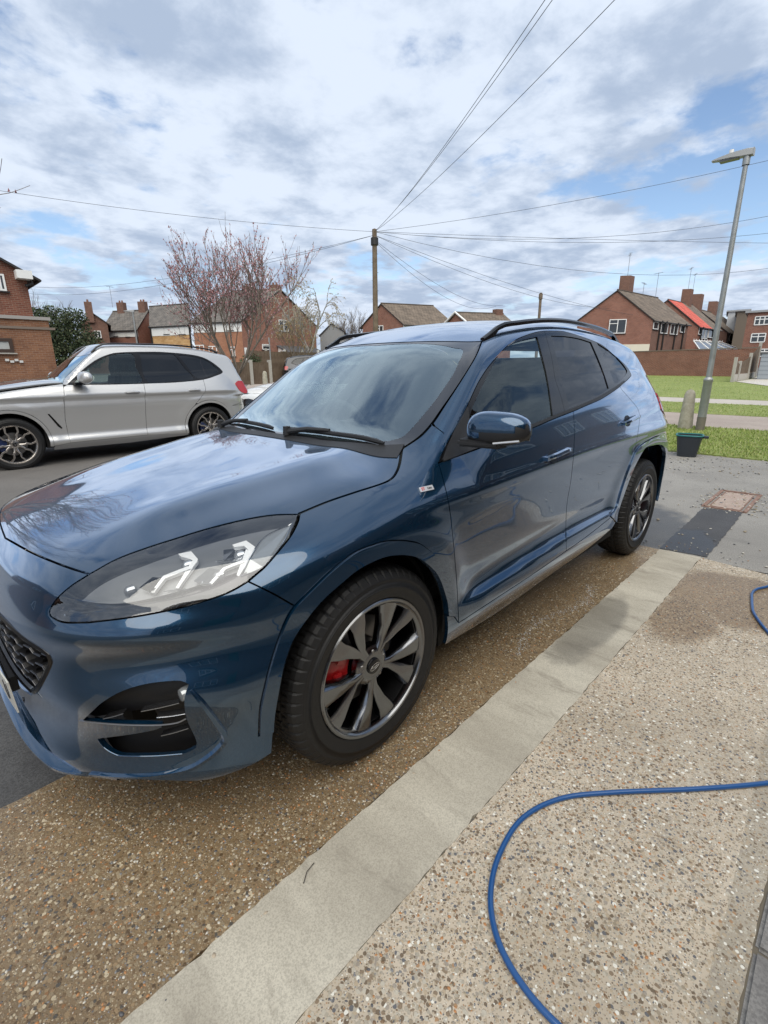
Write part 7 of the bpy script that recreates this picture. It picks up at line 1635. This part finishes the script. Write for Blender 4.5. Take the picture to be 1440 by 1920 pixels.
b = MB(); pts = [(.168 * math.cos(t) / max((abs(math.cos(t)) ** 4 + abs(math.sin(t)) ** 4) ** .25, .1), .173 * math.sin(t) / max((abs(math.cos(t)) ** 4 + abs(math.sin(t)) ** 4) ** .25, .1), .322) for t in np.linspace(0, 2 * math.pi, 41)]; b.tube(pts, .012, 8, cap=False); b.build('rim', TEAL, bn)
b = MB(); b.box((0, .20, .30), (.12, .08, .03)); b.tube([(-.05, .17, .31), (-.05, .235, .305), (.05, .235, .305), (.05, .17, .31)], .012, 6); b.build('handle', BINM, bn)
# telegraph pole and its wires
pt = CC + np.array([(702 - 720) / CF, (428 - 960) / CF, 1.]) @ CR * 23.7; PTX = pt; zb = float(gz(pt[0], pt[1])) - .3
tp = empty('telegraph_pole', (pt[0], pt[1], zb), 0, 'brown wooden telegraph pole rising behind the blue car with wires fanning from its top', 'telegraph pole'); Hp = pt[2] - zb
b = MB(); b.lathe([(.15, 0), (.115, Hp - .05), (.0, Hp)], 14, 'Z'); b.build('pole', mat('pole_wood', (.13, .095, .065), .85, noise=(5, .8, (.20, .16, .12))), tp)
b = MB(); b.lathe([(.14, Hp - .75), (.19, Hp - .74), (.19, Hp - .42), (.14, Hp - .41)], 12, 'Z')
b.build('cable_ring', SOFF, tp)
for k in range(12):
    b = MB(); s_ = 1 if k % 2 else -1; b.tube([(s_ * .1, 0, Hp - 1.1 - .42 * k), (s_ * .24, 0, Hp - 1.1 - .42 * k)], .011, 5); b.build('step', GALV, tp)
WM = mat('wire_black', (.05, .05, .055), .6)
def wire(u, v, t, sag, label, r=.0075, dz=-.15):
    e = CC + np.array([(u - 720) / CF, (v - 960) / CF, 1.]) @ CR * t; a = PTX + [0, 0, dz]; pts = [a + (e - a) * k + [0, 0, -sag * 4 * (k * (1 - k) if k < 1 else (1 - k) * .3)] for k in np.linspace(0, 1.0 if u < 1300 else 2.2, 34)]
    b = MB(); b.tube([tuple(p_) for p_ in pts], [r * (.45 + .55 * np.linalg.norm(p_ - CC) / 24) for p_ in pts], 5); o = b.build('overhead_wire', WM); tag(o, label, 'wire', 'wires fanning from the telegraph pole'); return o
wire(1062, -60, 6, .25, 'overhead wire climbing from the pole to the top edge, leftmost of three'); wire(1078, -60, 6.3, .22, 'overhead wire climbing to the top edge, middle of three'); wire(1210, -60, 6, .2, 'overhead wire climbing to the top edge, rightmost of three')
wire(-120, 338, 21, .25, 'long overhead wire running left from the pole to the left edge'); wire(1560, 272, 22, .3, 'overhead wire running right from the pole, highest at the right edge')
wire(1560, 380, 26, .9, 'overhead wire drooping right from the pole, second highest at the right edge'); wire(1560, 422, 30, .7, 'overhead wire drooping right from the pole, third highest at the right edge'); wire(1560, 457, 34, 0.1, 'nearly level overhead wire running right from the pole'); wire(1560, 480, 36, 1.6, 'overhead wire sagging lowest toward the right edge')
wire(943, 572, 60, 1.0, 'overhead wire falling steeply right to the distant roofs, upper of the pair', dz=-.5); wire(930, 574, 55, 1.3, 'overhead wire falling steeply right to the distant roofs, lower of the pair', dz=-.55)
wire(1240, 566, 60, 1.8, 'overhead wire falling gently to the right-hand brick house', dz=-.3); wire(1380, 585, 75, 2.2, 'overhead wire falling gently toward the far right-hand chimneys', dz=-.3)
wire(40, 536, 60, 1.0, 'overhead wire falling left toward the near brick house, upper of two', dz=-.3); wire(30, 548, 62, 1.2, 'overhead wire falling left toward the near brick house, lower of two', dz=-.3)
# sign post
p = CC + Dn(509, 700) * 33; zz = float(gz(*p[:2])); sg = empty('sign_post', (p[0], p[1], zz - .1), 0, 'thin grey post with a small blank sign plate by the timber fence', 'sign')
b = MB(); b.tube([(0, 0, 0), (0, 0, 2.75)], .038, 8); b.build('post', GALV, sg); b = MB(); b.box((0, 0, 2.72), (.03, .34, .26), -.8); b.build('plate', mat('sign_grey', (.30, .31, .31), .5), sg)
# far parked cars
fw = np.array([-.83, .55]); p = CC[:2] + Dn(527, 700)[:2] * 27 + fw * 3.3; clone_car('parked_car', 'dark hatchback parked far off by the timber fence, only its rear half visible', (p[0], p[1], float(gz(*p[:2])) + .1), math.atan2(fw[1], fw[0]), (.85, .88, .88), mat('dark_paint', (.03, .033, .04), .3, .6, .5, 1.0))
# small stub chimney and pole top beyond the roof of the blue car
p = CC + Dn(1012, 580) * 55; b = MB(); b.lathe([(.16, 0), (.13, 7.7)], 10, 'Z'); b.lathe([(.2, 7.1), (.2, 7.6)], 8, 'Z'); o = b.build('telegraph_pole', mat('pole_wood')); o.location = (p[0], p[1], .8); tag(o, 'distant second telegraph pole just showing above the blue car\'s roof rail', 'telegraph pole')
# ------------------------------------------------------------------ trees
def branch_tree(seed, base, H, stems, spread, levels, r0, bark, label, bud=None, nbud=0, bsize=.03, name='tree', cat='tree', up=.35, budrange=(1, 9), kids=(3, 5), lenf=.62, lean=(0, 0), trunk_h=0.0, droop=0.0, bud_label=None, jit=.10, buds_name='blossom'):
    R_ = random.Random(seed); root = empty(name, tuple(base), 0, label, cat); tr = MB(); br = MB(); segs = []
    def grow(p, d, L_, r, lv):
        n = 5 if lv < 2 else 4; pts = [p.copy()]; q = p.copy(); dd = d.copy()
        for i in range(n):
            dd = (dd + Vector((R_.gauss(0, jit), R_.gauss(0, jit), R_.gauss(0, jit * .6) + up * .12 - droop * (lv >= levels - 1) * .35))).normalized(); q = q + dd * L_ / n; pts.append(q.copy())
        (tr if lv == 0 else br).tube(pts, [max(r * (1 - .62 * i / n), .0035) for i in range(n + 1)], 7 if lv < 2 else 4 if lv < 3 else 3)
        if lv >= levels - 2: segs.append(pts)
        if lv < levels:
            k = R_.randint(*kids)
            for j in range(k):
                t = .35 + .65 * (j + R_.random()) / k; i = min(n - 1, int(t * n)); o_ = pts[i].lerp(pts[i + 1], t * n - i); a = R_.uniform(0, 2 * math.pi); side = dd.orthogonal().normalized(); side.rotate(Quaternion(dd, a)); nd = (dd * R_.uniform(.75, 1.1) + side * R_.uniform(.45, .95) * spread + Vector((0, 0, up * .5))).normalized(); grow(o_, nd, L_ * lenf * R_.uniform(.75, 1.2), r * .5 * R_.uniform(.8, 1.1), lv + 1)
    st = Vector((0, 0, 0))
    if trunk_h: tr.tube([(0, 0, -.1), (lean[0] * trunk_h * .5, lean[1] * trunk_h * .5, trunk_h * .5), (lean[0] * trunk_h, lean[1] * trunk_h, trunk_h)], [r0 * 1.5, r0 * 1.2, r0 * 1.1], 9); st = Vector((lean[0] * trunk_h, lean[1] * trunk_h, trunk_h - .05))
    for k in range(stems):
        a = 2 * math.pi * k / stems + R_.uniform(-.4, .4); d = Vector((math.cos(a) * spread * .62, math.sin(a) * spread * .62, 1)).normalized(); grow(st.copy(), d, (H - trunk_h) * R_.uniform(.42, .55), r0 * R_.uniform(.75, 1), 0)
    tr.build('trunk', bark, root, fix=False); br.build('branch', bark, root, fix=False)
    if nbud:
        bb = MB(); V = []; F = []
        for i in range(nbud):
            s_ = R_.choice(segs); k = R_.randrange(len(s_) - 1); p = s_[k].lerp(s_[k + 1], R_.random()) + Vector((R_.gauss(0, .012), R_.gauss(0, .012), R_.gauss(0, .012))); z = bsize * R_.uniform(.6, 1.4); a = R_.uniform(0, 6.28); u = Vector((math.cos(a), math.sin(a), R_.uniform(-.5, .5))) * z; w = Vector((-math.sin(a), math.cos(a), R_.uniform(-.5, .5))) * z * .6; q = len(V)
            V += [tuple(p - w), tuple(p + u * .6), tuple(p + w), tuple(p + Vector((0, 0, z * 1.3)))]; F += [(q, q + 1, q + 3), (q + 1, q + 2, q + 3), (q, q + 3, q + 2)]
        mi = [R_.randrange(len(bud)) for _ in range(nbud) for __ in range(3)]; o = mesh_obj(buds_name, V, F, None, root, False, mats=bud, midx=mi); o['kind'] = 'stuff'
    return root
BARK = mat('bark_grey', (.13, .105, .085), .9, noise=(12, .8, (.20, .17, .14))); BUD = [mat('bud_pink', (.40, .18, .19), .7), mat('bud_dark', (.22, .09, .10), .7), mat('bud_pale', (.52, .37, .38), .7)]
tp_ = CC + Dn(446, 705) * 15.5
branch_tree(21, (tp_[0], tp_[1], float(gz(*tp_[:2])) - .1), 5.45, 8, 1.35, 3, .040, BARK, 'leafless pink-budded blossom tree standing behind the silver car\'s tail', BUD, 6500, .030, trunk_h=1.15, lean=(.0, .0), kids=(5, 6), lenf=.58, up=.88, jit=.08)
q_ = CC + Dn(-330, 470) * 9.0; branch_tree(5, (q_[0], q_[1], -.05), 5.6, 6, 1.0, 3, .06, BARK, 'budding blossom tree outside the left edge, a few twigs reaching into the picture', BUD, 2600, .026, trunk_h=1.2, kids=(4, 6), lenf=.60, up=.5, jit=.09)
BIRCH = mat('birch_bark', (.40, .38, .34), .8, noise=(6, .8, (.14, .13, .12))); CAT = [mat('catkin_a', (.24, .19, .12), .8), mat('catkin_b', (.32, .27, .19), .8), mat('catkin_c', (.42, .37, .28), .8)]
q_ = CC + Dn(583, 695) * 38; branch_tree(8, (q_[0], q_[1], .7), 7.6, 3, .75, 3, .09, BIRCH, 'pale weeping birch with pale brown catkins right of the broad brick gable', CAT, 2600, .06, trunk_h=1.6, kids=(4, 6), up=.15, droop=1.0, buds_name='catkins')
q_ = CC + Dn(560, 695) * 36; branch_tree(9, (q_[0], q_[1], .7), 4.6, 4, .6, 3, .05, BARK, 'low olive-brown shrubby tree against the brick gable', [mat('rust_leaf', (.24, .17, .07), .8), mat('rust_leaf2', (.28, .21, .10), .8)], 900, .05, trunk_h=.5, up=.4, kids=(4, 6), buds_name='foliage')
for i, (u, H, s_) in enumerate(((655, 8.5, 31), (672, 8.0, 32), (640, 7.0, 33), (300, 10.5, 34), (385, 9.5, 36))):
    q_ = CC + Dn(u, 690) * (70 if u > 500 else 92); branch_tree(s_, (q_[0], q_[1], 1.2), H, 4, .8, 3, .12, BARK, ['bare tree just left of the telegraph pole, taller', 'bare tree nearest the telegraph pole', 'low bare tree between the grey house and the telegraph pole', 'bare tree crown showing above the ridge of the ochre-faced house', 'bare tree behind the roof of the broad-gabled house'][i], None, 0, trunk_h=2, kids=(4, 5), up=.5, jit=.12)
# dense ivy-clad tree and evergreen masses: many small leaf faces through the crown's volume
def leafy(seed, base, blobs, n, leaf, mats_, label, bark=BARK, H=3.0, name='tree', twigs=0):
    R_ = np.random.default_rng(seed); root = empty(name, tuple(base), 0, label, 'tree'); b = MB(); b.lathe([(.25, 0), (.16, H)], 8, 'Z'); b.build('trunk', bark, root); w = np.array([bl[3] ** 2 for bl in blobs]); pk = R_.choice(len(blobs), n, p=w / w.sum()); bl = np.array(blobs)[pk]
    d = R_.normal(0, 1, (n, 3)); d /= np.linalg.norm(d, axis=1)[:, None]; rad = bl[:, 3] * (R_.random(n) ** .35) * (1 + .18 * np.sin(d[:, 0] * 9 + bl[:, 0]) * np.cos(d[:, 2] * 8)); c = bl[:, :3] + d * rad[:, None] * np.array([1, 1, .9]); a = R_.normal(0, 1, (n, 3)); a /= np.linalg.norm(a, axis=1)[:, None]; t = np.cross(a, R_.normal(0, 1, (n, 3))); t /= np.linalg.norm(t, axis=1)[:, None]; s_ = leaf * R_.uniform(.6, 1.4, n)[:, None]; u2 = np.cross(a, t)
    V = np.stack([c - t * s_, c + u2 * s_ * .6, c + t * s_, c - u2 * s_ * .6], 1).reshape(-1, 3); F = np.arange(4 * n).reshape(-1, 4); o = mesh_obj('crown', V, F, None, root, False, mats=mats_, midx=R_.integers(0, len(mats_), n).tolist()); o['kind'] = 'stuff'; return root
GRN = [mat('leaf_dark', (.028, .045, .018), .7), mat('leaf_mid', (.045, .068, .028), .7), mat('leaf_olive', (.075, .085, .04), .7)]
q_ = CC + Dn(118, 660) * 58
leafy(3, (q_[0], q_[1], 1.1), [(0, 0, 2.6, 2.2), (1.5, -.9, 3.2, 1.7), (-1.5, .8, 3.0, 1.8), (.4, .3, 4.6, 1.7), (-1.3, .9, 5.0, 1.1), (1.5, -1, 5.0, 1.2), (0, 0, 1.2, 1.9), (2.0, -1.4, 1.8, 1.4), (-2.0, 1.3, 1.8, 1.4)], 16000, .11, GRN, 'dense dark ivy-covered evergreen tree between the near brick house and the distant row')
q_ = CC + Dn(108, 660) * 64; branch_tree(77, (q_[0], q_[1], 1.1), 8.6, 5, .9, 3, .12, BARK, 'bare crown poking up behind the ivy-covered tree', None, 0, trunk_h=2.4, kids=(4, 6), up=.5, jit=.13)
q_ = CC + Dn(468, 700) * 34; leafy(4, (q_[0], q_[1], .7), [(0, 0, .9, .7), (.5, .2, .6, .5), (-.4, 0, 1.2, .5)], 1500, .06, GRN, 'small green bush beside the timber fence', H=.8, name='bush')
RLF = [mat('red_leaf', (.10, .018, .020), .6), mat('red_leaf_dark', (.05, .012, .014), .6), mat('red_leaf_green', (.05, .04, .02), .6)]
leafy(6, (-6.0, 5.0, 0), [(-4.0 + 1.0 * i, .12 * ((i * 7) % 3 - 1), .75 + .3 * (j % 2), .62) for i in range(9) for j in range(2)], 9000, .05, RLF, 'dark red-leaved hedge behind the camera, mirrored low in the rear side windows', H=.6, name='hedge')
